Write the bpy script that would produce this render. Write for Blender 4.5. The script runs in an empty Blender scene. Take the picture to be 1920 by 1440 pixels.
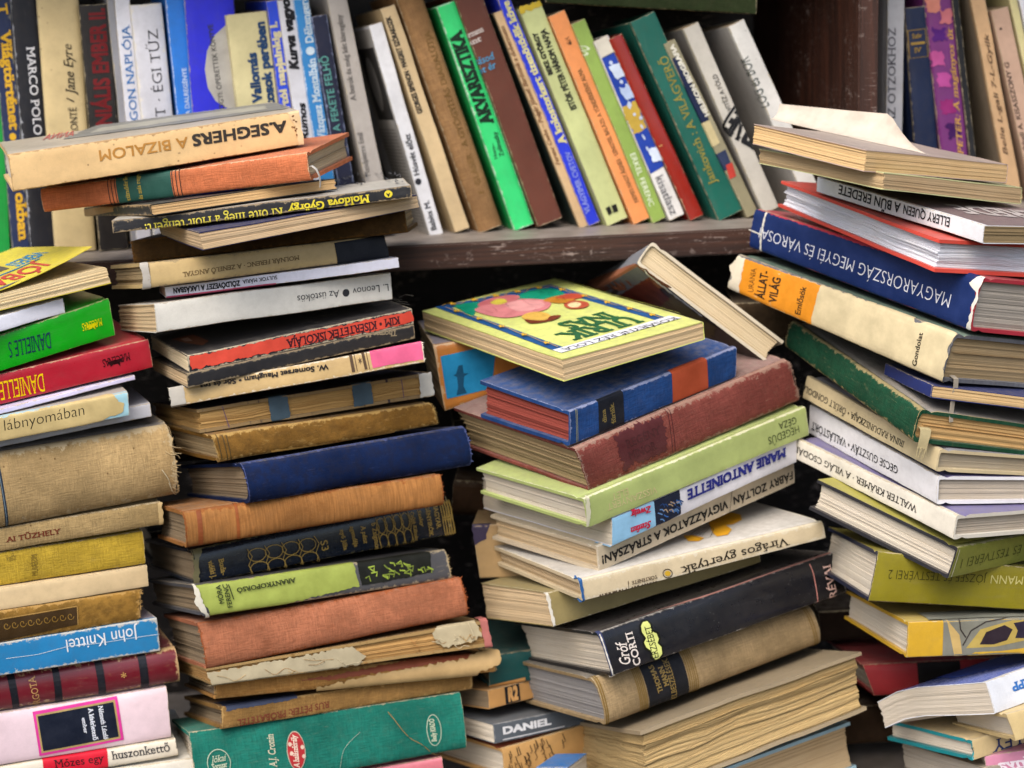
import bpy, bmesh, math, random
from mathutils import Vector, Matrix, noise
scene = bpy.context.scene
COL = scene.collection
# ---------------------------------------------------------------- camera
cam = bpy.data.cameras.new('camera'); camo = bpy.data.objects.new('camera', cam); COL.objects.link(camo)
cam.sensor_width = 36.0; cam.lens = 4400 / 1920 * 36.0
cam.clip_start = 0.05; cam.clip_end = 100
camo.matrix_world = Matrix([[0.998719, 0.050593, -0.0, -0.00015], [-0.00922, 0.182002, -0.983255, -1.920256], [-0.049746, 0.981996, 0.182236, 0.232479], [0.0, 0.0, 0.0, 1.0]])
cam.dof.use_dof = True; cam.dof.focus_distance = 1.73; cam.dof.aperture_fstop = 5.6
scene.camera = camo
# ---------------------------------------------------------------- sky, sun, exposure
SUN_EL, SUN_AZ = math.radians(52), math.radians(200)      # soft light from in front of the stall, high, slightly left
w = bpy.data.worlds.new('World'); scene.world = w; w.use_nodes = True
nt = w.node_tree; bg = nt.nodes['Background']
sky = nt.nodes.new('ShaderNodeTexSky'); sky.sky_type = 'NISHITA'; sky.sun_disc = False
sky.sun_elevation = SUN_EL; sky.sun_rotation = SUN_AZ; sky.air_density = 1.0; sky.dust_density = 4.0; sky.ozone_density = 1.0
nt.links.new(sky.outputs['Color'], bg.inputs['Color']); bg.inputs['Strength'].default_value = 0.15
sun = bpy.data.lights.new('sun', 'SUN'); suno = bpy.data.objects.new('sun', sun); COL.objects.link(suno)
sun.energy = 1.7; sun.angle = math.radians(50); sun.color = (1.0, 0.965, 0.92)
sd = Vector((math.sin(SUN_AZ) * math.cos(SUN_EL), math.cos(SUN_AZ) * math.cos(SUN_EL), math.sin(SUN_EL)))
suno.rotation_euler = sd.to_track_quat('Z', 'Y').to_euler()
vs = scene.view_settings; vs.view_transform = 'Standard'; vs.look = 'None'; vs.gamma = 1.0; vs.use_curve_mapping = False
vs.exposure = 0.80
# ---------------------------------------------------------------- materials
def lin(h, k=1.0):
    c = [int(h[i:i + 2], 16) / 255 for i in (1, 3, 5)]
    return tuple((x / 12.92 if x <= .04045 else ((x + .055) / 1.055) ** 2.4) * k for x in c) + (1.0,)
class NT:
    def __init__(s, name):
        s.m = bpy.data.materials.new(name); s.m.use_nodes = True; s.t = s.m.node_tree
        s.p = s.t.nodes['Principled BSDF']
    def n(s, typ, **k):
        x = s.t.nodes.new(typ)
        for a, v in k.items():
            if a.startswith('i_'): x.inputs[a[2:]].default_value = v
            else: setattr(x, a, v)
        return x
    def l(s, a, b): s.t.links.new(a, b)
    def math(s, op, a, b=None, clamp=False):
        x = s.n('ShaderNodeMath', operation=op, use_clamp=clamp)
        for i, v in enumerate((a, b)):
            if v is None: continue
            if isinstance(v, (int, float)): x.inputs[i].default_value = v
            else: s.l(v, x.inputs[i])
        return x.outputs[0]
    def noise(s, vec, scale, detail=3, rough=.55, dist=0):
        x = s.n('ShaderNodeTexNoise'); x.inputs['Scale'].default_value = scale; x.inputs['Detail'].default_value = detail
        x.inputs['Roughness'].default_value = rough; x.inputs['Distortion'].default_value = dist
        s.l(vec, x.inputs['Vector']); return x.outputs['Fac']
    def mapv(s, vec, sc, loc=(0, 0, 0)):
        x = s.n('ShaderNodeMapping'); x.inputs['Scale'].default_value = sc; x.inputs['Location'].default_value = loc
        s.l(vec, x.inputs['Vector']); return x.outputs[0]
    def ramp(s, v, lo, hi):
        x = s.n('ShaderNodeMapRange'); x.inputs['From Min'].default_value = lo; x.inputs['From Max'].default_value = hi
        s.l(v, x.inputs['Value']); return x.outputs[0]
    def mix(s, f, a, b):
        x = s.n('ShaderNodeMix', data_type='RGBA')
        for sock, v in ((x.inputs[0], f), (x.inputs[6], a), (x.inputs[7], b)):
            if isinstance(v, (tuple, float, int)): sock.default_value = v
            else: s.l(v, sock)
        return x.outputs[2]
    def done(s, col, rough, bump=None, bstr=.3, bdist=.0004, spec=.4):
        s.l(col, s.p.inputs['Base Color']) if not isinstance(col, tuple) else setattr(s.p.inputs['Base Color'], 'default_value', col)
        if isinstance(rough, (int, float)): s.p.inputs['Roughness'].default_value = rough
        else: s.l(rough, s.p.inputs['Roughness'])
        s.p.inputs['Specular IOR Level'].default_value = spec
        if bump is not None:
            b = s.n('ShaderNodeBump'); b.inputs['Strength'].default_value = bstr; b.inputs['Distance'].default_value = bdist
            s.l(bump, b.inputs['Height']); s.l(b.outputs[0], s.p.inputs['Normal'])
        return s.m
KALB = 0.92
def mat_cover(name, col, H, T, g, wear, wearcol, rough, spots, seed, age=0):
    k = NT(name); uv = k.n('ShaderNodeUVMap').outputs[0]
    off = k.mapv(uv, (1, 1, 1), (seed * 1.37 % 7, seed * .77 % 5, 0))
    sx = k.n('ShaderNodeSeparateXYZ'); k.l(uv, sx.inputs[0]); U, V = sx.outputs[0], sx.outputs[1]
    base = lin(col, KALB)
    lum = sum(base[:3]) / 3
    n1 = k.noise(off, 22, 5, .6); n2 = k.noise(off, 140, 4, .65); n3 = k.noise(off, 900, 2, .6)
    old = g in 'lkr'; amt = .42 if old else .17
    dark = tuple(x * (1 - amt) for x in base[:3]) + (1,)
    grime = tuple(x * .55 + y * .03 for x, y in zip(base[:3], (1, .8, .55))) + (1,)
    lite = tuple(min(1, x * (1 + amt * .5) + .003) for x in base[:3]) + (1,)
    c = k.mix(k.ramp(n1, .34, .68), dark, lite)
    c = k.mix(k.math('MULTIPLY', k.ramp(n2, .46, .72), .5 if old else (.26 if g != 'c' else .16)), c, grime)
    c = k.mix(k.math('MULTIPLY', k.ramp(n3, .45, .7), .26 if old else .2), c, lite)
    # long scuffs along the book
    sc = k.noise(k.mapv(off, (25, 420, 1)), 1, 3, .6)
    c = k.mix(k.math('MULTIPLY', k.ramp(sc, .62, .8), .18), c, tuple(min(1, x * .85 + .035) for x in base[:3]) + (1,))
    bump = n3; bs = .12
    if g in 'lr':
        a = k.noise(k.mapv(off, (110, 900, 1)), 1, 2, .6); b = k.noise(k.mapv(off, (900 if g == 'l' else 620, 110 if g == 'l' else 40, 1)), 1, 2, .6)
        weave = k.math('ADD', a, b) if g == 'l' else b
        c = k.mix(k.math('MULTIPLY', k.ramp(weave, .85 if g == 'l' else .4, 1.2 if g == 'l' else .62), .5), c, tuple(x * .5 for x in base[:3]) + (1,))
        bump = weave; bs = .8
    if g == 'k':
        cr = k.n('ShaderNodeTexVoronoi', feature='DISTANCE_TO_EDGE'); cr.inputs['Scale'].default_value = 420; k.l(off, cr.inputs['Vector'])
        c = k.mix(k.math('MULTIPLY', k.ramp(n2, .42, .62), .5), c, tuple(x * .45 for x in base[:3]) + (1,))
        bump = k.math('ADD', n2, k.math('MULTIPLY', k.ramp(cr.outputs['Distance'], 0, .12), .3)); bs = .5
    if spots:
        v = k.n('ShaderNodeTexVoronoi'); v.inputs['Scale'].default_value = 130 if spots == 1 else 420; k.l(off, v.inputs['Vector'])
        msk = k.math('MULTIPLY', k.ramp(v.outputs['Distance'], .13, .05), k.ramp(k.noise(off, 35, 2), .5, .62))
        c = k.mix(k.math('MULTIPLY', msk, .8), c, lin('#4a3018') if spots == 1 else lin('#8f8d8a'))
    if age:
        st = k.noise(k.mapv(off, (1, 1.4, 1), (3, 8, 1)), 48, 6, .72)
        c = k.mix(k.math('MULTIPLY', k.ramp(st, .54, .74), min(.75, .55 * age)), c, tuple(x * y for x, y in zip(base[:3], (.42, .36, .30))) + (1,))
        fd = k.noise(k.mapv(off, (1, 2.2, 1), (9, 2, 4)), 60, 6, .75)
        c = k.mix(k.math('MULTIPLY', k.ramp(fd, .58, .68), min(.6, .42 * age)), c, k.mix(.5, base, lin(wearcol, .85)))
        rub = k.noise(k.mapv(off, (50, 520, 1)), 1, 5, .75)
        c = k.mix(k.math('MULTIPLY', k.ramp(rub, .62, .70), min(.7, .5 * age)), c, lin(wearcol, .85))
    # dust and fading on faces that look up
    if g == 'p' or g == 'c':      # creases and rubbing on paper jackets
        cz = k.noise(k.mapv(off, (14, 130, 1)), 1, 6, .8, .6)
        c = k.mix(k.math('MULTIPLY', k.ramp(cz, .57, .66), .22), c, tuple(min(1, x * .8 + .05) for x in base[:3]) + (1,))
    geo = k.n('ShaderNodeNewGeometry'); gz = k.n('ShaderNodeSeparateXYZ'); k.l(geo.outputs['True Normal'], gz.inputs[0])
    dust = k.math('MULTIPLY', k.ramp(gz.outputs[2], .75, .97), k.math('MULTIPLY', k.ramp(n2, .3, .7), .30))
    c = k.mix(dust, c, lin('#8d857a'))
    # worn edges
    du = k.math('MINIMUM', U, k.math('SUBTRACT', H, U))
    dv = k.math('MINIMUM', k.math('ABSOLUTE', V), k.math('ABSOLUTE', k.math('SUBTRACT', V, T)))
    dmin = k.math('MINIMUM', du, dv)
    wn = k.math('MULTIPLY', k.math('POWER', k.noise(off, 160, 6, .78), 4.0), wear * 12.0)
    msk = k.ramp(k.math('SUBTRACT', wn, dmin), 0, wear * .35 + .0001)
    wc = lin(wearcol, .9)
    c = k.mix(k.math('MULTIPLY', msk, .7), c, wc)
    rr = k.math('ADD', k.math('MULTIPLY', n2, .25), rough - .1)
    return k.done(c, rr, bump, bs, .0005, (.5 if rough < .32 else .34) if rough < .6 else .09)
PCACHE = {}
def mat_pages(col, contrast=1.0):
    key = (col, contrast)
    if key in PCACHE: return PCACHE[key]
    k = NT('page_edges'); tc = k.n('ShaderNodeTexCoord').outputs['Object']
    base = lin(col, KALB)
    oi = k.n('ShaderNodeObjectInfo')
    warp = k.n('ShaderNodeVectorMath', operation='ADD'); k.l(tc, warp.inputs[0])
    wv = k.noise(tc, 14 if contrast <= 1 else 26, 2); comb = k.n('ShaderNodeCombineXYZ'); k.l(k.math('MULTIPLY', wv, .004 if contrast <= 1 else .008), comb.inputs[2]); k.l(comb.outputs[0], warp.inputs[1])
    r = k.n('ShaderNodeVectorMath', operation='ADD'); k.l(warp.outputs[0], r.inputs[0]); cr = k.n('ShaderNodeCombineXYZ'); k.l(oi.outputs['Random'], cr.inputs[2]); k.l(cr.outputs[0], r.inputs[1])
    v = r.outputs[0]
    s1 = k.noise(k.mapv(v, (7, 7, 2600)), 1, 3, .7); s2 = k.noise(k.mapv(v, (9, 9, 1000 if contrast <= 1 else 520)), 1, 4, .7); s3 = k.noise(k.mapv(v, (60, 60, 2600)), 1, 1)
    big = k.noise(v, 30, 4)
    c = k.mix(k.ramp(s1, .3, .72), tuple(x * (1 - .34 * contrast) if i < 3 else 1 for i, x in enumerate(base)), tuple(min(1, x * 1.15) for x in base))
    c = k.mix(k.math('MULTIPLY', k.ramp(s2, .58, .74), min(1, (.38 if contrast <= .7 else .55) * contrast)), c, tuple(x * .42 for x in base[:3]) + (1,))
    c = k.mix(k.math('MULTIPLY', k.ramp(s3, .6, .8), .25), c, tuple(min(1, x * 1.25) for x in base[:3]) + (1,))
    c = k.mix(k.math('MULTIPLY', k.ramp(big, .45, .75), .3), c, tuple(x * y for x, y in zip(base[:3], (.8, .72, .58))) + (1,))
    m = k.done(c, .85, s1, .5 * contrast, .0006, .15); PCACHE[key] = m; return m
ICACHE = {}
def mat_ink(col, rough=.5):
    if col in ICACHE: return ICACHE[col]
    k = NT('ink'); tc = k.n('ShaderNodeTexCoord').outputs['Object']; base = lin(col, KALB)
    n1 = k.noise(tc, 60, 4, .6); n2 = k.noise(tc, 600, 3, .7)
    c = k.mix(k.ramp(n1, .35, .7), tuple(x * .84 for x in base[:3]) + (1,), tuple(min(1, x * 1.08 + .006) for x in base[:3]) + (1,))
    c = k.mix(k.math('MULTIPLY', k.ramp(n2, .55, .75), .22), c, tuple(x * .8 + .03 for x in base[:3]) + (1,))
    ICACHE[col] = k.done(c, rough, n2, .1, .0003, .2); return ICACHE[col]
def mat_wood(name, c0, c1, axis, dusty=0):
    k = NT(name); tc = k.n('ShaderNodeTexCoord').outputs['Object']
    sc = [130, 130, 130]; sc[axis] = 4.0
    g1 = k.noise(k.mapv(tc, sc), 1, 6, .62, 1.2); g2 = k.noise(k.mapv(tc, [x * 7 for x in sc]), 1, 3, .6); sp = k.noise(tc, 90, 5, .7)
    c = k.mix(k.ramp(g1, .3, .7), lin(c0), lin(c1))
    c = k.mix(k.math('MULTIPLY', k.ramp(g2, .5, .75), .5), c, lin(c0, .45))
    scr = k.noise(k.mapv(tc, (70, 500, 500)), 1, 3, .7)
    chip = k.math('MULTIPLY', k.ramp(k.math('MAXIMUM', sp, scr), .60, .68), k.ramp(k.noise(tc, 19, 3), .44, .58))
    c = k.mix(k.math('MULTIPLY', chip, .6), c, lin('#9a8c84'))
    if dusty:
        geo = k.n('ShaderNodeNewGeometry'); gz = k.n('ShaderNodeSeparateXYZ'); k.l(geo.outputs['True Normal'], gz.inputs[0])
        c = k.mix(k.math('MULTIPLY', k.ramp(gz.outputs[2], .8, .95), .85), c, k.mix(k.ramp(k.noise(tc, 45, 4), .3, .7), lin('#6f675f'), lin('#8d857d')))
    return k.done(c, .5, g2, .35, .0006, .35)
# ---------------------------------------------------------------- mesh helpers
def link(name, bm, mats, parent=None, smooth=None, M=None):
    me = bpy.data.meshes.new(name); bm.to_mesh(me); bm.free()
    for m in (mats if isinstance(mats, (list, tuple)) else [mats]): me.materials.append(m)
    if smooth is not None:
        me.shade_smooth(); me.set_sharp_from_angle(angle=math.radians(smooth))
    o = bpy.data.objects.new(name, me); COL.objects.link(o)
    if parent: o.parent = parent
    elif M: o.matrix_world = M
    return o
def tube(name, P, rad, mat, parent, book=None, seg=5):
    # smooth the polyline, sweep a small circle along it
    Q = []
    for i in range(len(P) - 1):
        p0, p1, p2, p3 = P[max(i - 1, 0)], P[i], P[i + 1], P[min(i + 2, len(P) - 1)]
        for k in range(6):
            t = k / 6; Q.append(.5 * ((2 * p1) + (p2 - p0) * t + (2 * p0 - 5 * p1 + 4 * p2 - p3) * t * t + (3 * p1 - p0 - 3 * p2 + p3) * t ** 3))
    Q.append(P[-1]); bm = bmesh.new(); R_ = []
    for i, q in enumerate(Q):
        t = (Q[min(i + 1, len(Q) - 1)] - Q[max(i - 1, 0)]).normalized(); a = t.orthogonal().normalized(); b = t.cross(a)
        R_.append([bm.verts.new(q + (a * math.cos(2 * math.pi * j / seg) + b * math.sin(2 * math.pi * j / seg)) * rad) for j in range(seg)])
    for A, B in zip(R_, R_[1:]):
        for j in range(seg): bm.faces.new((A[j], A[(j + 1) % seg], B[(j + 1) % seg], B[j]))
    if book:
        for v in bm.verts: v.co = book.deform(v.co)
    return link(name, bm, mat, parent, 60)
def strip(name, C0, C1, mat, parent, thick=.0002, nv=3):
    # a thin band of cloth or paper between two rows of points
    bm = bmesh.new(); n = len(C0); top = []; bot = []
    for a, b in zip(C0, C1):
        a, b = Vector(a), Vector(b); top.append([bm.verts.new(a.lerp(b, j / nv)) for j in range(nv + 1)])
    for i in range(n - 1):
        for j in range(nv): bm.faces.new((top[i][j], top[i + 1][j], top[i + 1][j + 1], top[i][j + 1]))
    bmesh.ops.recalc_face_normals(bm, faces=bm.faces); bmesh.ops.solidify(bm, geom=bm.faces[:], thickness=thick)
    return link(name, bm, mat, parent, 50)
# text outlines -> flat meshes
def raw_text(t, bold=0, shear=0):
    cu = bpy.data.curves.new('t', 'FONT'); cu.body = t; cu.size = 1; cu.offset = bold; cu.shear = shear; cu.resolution_u = 3
    cu.dimensions = '2D'; cu.fill_mode = 'BOTH'
    ob = bpy.data.objects.new('t', cu); COL.objects.link(ob)
    dg = bpy.context.evaluated_depsgraph_get(); me = bpy.data.meshes.new_from_object(ob.evaluated_get(dg))
    COL.objects.unlink(ob); bpy.data.objects.remove(ob); bpy.data.curves.remove(cu)
    return me
_m = raw_text('H'); CAP = max(v.co.y for v in _m.vertices); _m = raw_text('x'); XH = max(v.co.y for v in _m.vertices)
def text_bm(t, bold=0, shear=0, serif=0):
    me = raw_text(t, min(bold, 0), 0); bm = bmesh.new(); bm.from_mesh(me); bpy.data.meshes.remove(me)
    bmesh.ops.remove_doubles(bm, verts=bm.verts, dist=.0005)
    if serif:
        add = []
        for e in bm.edges:
            if not e.is_boundary: continue
            a, b = e.verts[0].co, e.verts[1].co
            if abs(a.y - b.y) > .004: continue
            Lh = abs(a.x - b.x)
            if .04 < Lh < .24:
                for ref in (0, CAP, XH, CAP * 1.04):
                    if abs(a.y - ref) < .03 + abs(bold): add.append((min(a.x, b.x), max(a.x, b.x), a.y, 1 if ref == 0 else -1)); break
        for x0, x1, y, sgn in add:
            ex = .075; h = .05
            vs_ = [bm.verts.new((x, yy, 0)) for x, yy in ((x0 - ex, y), (x1 + ex, y), (x1 + ex * .9, y + sgn * h), (x0 - ex * .9, y + sgn * h))]
            bm.faces.new(vs_ if sgn > 0 else vs_[::-1])
    if bold > 0.003:
        src = bm.faces[:]
        for i, (dx, dy) in enumerate(((1, 1), (-1, 1), (1, -1), (-1, -1))):
            geo = bmesh.ops.duplicate(bm, geom=list({v for f in src for v in f.verts}) + src)
            for v in geo['geom']:
                if isinstance(v, bmesh.types.BMVert): v.co += Vector((dx * bold, dy * bold, 1e-5 * (i + 1)))
    if shear:
        for v in bm.verts: v.co.x += shear * v.co.y
    return bm
# ---------------------------------------------------------------- one book
class Book:
    def __init__(s, d):
        s.d = d; s.H, s.W, s.T = d['d']; s.rnd = random.Random(d['i'])
        s.kind = d['k']; s.bulge = d.get('bulge', .0012)
        s.hard = s.kind == 'hard'
        s.tb = .0026 if s.hard else .0006
        if s.T < .009: s.tb = min(s.tb, s.T * .18)
        s.ov = .0032 if s.hard else .0004
        s.n = 2.2 if s.bulge > .0055 else (3.2 if s.bulge > .0025 else 6)
        s.gr = .0013 if s.hard and s.T > .012 else 0
        s.M = Matrix(d['M']); s.df = d['df']; s.wave = d.get('wave', .0004 if s.hard else .0007)
        s.layer = 0
    # point on the outside of the cover: a along the spine 0..1, s -1..0 lower board, 0..1 spine, 1..2 upper board
    def yz(s, t):
        B = s.bulge
        if t < 0:
            y = B + (-t) * (s.W - B); return y, s.gr * math.exp(-((y - B - .0065) / .0022) ** 2)
        if t > 1:
            y = B + (t - 1) * (s.W - B); return y, s.T - s.gr * math.exp(-((y - B - .0065) / .0022) ** 2)
        q = abs(2 * t - 1)
        return B - B * max(0, 1 - q ** s.n) ** (1 / s.n), t * s.T
    def surf(s, a, t, off):
        e = .004
        y, z = s.yz(t); t0, t1 = t - e, t + e
        y0, z0 = s.yz(t0); y1, z1 = s.yz(t1)
        ty, tz = y1 - y0, z1 - z0; l = math.hypot(ty, tz) or 1
        p = Vector((a * s.H, y - off * tz / l, z + off * ty / l))
        if t > 1 and s.d.get('lift'):
            v = t - 1; p.z += s.d['lift'] * v ** 1.8 * (.45 + .55 * a) ; p.y -= s.W * .06 * v * v
        return p
    def deform(s, p):
        X, Y, Z = p
        sp = s.d['sp']; A, B = (s.H, s.W) if sp in 'FB' else (s.W, s.H)
        if sp == 'F': x, y = X, Y
        elif sp == 'B': x, y = A - X, B - Y
        elif sp == 'L': x, y = Y, B - X
        else: x, y = A - Y, X
        sd_ = s.d['i'] * 3.1
        # warped boards and pages
        k = min(max(Z / s.T, 0), 1)
        Z += s.wave * (noise.noise((X * 14 + sd_, Y * 10, sd_)) * .8 + noise.noise((X * 33, Y * 22 + sd_, k * 1.5)) * .45)
        z = Z * (1 + s.df[0] * (x / A - .5) + s.df[1] * (y / B - .5)); x += Z * s.df[2]
        if 'bend' in s.d:
            b0, drop = s.d['bend']; z -= drop * (max(0, b0 - x / A) / b0) ** 2
        if sp == 'F': return Vector((x, y, z))
        if sp == 'B': return Vector((A - x, B - y, z))
        if sp == 'L': return Vector((B - y, x, z))
        return Vector((y, A - x, z))
    def emit(s, name, bm, mats, parent, smooth=None):
        for v in bm.verts: v.co = s.deform(v.co)
        return link(name, bm, mats, parent, smooth)
    def cover(s, root):
        d = s.d; H, W, T, tb = s.H, s.W, s.T, s.tb
        tl = [-1, -.8, -.6, -.4, -.25]
        if s.gr: tl += [-((g) / (W - s.bulge)) for g in (.0115, .0088, .0065, .0044, .002)]
        else: tl += [-.1, -.03]
        ns = 14 if s.bulge > .0035 else 10
        sp = [.5 - .5 * math.cos(math.pi * i / ns) for i in range(ns + 1)]
        ts = tl + sp + [1 - t for t in reversed(tl)]
        nx = 20; fray = d.get('fray', .0004)
        xs = [0, .006, .02] + [i / nx for i in range(1, nx)] + [.98, .994, 1]
        bm = bmesh.new(); uvl = bm.loops.layers.uv.new('UVMap'); O = []; I = []; UV = {}
        only = d.get('nocover') == 'top'
        if only: ts = [t for t in ts if t <= 1.0]
        for i, a in enumerate(xs):
            ro, ri = [], []
            for j, t in enumerate(ts):
                y, z = s.yz(t)
                jx = 0
                if i in (0, len(xs) - 1):
                    e = noise.noise((t * 19, d['i'] * 1.7, i)) * fray * (1.6 if 0 <= t <= 1 else .8) + abs(noise.noise((t * 60, d['i'], i * 2))) * fray * .7
                    jx = abs(e) if i == 0 else -abs(e)
                p = s.surf(a, t, 0); p.x += jx
                wob = noise.noise((a * H * 60, y * 50 + d['i'], z * 60)) * (.00035 if s.hard else .0002)
                p.y += wob * (1 if 0 <= t <= 1 else 0); p.z += wob * .6
                if 0 <= t <= 1: qy, qz = y + (.0014 if s.hard else tb), tb + t * (T - 2 * tb)
                elif t < 0: qy, qz = y, tb
                else: qy, qz = y, T - tb
                q = Vector((a * H + jx, max(qy, .0005), qz))
                if t > 1 and d.get('lift'): q.z += p.z - z - wob * .6; q.y = p.y
                v = bm.verts.new(p); ro.append(v); vi = bm.verts.new(q); ri.append(vi)
                UV[v] = UV[vi] = (a * H, t * T if 0 <= t <= 1 else ((-(y - s.bulge)) if t < 0 else T + y - s.bulge))
            O.append(ro); I.append(ri)
        n, m = len(xs), len(ts)
        def f(*v, mi=0):
            fc = bm.faces.new(v); fc.material_index = mi; fc.tag = mi == 2; return fc
        for i in range(n - 1):
            for j in range(m - 1):
                tm = (ts[j] + ts[j + 1]) / 2; mi = 0 if -.02 <= tm <= 1.02 else 1
                f(O[i][j], O[i + 1][j], O[i + 1][j + 1], O[i][j + 1], mi=mi)
                f(I[i][j], I[i][j + 1], I[i + 1][j + 1], I[i + 1][j], mi=2)
            f(O[i][0], I[i][0], I[i + 1][0], O[i + 1][0], mi=2); f(O[i][-1], O[i + 1][-1], I[i + 1][-1], I[i][-1], mi=2)
        for j in range(m - 1):
            f(O[0][j], O[0][j + 1], I[0][j + 1], I[0][j], mi=2); f(O[-1][j], I[-1][j], I[-1][j + 1], O[-1][j + 1], mi=2)
        for fc in bm.faces:
            for lp in fc.loops:
                uu, vv = UV[lp.vert]
                lp[uvl].uv = (uu, vv) if not fc.tag else (H * .3 + uu * .4, -W * .5 + vv * .3)      # board edges and insides keep clear of the worn rims
        bmesh.ops.recalc_face_normals(bm, faces=bm.faces)
        g = d.get('g', 'p'); wear = d.get('wear', .0006); wc = d.get('wearcol', '#b7a888'); ro = d.get('rough', .78 if g in 'lkr' else .44)
        args = (H, T, g, wear, wc, ro, d.get('spots', 0), d['i'], d.get('age', 0))
        m0 = mat_cover('cover', d['c'], *args); m1 = mat_cover('board', d['bcol'], *args) if d.get('bcol') else m0
        m2 = mat_cover('board_edge', d['tcol'], *args) if d.get('tcol') else m0
        return s.emit('cover', bm, [m0, m1, m2], root, 38)
    def pages(s, root):
        d = s.d; H, W, T = s.H, s.W, s.T; r = s.rnd
        x0, x1, y1 = s.ov, H - s.ov, W - s.ov * .9
        z0, z1 = s.tb * (1.0 if s.hard else .95), T - s.tb * (1.0 if s.hard else .95)
        if s.kind == 'block': z0, z1, x0, x1 = .0012, T - .0012, 0.001, H - .001
        big = d.get('pgc', 1)
        th = .0009 if big <= 1 else .0012
        nl = max(4, min(60, int((z1 - z0) / th)))
        bm = bmesh.new(); rings = []
        conc = min(.006, s.bulge * .8) if s.hard else 0
        amp = .00026 + .00022 * d.get('age', 0) if big <= 1 else .0007
        jx0 = jx1 = jy = 0
        for l in range(nl):
            jx0, jx1, jy = .5 * jx0 + r.gauss(0, amp), .5 * jx1 + r.gauss(0, amp), .5 * jy + r.gauss(0, amp * 1.2)
            if r.random() < .06: jy -= amp * 2.5
            for e in (0, 1):
                fr = (l + e) / nl; z = z0 + (z1 - z0) * fr + (.00005 if e == 0 else -.00005) * (1 if big <= 1 else 2)
                q = 2 * fr - 1
                yb = s.yz(min(max(fr, 0), 1))[0] + (.0016 if s.hard else .0007)
                if s.kind == 'block': yb = .001 + .0015 * q * q + r.uniform(0, .0009)
                yf = y1 - conc * (1 - q * q) + jy
                nx, ny = 14, 6
                ring = [(x0 + jx0 + (x1 + jx1 - x0 - jx0) * i / nx, yb) for i in range(nx)]
                ring += [(x1 + jx1, yb + (yf - yb) * i / ny) for i in range(ny)]
                ring += [(x1 + jx1 - (x1 + jx1 - x0 - jx0) * i / nx, yf) for i in range(nx)]
                ring += [(x0 + jx0, yf - (yf - yb) * i / ny) for i in range(ny)]
                wz = d.get('wave', 0)
                rr = []
                for i, (x, y) in enumerate(ring):
                    dz = 0
                    if big > 1: dz = .0020 * noise.noise((x * 30 + l * .07, y * 30, l * .06)) * math.sin(math.pi * fr)
                    rr.append(bm.verts.new((x, y, z + dz)))
                rings.append(rr)
        m = len(rings[0])
        for k in range(len(rings) - 1):
            A, B = rings[k], rings[k + 1]
            for i in range(m): bm.faces.new((A[i], A[(i + 1) % m], B[(i + 1) % m], B[i]))
        bm.faces.new(rings[0][::-1]); bm.faces.new(rings[-1])
        return s.emit('page_block', bm, mat_pages(d['pg'], d.get('pgc', .62 if s.kind != 'block' else 1.0)), root)
    # printed things laid on the cover surface
    def metric(s, p): return p[0] * s.H, (p[1] * s.T if 0 <= p[1] <= 1 else (s.T + (p[1] - 1) * s.W if p[1] > 1 else p[1] * s.W))
    def unmetric(s, x, y): return x / s.H, (y / s.T if 0 <= y <= s.T else (1 + (y - s.T) / s.W if y > s.T else y / s.W))
    def lay(s, bm, name, col, root, extra=0):
        s.layer += 1; off = .00012 + .00004 * s.layer + (.0002 if not s.hard else .0002)
        bmesh.ops.triangulate(bm, faces=bm.faces)
        cuts = [(Vector((0, c, 0)), Vector((0, 1, 0))) for c in ([.03, .08, .16, .26, .38, .5, .62, .74, .84, .92, .97] if s.bulge > .002 else [.05, .15, .5, .85, .95])]
        cuts += [(Vector((0, c, 0)), Vector((0, 1, 0))) for c in (0, 1)] + [(Vector((0, 1 + g / s.W, 0)), Vector((0, 1, 0))) for g in (.0025, .005, .008, .012)]
        ax = [v.co.x for v in bm.verts]; ay = [v.co.y for v in bm.verts]
        if not ax: bm.free(); return
        n = 14
        cuts += [(Vector((i / n, 0, 0)), Vector((1, 0, 0))) for i in range(1, n) if min(ax) < i / n < max(ax)]
        if max(ay) > 1.02: cuts += [(Vector((0, 1 + i / 8, 0)), Vector((0, 1, 0))) for i in range(1, 8)]
        for co, no in cuts:
            if no.y and not (min(ay) < co.y < max(ay)): continue
            bmesh.ops.bisect_plane(bm, geom=bm.verts[:] + bm.edges[:] + bm.faces[:], plane_co=co, plane_no=no)
        for v in bm.verts:
            a, t = v.co.x, v.co.y
            v.co = s.surf(a, t, off + extra + v.co.z)
        bmesh.ops.recalc_face_normals(bm, faces=bm.faces)
        o = s.emit(name, bm, mat_ink(col, s.d.get('rough', .5)), root)
        return o
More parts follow.
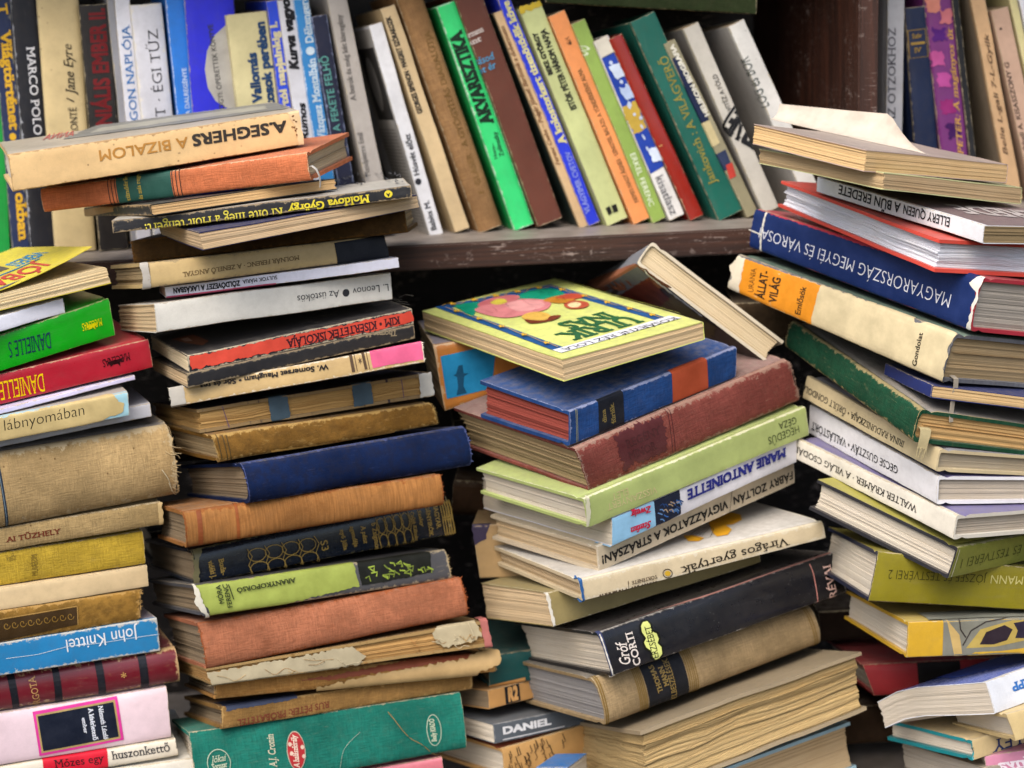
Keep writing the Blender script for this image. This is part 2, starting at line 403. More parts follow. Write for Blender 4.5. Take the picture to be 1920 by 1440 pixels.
    def dec(s, root):
        for e in s.d.get('D', ()):
            if e[0] == 'T':
                _, t, p0, p1, p2, col, k = e
                m0, m1, m2 = s.metric(p0), s.metric(p1), s.metric(p2)
                serif = k.get('serif', 0); bold = k.get('bold', 0.0) * .9 - (.012 if k.get('thin') else 0) + (.004 if serif else 0) + (.014 if math.hypot(m2[0] - m0[0], m2[1] - m0[1]) < .0042 else 0)
                bm = text_bm(t, bold, k.get('shear', 0), serif)
                if not bm.verts: bm.free(); continue
                xm = [v.co.x for v in bm.verts]; x0, x1 = min(xm), max(xm)
                ym = max(v.co.y for v in bm.verts)
                ex = Vector((m1[0] - m0[0], m1[1] - m0[1])); ey = Vector((m2[0] - m0[0], m2[1] - m0[1]))
                u = ex.normalized(); ey = ey - u * (ey.dot(u) * .85)
                cap = CAP
                for v in bm.verts:
                    fx = (v.co.x - x0) / (x1 - x0); fy = v.co.y / cap
                    a, t_ = s.unmetric(m0[0] + ex.x * fx + ey.x * fy, m0[1] + ex.y * fx + ey.y * fy)
                    v.co = Vector((a, t_, v.co.z))
                s.lay(bm, 'title_lettering', col, root)
            elif e[0] == 'R':
                _, name, pts, col, k = e; bm = bmesh.new(); jag = k.get('jag', 0)
                mp = [Vector(s.metric(p)) for p in pts]
                if k.get('sm'):
                    q = []; nn = len(mp)
                    for i in range(nn):
                        a, b, c, e_ = mp[i - 1], mp[i], mp[(i + 1) % nn], mp[(i + 2) % nn]
                        for t in (0, .25, .5, .75): q.append(.5 * (2 * b + (c - a) * t + (2 * a - 5 * b + 4 * c - e_) * t * t + (3 * b - a - 3 * c + e_) * t ** 3))
                    mp = q
                if jag:
                    q = []
                    for i, a in enumerate(mp):
                        b = mp[(i + 1) % len(mp)]; L_ = (b - a).length; nn = max(1, int(L_ / .0014)); nrm = Vector((-(b - a).y, (b - a).x)) / (L_ or 1)
                        for j in range(nn):
                            c = a + (b - a) * (j / nn)
                            q.append(c + nrm * (jag * (noise.noise((c.x * 260, c.y * 260, s.d['i'])) + .6 * noise.noise((c.x * 900, c.y * 900, 3)))))
                    mp = q
                vv = [bm.verts.new((*s.unmetric(p.x, p.y), 0)) for p in mp]
                bm.faces.new(vv); s.lay(bm, name, col, root, k.get('up', 0))
            elif e[0] == 'L':
                _, name, pts, col, k = e; bm = bmesh.new(); wd = k['w'] / 2
                mp = [Vector(s.metric(p)) for p in pts]; pr = []
                for i, p in enumerate(mp):
                    t = (mp[min(i + 1, len(mp) - 1)] - mp[max(i - 1, 0)]); t = t.normalized() if t.length else Vector((1, 0)); nrm = Vector((-t.y, t.x)) * wd
                    pr.append([bm.verts.new((*s.unmetric(*(p + sg * nrm)), 0)) for sg in (1, -1)])
                for a, b in zip(pr, pr[1:]): bm.faces.new((a[0], a[1], b[1], b[0]))
                s.lay(bm, name, col, root)
            elif e[0] == 'H':
                _, name, pts, col, k = e; s.thread(name, pts, k['w'], col, root, k.get('off', .0012))
    def thread(s, name, pts, rad, col, root, off=.0012):
        P = [s.surf(a, t, off + (.0006 * math.sin(i * 2.1))) for i, (a, t) in enumerate(pts)]
        tube(name, P, rad, mat_ink(col), root, s)
    def aged(s, root):
        ag = s.d.get('age', 0)
        if not ag: return
        r = random.Random(s.d['i'] * 7 + 1); H, W, T = s.H, s.W, s.T
        if s.hard and ag > .45:
            for e in (0, 1):      # one fringe of pulled threads along each end of the spine
                bm = bmesh.new(); sg = 1 if e else -1; n = int(26 * ag) + 6; pr = None
                for q in range(n + 1):
                    t = .02 + .96 * q / n; y, z = s.yz(t); p = Vector((e * H - sg * .0007, y - .00025, z)); b0 = p + Vector((sg * .00025, 0, 0))
                    a_, b_ = bm.verts.new(p), bm.verts.new(b0)
                    if pr: bm.faces.new((pr[0], a_, b_, pr[1]))
                    if r.random() < .38 and pr:
                        dv = Vector((sg * r.uniform(.3, 1), r.uniform(-.4, .2), r.uniform(-.7, .5))).normalized() * r.uniform(.0006, .0028)
                        bm.faces.new((pr[1], b_, bm.verts.new(b0 + dv)))
                    pr = (a_, b_)
                s.emit('frayed_fringe', bm, mat_ink(s.d.get('wearcol', '#b39a70'), .9), root)
        for q in range(1 + (ag > .9)):          # leaves that have worked loose
            bm = bmesh.new(); z = r.uniform(.2, .85) * T; x0 = s.ov - r.uniform(.0002, .0016); y0 = s.bulge + .004
            n = 10; rows = []
            for i in range(n + 1):
                x = x0 + (H - s.ov * .6 - x0) * i / n; dz = .0006 * math.sin(i * 1.3 + q)
                rows.append([bm.verts.new((x, y0, z + dz * .3)), bm.verts.new((x, W - s.ov * .9 + r.uniform(.0, .0012), z + dz))])
            for A, B in zip(rows, rows[1:]): bm.faces.new((A[0], B[0], B[1], A[1]))
            s.emit('loose_leaf', bm, mat_pages(s.d['pg'], .62), root)
    def build(s):
        d = s.d
        root = bpy.data.objects.new('hardcover_book' if s.hard else ('paperback_book' if s.kind == 'paper' else 'coverless_book'), None)
        COL.objects.link(root); root.matrix_world = s.M; root.empty_display_size = .02
        root['label'] = d['l']; root['category'] = 'book'; root['group'] = d['g_']
        if s.kind == 'block':
            for z in (0, s.T - .0024):       # only the two thin boards are left
                bm = bmesh.new(); uvl = bm.loops.layers.uv.new('UVMap'); bmesh.ops.create_grid(bm, x_segments=16, y_segments=6, size=.5)
                geo = bmesh.ops.extrude_face_region(bm, geom=bm.faces[:])
                for v in [q for q in geo['geom'] if isinstance(q, bmesh.types.BMVert)]: v.co.z = .0022
                for v in bm.verts:
                    x, y = v.co.x + .5, v.co.y + .5
                    v.co = Vector((x * s.H + noise.noise((y * 9, d['i'], x)) * .0015, y * s.W + noise.noise((x * 14, d['i'], z)) * .0015, v.co.z + z))
                for fc in bm.faces:
                    for lp in fc.loops: lp[uvl].uv = (lp.vert.co.x, -lp.vert.co.y)
                bmesh.ops.recalc_face_normals(bm, faces=bm.faces)
                s.emit('loose_board', bm, mat_cover('board', d['c'], s.H, s.T, 'l', .003, '#9c8256', .8, 0, d['i'], 1), root, 40)
        else: s.cover(root)
        s.pages(root); s.dec(root); s.aged(root)
        s.root = root
        return root
# ---------------------------------------------------------------- the bookcase
def boxbm(bm, x0, x1, y0, y1, z0, z1, bev=.0012):
    g = bmesh.ops.create_cube(bm, size=1.0)
    for v in g['verts']: v.co = Vector((x0 + (v.co.x + .5) * (x1 - x0), y0 + (v.co.y + .5) * (y1 - y0), z0 + (v.co.z + .5) * (z1 - z0)))
    es = list({e for v in g['verts'] for e in v.link_edges})
    bmesh.ops.bevel(bm, geom=es, offset=bev, segments=2, affect='EDGES')
case = bpy.data.objects.new('bookcase', None); COL.objects.link(case)
case['label'] = 'dark stained wooden bookcase behind the stacks, with chipped shelf edge'; case['category'] = 'bookcase'
wx = mat_wood('dark_wood_shelf', '#150b07', '#4a2d20', 0, 1); wz = mat_wood('dark_wood_panel', '#1a0e09', '#46281c', 2); wk = mat_wood('black_wood', '#0b0706', '#160d0a', 0)
bm = bmesh.new(); boxbm(bm, -.62, .62, -.0214, .24, -.0214, -.0003)
for v in bm.verts: v.co.z += 0.0004 * noise.noise((v.co.x * 20, 0, 0))
link('shelf_board', bm, wx, case, 30)
bm = bmesh.new(); boxbm(bm, -.62, .62, -.0214, .24, .262, .285); link('shelf_board', bm, wx, case, 30)
bm = bmesh.new(); boxbm(bm, -.62, .62, -.40, .24, -.475, -.452); link('shelf_board', bm, wx, case, 30)
bm = bmesh.new(); boxbm(bm, -.64, .64, .2405, .252, -.475, .30); link('back_panel', bm, wk, case, 30)
bm = bmesh.new(); boxbm(bm, .2905, .3065, -.002, .235, .0, .2615)
for v in bm.verts: v.co.x += v.co.z * .03 - (v.co.y + .002) * math.tan(math.radians(14))
link('divider_panel', bm, wz, case, 30)
# ---------------------------------------------------------------- every book: measured pose, size, look and print
BOOKS = [
{'id':'s1_yellow','i':1,'k':'paper','c':'#d6c437','pg':'#d9c49a','l':'paperback with its yellow printed front cover bent open, topmost in the far left stack','g_':'books in the far left stack','sp':'L','M':[[.4992,.8583,-.11884,-.49813],[-.86581,.49951,-.02931,-.06203],[.03421,.11753,.99248,-.02191],[.0,.0,.0,1.0]],'d':[.185,.12467,.01283],'df':[.049,.003,-.049],'lift':.017,'D':[('T','VERESS',(.44,1.9),(.44,1.66),(.62,1.88),'#2f84b4',{'bold':.02}),('R','cover_picture',[(.42,1.64),(.43,1.53),(.56,1.52),(.58,1.62)],'#5a5248',{}),('T','ÁTALAK',(.42,1.5),(.42,1.05),(.6,1.48),'#2f84b4',{'bold':.02}),('R','printed_rule',[(.655,1.8),(.655,1.05),(.68,1.05),(.68,1.8)],'#1f6f98',{}),('T','JÓBARÁT',(.72,1.76),(.72,1.02),(.92,1.72),'#b9483c',{'bold':.02}),('R','cover_picture',[(.955,1.5),(.955,1.05),(1.0,1.02),(1.0,1.3)],'#6a6a78',{})]},
{'id':'s1_white','i':2,'k':'paper','c':'#dfe0ea','pg':'#e4e4ea','l':'blank thin white booklet under the bent yellow paperback','g_':'books in the far left stack','sp':'F','M':[[.77416,-.62484,-.10125,-.47978],[.62277,.78048,-.05487,-.28895],[.11331,-.02058,.99335,-.04185],[.0,.0,.0,1.0]],'d':[.18972,.11937,.01108],'df':[.054,-.012,.041]},
{'id':'s1_green','i':3,'k':'hard','c':'#0aa012','pg':'#dcd6c8','l':'bright green book with yellow publisher mark upside down on its spine','g_':'books in the far left stack','sp':'F','M':[[.85269,-.50249,-.14295,-.46254],[.49507,.86458,-.08603,-.24903],[.16682,.00259,.98598,-.07363],[.0,.0,.0,1.0]],'d':[.191,.12984,.02615],'df':[.218,.009,.078],'bulge':.002,'g':'c','rough':.3,'D':[('T','DANIELLE S',(.734,.648),(.561,.743),(.728,.209),'#14304a',{'serif':1,'bold':-.01}),('T','MÆCENAS',(.954,.579),(.869,.586),(.953,.378),'#d9d000',{'serif':1}),('R','publisher_mark',[(.889,.508),(.931,.505),(.931,.431),(.921,.412),(.921,.325),(.913,.403),(.902,.402),(.893,.364),(.895,.434),(.887,.438)],'#d9d000',{})]},
{'id':'s1_red','i':4,'k':'hard','c':'#a8192c','pg':'#dcd6c8','l':'crimson book with yellow upside-down lettering under the bright green one','g_':'books in the far left stack','sp':'F','M':[[.91466,-.38979,-.10708,-.4446],[.38475,.92072,-.06517,-.2249],[.124,.01841,.99211,-.09134],[.0,.0,.0,1.0]],'d':[.18736,.12996,.02219],'df':[-.031,-.027,.035],'bulge':.002,'g':'c','rough':.3,'D':[('T','DANIELLE S',(.552,.709),(.343,.766),(.547,.09),'#e6c200',{'serif':1,'bold':-.01}),('T','MÆCENAS',(.912,.721),(.797,.685),(.911,.458),'#2a060c',{'serif':1}),('R','publisher_mark',[(.819,.565),(.877,.583),(.879,.483),(.868,.469),(.867,.32),(.858,.432),(.839,.431),(.826,.363),(.829,.471),(.82,.47)],'#2a060c',{})]},
{'id':'s1_lilac','i':5,'k':'paper','c':'#cfc9e6','pg':'#d8d4e4','l':'very thin lilac-white booklet under the crimson book','g_':'books in the far left stack','sp':'F','M':[[.88078,-.46444,-.09234,-.46256],[.46066,.88554,-.0601,-.25076],[.10968,.01039,.99391,-.09797],[.0,.0,.0,1.0]],'d':[.19993,.12999,.00349],'df':[.003,-.001,.01]},
{'id':'s1_cream','i':6,'k':'paper','c':'#9cc6d0','pg':'#dccba9','l':'cream book with torn light blue corner and black lowercase lettering','g_':'books in the far left stack','sp':'F','M':[[.93865,-.3377,-.06996,-.46592],[.33381,.94062,-.0617,-.2435],[.08664,.03456,.99564,-.11566],[.0,.0,.0,1.0]],'d':[.18795,.11984,.01758],'df':[.034,-.042,.09],'bulge':.0025,'rough':.4,'bcol':'#a79f98','D':[('R','torn_jacket',[(.431,.92),(.705,1.005),(.927,1.046),(.945,.962),(.96,.704),(.979,.598),(.978,.26),(.956,.149),(.921,.159),(.884,.013),(.698,.006),(.423,-.078)],'#c2ad78',{'jag':.0012}),('T','lábnyomában',(.5,.409),(.819,.445),(.5,.862),'#14120f',{'thin':1})]},
{'id':'s1_jacket','i':7,'k':'hard','c':'#cfd2dc','pg':'#c6bcab','l':'plain white-grey jacketed book under the cream one with the torn blue corner','g_':'books in the far left stack','sp':'F','M':[[.93629,-.34382,-.07173,-.45192],[.34053,.93866,-.0543,-.21217],[.086,.02641,.99595,-.12292],[.0,.0,.0,1.0]],'d':[.18606,.14016,.01045],'df':[.044,.007,.02],'bulge':.001,'rough':.4,'bcol':'#8f93a0'},
{'id':'s1_linen','i':8,'k':'hard','c':'#ae9366','pg':'#c0a986','l':'very thick beige linen book with frayed spine end and a dark blue band','g_':'books in the far left stack','sp':'F','M':[[.92767,-.36989,-.05108,-.48117],[.36914,.92907,-.02368,-.24767],[.05622,.00311,.99841,-.18207],[.0,.0,.0,1.0]],'d':[.23925,.16939,.05569],'df':[-.057,-.059,.011],'bulge':.013,'g':'l','wear':.004,'spots':1,'bcol':'#7d7a78','fray':.0025,'age':.5,'D':[('R','spine_band',[(.437,1.02),(.446,1.013),(.452,.003),(.442,-.003)],'#1c2c3e',{}),('L','printed_line',[(.439,1.003),(.447,.014)],'#6f8088',{'w':.0005}),('H','loose_thread',[(.969,.221),(.98,.098),(.994,.011),(1.012,-.033)],'#cfc4a6',{'w':.00025,'off':.001}),('H','loose_thread',[(.951,.423),(.966,.299),(.975,.178)],'#cfc4a6',{'w':.0003,'off':.0006}),('H','loose_thread',[(.968,.674),(.988,.607),(1.007,.609)],'#c3ac80',{'w':.00025,'off':.0006}),('H','loose_thread',[(.983,.346),(.999,.312),(1.004,.278)],'#c9b48a',{'w':.0002,'off':.0006}),('H','loose_thread',[(.986,.657),(.996,.627),(1.021,.596)],'#c9b48a',{'w':.0002,'off':.0006}),('H','loose_thread',[(.983,.256),(.988,.229),(1.0,.213)],'#c9b48a',{'w':.0002,'off':.0006}),('H','loose_thread',[(.981,.408),(.988,.38),(1.013,.33)],'#c9b48a',{'w':.0002,'off':.0006}),('H','loose_thread',[(.98,.148),(.99,.118),(1.005,.071)],'#c9b48a',{'w':.0002,'off':.0006}),('H','loose_thread',[(.988,.445),(1.002,.412),(1.004,.409)],'#c9b48a',{'w':.0002,'off':.0006}),('H','loose_thread',[(.988,.62),(1.006,.585),(1.014,.534)],'#c9b48a',{'w':.0002,'off':.0006}),('H','loose_thread',[(.986,.488),(.993,.46),(1.013,.437)],'#c9b48a',{'w':.0002,'off':.0006}),('H','loose_thread',[(.99,.729),(1.005,.696),(1.024,.673)],'#c9b48a',{'w':.0002,'off':.0006}),('H','loose_thread',[(.978,.112),(.98,.088),(1.003,.021)],'#c9b48a',{'w':.0002,'off':.0006})]},
{'id':'s1_tuz','i':9,'k':'hard','c':'#a68d60','pg':'#c0a986','l':'slim beige cloth book with small brown lettering under the thick linen one','g_':'books in the far left stack','sp':'F','M':[[.93967,-.3407,-.03083,-.45391],[.34038,.94016,-.01541,-.22507],[.03424,.00399,.99941,-.19678],[.0,.0,.0,1.0]],'d':[.19141,.13006,.01759],'df':[.083,-.012,.004],'bulge':.003,'g':'l','spots':1,'age':.4,'D':[('T','AI TŰZHELY',(.374,.387),(.592,.359),(.375,.601),'#6b2f1c',{'serif':1}),('R','worn_edge',[(.987,.929),(1.005,.94),(1.002,.001),(.986,.008)],'#b29a6c',{'jag':.0012})]},
{'id':'s1_must','i':10,'k':'hard','c':'#bb9d35','pg':'#c0a986','l':'mustard yellow cloth book in the far left stack','g_':'books in the far left stack','sp':'F','M':[[.92873,-.37073,-.00381,-.46535],[.3707,.92873,-.00689,-.22964],[.00609,.00499,.99997,-.22197],[.0,.0,.0,1.0]],'d':[.18918,.12497,.02566],'df':[.039,-.017,-.01],'bulge':.003,'g':'l','age':.3,'D':[('T','MISÉRIUM',(.564,.79),(.56,.164),(.539,.803),'#6f5a20',{}),('T','Vadőr',(.441,.705),(.482,.722),(.442,.898),'#7d6a28',{})]},
{'id':'s1_ivory','i':11,'k':'paper','c':'#cfb78d','pg':'#dccba9','l':'plain ivory book between the mustard one and the ornate brown one','g_':'books in the far left stack','sp':'F','M':[[.91643,-.4002,-.00102,-.46226],[.40019,.91642,-.00534,-.2356],[.00307,.00449,.99999,-.23926],[.0,.0,.0,1.0]],'d':[.18922,.125,.01698],'df':[-.044,-.004,-.002],'bulge':.002},
{'id':'s1_ornate','i':12,'k':'hard','c':'#8a672c','pg':'#9c8866','l':'old brown leather book with embossed ornament panel and ragged spine end','g_':'books in the far left stack','sp':'F','M':[[.90632,-.42253,.0074,-.46918],[.42255,.90634,-.00059,-.24411],[-.00646,.00366,.99997,-.263],[.0,.0,.0,1.0]],'d':[.18972,.12501,.02428],'df':[.036,.003,.135],'bulge':.004,'g':'k','wear':.0022,'wearcol':'#b08c52','fray':.003,'age':1.2,'D':[('R','embossed_panel',[(.403,.738),(.732,.756),(.74,.204),(.407,.039)],'#3c2a10',{}),('L','gilt_ornament',[(.462,.509),(.459,.442),(.452,.414),(.445,.428),(.439,.473),(.437,.529),(.439,.573),(.443,.593),(.447,.586),(.45,.562),(.451,.534),(.45,.516)],'#8a6a2c',{'w':.0006}),('L','gilt_ornament',[(.494,.507),(.491,.44),(.485,.412),(.477,.426),(.472,.471),(.47,.527),(.471,.571),(.475,.591),(.479,.584),(.482,.56),(.483,.532),(.482,.514)],'#8a6a2c',{'w':.0006}),('L','gilt_ornament',[(.527,.505),(.524,.438),(.517,.409),(.51,.424),(.504,.469),(.502,.525),(.504,.569),(.507,.589),(.512,.582),(.515,.558),(.516,.53),(.515,.511)],'#8a6a2c',{'w':.0006}),('L','gilt_ornament',[(.559,.503),(.556,.436),(.549,.407),(.542,.421),(.536,.467),(.534,.522),(.536,.567),(.54,.587),(.544,.58),(.547,.556),(.548,.528),(.547,.509)],'#8a6a2c',{'w':.0006}),('L','gilt_ornament',[(.591,.501),(.588,.434),(.582,.405),(.574,.419),(.569,.465),(.567,.52),(.568,.565),(.572,.585),(.576,.578),(.579,.554),(.58,.526),(.579,.507)],'#8a6a2c',{'w':.0006}),('L','gilt_ornament',[(.624,.499),(.621,.432),(.614,.403),(.607,.417),(.601,.463),(.599,.518),(.6,.563),(.604,.583),(.609,.576),(.612,.552),(.613,.524),(.612,.505)],'#8a6a2c',{'w':.0006}),('L','gilt_ornament',[(.656,.497),(.653,.43),(.646,.401),(.639,.415),(.633,.461),(.631,.516),(.633,.561),(.637,.58),(.641,.574),(.644,.549),(.645,.522),(.644,.503)],'#8a6a2c',{'w':.0006}),('L','gilt_ornament',[(.688,.495),(.685,.427),(.679,.399),(.671,.413),(.666,.458),(.664,.514),(.665,.559),(.669,.578),(.673,.572),(.676,.547),(.677,.52),(.676,.501)],'#8a6a2c',{'w':.0006}),('L','gilt_ornament',[(.721,.492),(.718,.425),(.711,.397),(.704,.411),(.698,.456),(.696,.512),(.698,.557),(.701,.576),(.706,.57),(.709,.545),(.71,.518),(.709,.499)],'#8a6a2c',{'w':.0006}),('L','printed_line',[(.407,.766),(.732,.79)],'#a58246',{'w':.0006}),('L','printed_line',[(.732,.773),(.74,.186)],'#a58246',{'w':.0006}),('H','loose_thread',[(.984,.078),(.992,-.136),(1.019,-.307),(1.029,-.184),(1.013,-.044)],'#7a5a2c',{'w':.0004,'off':.002})]},
{'id':'s1_blue','i':13,'k':'paper','c':'#2279ae','pg':'#c0a986','l':'sky blue paperback with white upside-down lettering and creased spine','g_':'books in the far left stack','sp':'F','M':[[.91058,-.41318,.0113,-.46449],[.41294,.91056,.01889,-.24117],[-.0181,-.01253,.99976,-.28732],[.0,.0,.0,1.0]],'d':[.19815,.13,.02542],'df':[.095,-.007,-.042],'bulge':.001,'wear':.002,'wearcol':'#cfc6b0','rough':.4,'bcol':'#8f8692','D':[('T','John Knittel',(.919,.826),(.633,.79),(.92,.452),'#e2e4e6',{}),('L','crease',[(1.003,.506),(.946,.515),(.867,.52),(.767,.519),(.646,.592),(.522,.486),(.397,.511)],'#c9d4da',{'w':.0004})]},
{'id':'s1_maroon','i':14,'k':'hard','c':'#661220','pg':'#c0a986','l':'maroon book with four black bands across its rounded spine','g_':'books in the far left stack','sp':'F','M':[[.94591,-.32411,-.0145,-.45927],[.32422,.94596,.00631,-.22216],[.01167,-.01067,.99988,-.32127],[.0,.0,.0,1.0]],'d':[.19996,.12999,.02846],'df':[-.013,-.007,-.04],'bulge':.009,'g':'c','wear':.0025,'wearcol':'#c3a878','rough':.3,'age':.4,'D':[('R','spine_band',[(.345,.969),(.374,.966),(.376,-.008),(.35,-.007)],'#17181f',{}),('R','spine_band',[(.516,.983),(.542,.983),(.541,.006),(.512,-.005)],'#17181f',{}),('R','spine_band',[(.68,.993),(.709,1.005),(.709,.02),(.68,.009)],'#17181f',{}),('R','spine_band',[(.847,1.003),(.879,.998),(.877,.022),(.845,.013)],'#17181f',{}),('T','FORGOTA',(.458,-.047),(.448,.851),(.432,-.045),'#b98f5a',{'serif':1}),('T','*',(.773,.325),(.794,.331),(.774,.568),'#d0a860',{})]},
{'id':'s1_pink','i':15,'k':'hard','c':'#ddc6cd','pg':'#dcd6c8','l':'pale pink book with a black label framed in magenta','g_':'books in the far left stack','sp':'F','M':[[.94498,-.32704,-.00806,-.46946],[.32705,.94501,-.00025,-.22538],[.00769,-.0024,.99997,-.36343],[.0,.0,.0,1.0]],'d':[.19993,.13,.04139],'df':[.019,-.001,-.005],'bulge':.004,'g':'c','rough':.35,'D':[('R','frame_border',[(.477,.932),(.804,.975),(.814,.123),(.486,.064)],'#d23a92',{}),('R','frame_border',[(.488,.871),(.794,.92),(.802,.164),(.495,.118)],'#a8935f',{}),('R','title_panel',[(.494,.836),(.787,.884),(.795,.201),(.502,.154)],'#131a2a',{}),('T','Németh László',(.727,.861),(.737,.187),(.744,.868),'#d8dce4',{'serif':1,'shear':.25}),('T','A kísérletező',(.688,.841),(.696,.211),(.705,.849),'#d8dce4',{'serif':1}),('T','ember',(.66,.678),(.664,.373),(.674,.676),'#d8dce4',{'serif':1})]},
{'id':'s1_mozes','i':16,'k':'hard','c':'#d5ccba','pg':'#dccba9','l':'off-white book with a red panel and black serif lettering near the bottom left','g_':'books in the far left stack','sp':'F','M':[[.94867,-.31613,-.00913,-.47467],[.31612,.94871,-.00319,-.22666],[.00967,.00014,.99995,-.37889],[.0,.0,.0,1.0]],'d':[.20997,.13,.01447],'df':[-.015,.004,-.098],'bulge':.003,'fray':.002,'D':[('R','red_panel',[(.506,1.117),(.743,1.132),(.733,-.075),(.497,.106)],'#c4142c',{}),('T','Mózes egy',(.543,.475),(.725,.407),(.544,.898),'#2a0a10',{'serif':1}),('T','huszonkettő',(.753,.428),(.969,.379),(.757,.88),'#2b2a30',{'serif':1})]},
{'id':'s1_last','i':17,'k':'hard','c':'#d8d4c8','pg':'#dccba9','l':'white book at the very bottom of the far left stack','g_':'books in the far left stack','sp':'F','M':[[.96306,-.26928,.00183,-.46253],[.26928,.96306,.0002,-.2165],[-.00182,.0003,1.0,-.39256],[.0,.0,.0,1.0]],'d':[.21,.13,.01386],'df':[-.004,.003,-.039],'bulge':.002},
{'id':'s2_segh','i':18,'k':'hard','c':'#dcb983','pg':'#c6bcab','l':'tan book with dark and gold upside-down lettering, topmost in its stack','g_':'books in the second stack','sp':'F','M':[[.96436,-.25029,-.08588,-.3609],[.24876,.96815,-.02821,-.18744],[.0902,.00584,.99591,.0741],[.0,.0,.0,1.0]],'d':[.21937,.12521,.02675],'df':[-.071,.008,.039],'bulge':.002,'wear':.0012,'wearcol':'#8c6a42','spots':1,'bcol':'#a79c88','D':[('T','A.SEGHERS',(.95,.781),(.62,.782),(.949,.468),'#35302b',{'bold':.035}),('T','A BIZALOM',(.605,.756),(.301,.751),(.604,.468),'#b5813c',{'bold':.015}),('R','cover_picture',[(.21,1.482),(.984,1.245),(1.007,1.888),(.358,2.177)],'#77766f',{'jag':.004}),('R','cover_picture',[(.312,1.66),(.926,1.44),(.945,1.753),(.355,1.935)],'#9a9788',{'jag':.005}),('T','ANNA',(.249,1.612),(.142,1.64),(.247,2.053),'#b0504c',{}),('R','stained_edge',[(.957,.992),(.999,1.004),(1.003,.022),(.983,.016),(.982,.521)],'#d8bd90',{'jag':.001}),('R','rust_spot',[(.986,.49),(.986,.485),(.986,.48),(.985,.476),(.985,.473),(.984,.471),(.983,.47),(.982,.47),(.982,.472),(.981,.475),(.98,.478),(.98,.483),(.98,.488),(.979,.493),(.979,.498),(.98,.504),(.98,.508),(.98,.512),(.981,.516),(.982,.518),(.982,.519),(.983,.518),(.984,.517),(.985,.514),(.985,.51),(.986,.506),(.986,.501),(.986,.496)],'#6b3f1c',{}),('R','rust_spot',[(.978,.55),(.977,.544),(.977,.538),(.977,.533),(.976,.529),(.976,.526),(.975,.524),(.974,.525),(.974,.526),(.973,.529),(.973,.533),(.972,.538),(.972,.544),(.972,.551),(.972,.557),(.972,.564),(.972,.569),(.973,.575),(.973,.579),(.974,.581),(.975,.583),(.975,.583),(.976,.581),(.976,.578),(.977,.574),(.977,.569),(.978,.563),(.978,.557)],'#6b3f1c',{}),('R','rust_spot',[(.98,.888),(.98,.885),(.979,.882),(.979,.879),(.978,.877),(.978,.875),(.977,.875),(.976,.875),(.976,.877),(.975,.879),(.975,.881),(.974,.885),(.974,.888),(.974,.892),(.974,.896),(.974,.899),(.974,.903),(.974,.905),(.975,.907),(.976,.909),(.976,.909),(.977,.909),(.978,.908),(.978,.906),(.979,.903),(.979,.9),(.98,.896),(.98,.892)],'#6b3f1c',{}),('R','rust_spot',[(.978,.876),(.978,.872),(.977,.868),(.977,.865),(.976,.863),(.976,.861),(.975,.861),(.974,.861),(.973,.862),(.972,.865),(.972,.868),(.971,.872),(.971,.876),(.971,.881),(.971,.885),(.971,.889),(.971,.893),(.972,.896),(.972,.899),(.973,.9),(.974,.901),(.975,.9),(.975,.899),(.976,.897),(.977,.893),(.977,.89),(.978,.885),(.978,.881)],'#6b3f1c',{}),('R','rust_spot',[(.981,.448),(.981,.442),(.981,.436),(.98,.431),(.98,.427),(.979,.425),(.979,.423),(.978,.423),(.977,.425),(.977,.428),(.976,.432),(.976,.437),(.976,.442),(.975,.449),(.975,.455),(.976,.461),(.976,.467),(.976,.472),(.977,.475),(.977,.478),(.978,.479),(.979,.479),(.979,.478),(.98,.475),(.98,.471),(.981,.466),(.981,.46),(.981,.454)],'#6b3f1c',{}),('R','rust_spot',[(.981,.763),(.98,.759),(.98,.756),(.979,.754),(.979,.753),(.978,.752),(.977,.752),(.976,.753),(.975,.754),(.974,.756),(.973,.759),(.972,.763),(.972,.766),(.972,.77),(.972,.774),(.972,.777),(.972,.78),(.973,.782),(.973,.784),(.974,.784),(.975,.784),(.976,.784),(.977,.782),(.978,.78),(.979,.777),(.98,.774),(.98,.77),(.981,.766)],'#6b3f1c',{}),('R','rust_spot',[(.971,.568),(.971,.563),(.97,.558),(.97,.554),(.969,.551),(.969,.549),(.968,.548),(.968,.548),(.967,.549),(.966,.552),(.966,.555),(.966,.559),(.965,.564),(.965,.569),(.965,.574),(.965,.579),(.966,.584),(.966,.588),(.967,.591),(.967,.593),(.968,.594),(.968,.594),(.969,.593),(.969,.59),(.97,.587),(.97,.583),(.971,.578),(.971,.573)],'#6b3f1c',{}),('R','rust_spot',[(.988,.708),(.988,.704),(.987,.7),(.987,.697),(.986,.695),(.985,.694),(.984,.693),(.983,.694),(.983,.696),(.982,.698),(.981,.701),(.98,.705),(.98,.709),(.98,.713),(.98,.717),(.98,.721),(.98,.725),(.981,.728),(.981,.73),(.982,.731),(.983,.731),(.984,.731),(.985,.729),(.986,.727),(.986,.724),(.987,.72),(.988,.716),(.988,.712)],'#6b3f1c',{}),('R','rust_spot',[(.983,.322),(.983,.316),(.983,.31),(.983,.306),(.982,.302),(.981,.299),(.981,.298),(.98,.298),(.98,.299),(.979,.302),(.979,.306),(.978,.311),(.978,.317),(.978,.323),(.978,.329),(.978,.335),(.978,.34),(.979,.345),(.979,.349),(.98,.351),(.98,.353),(.981,.353),(.982,.351),(.982,.348),(.983,.345),(.983,.34),(.983,.334),(.983,.328)],'#6b3f1c',{})]},
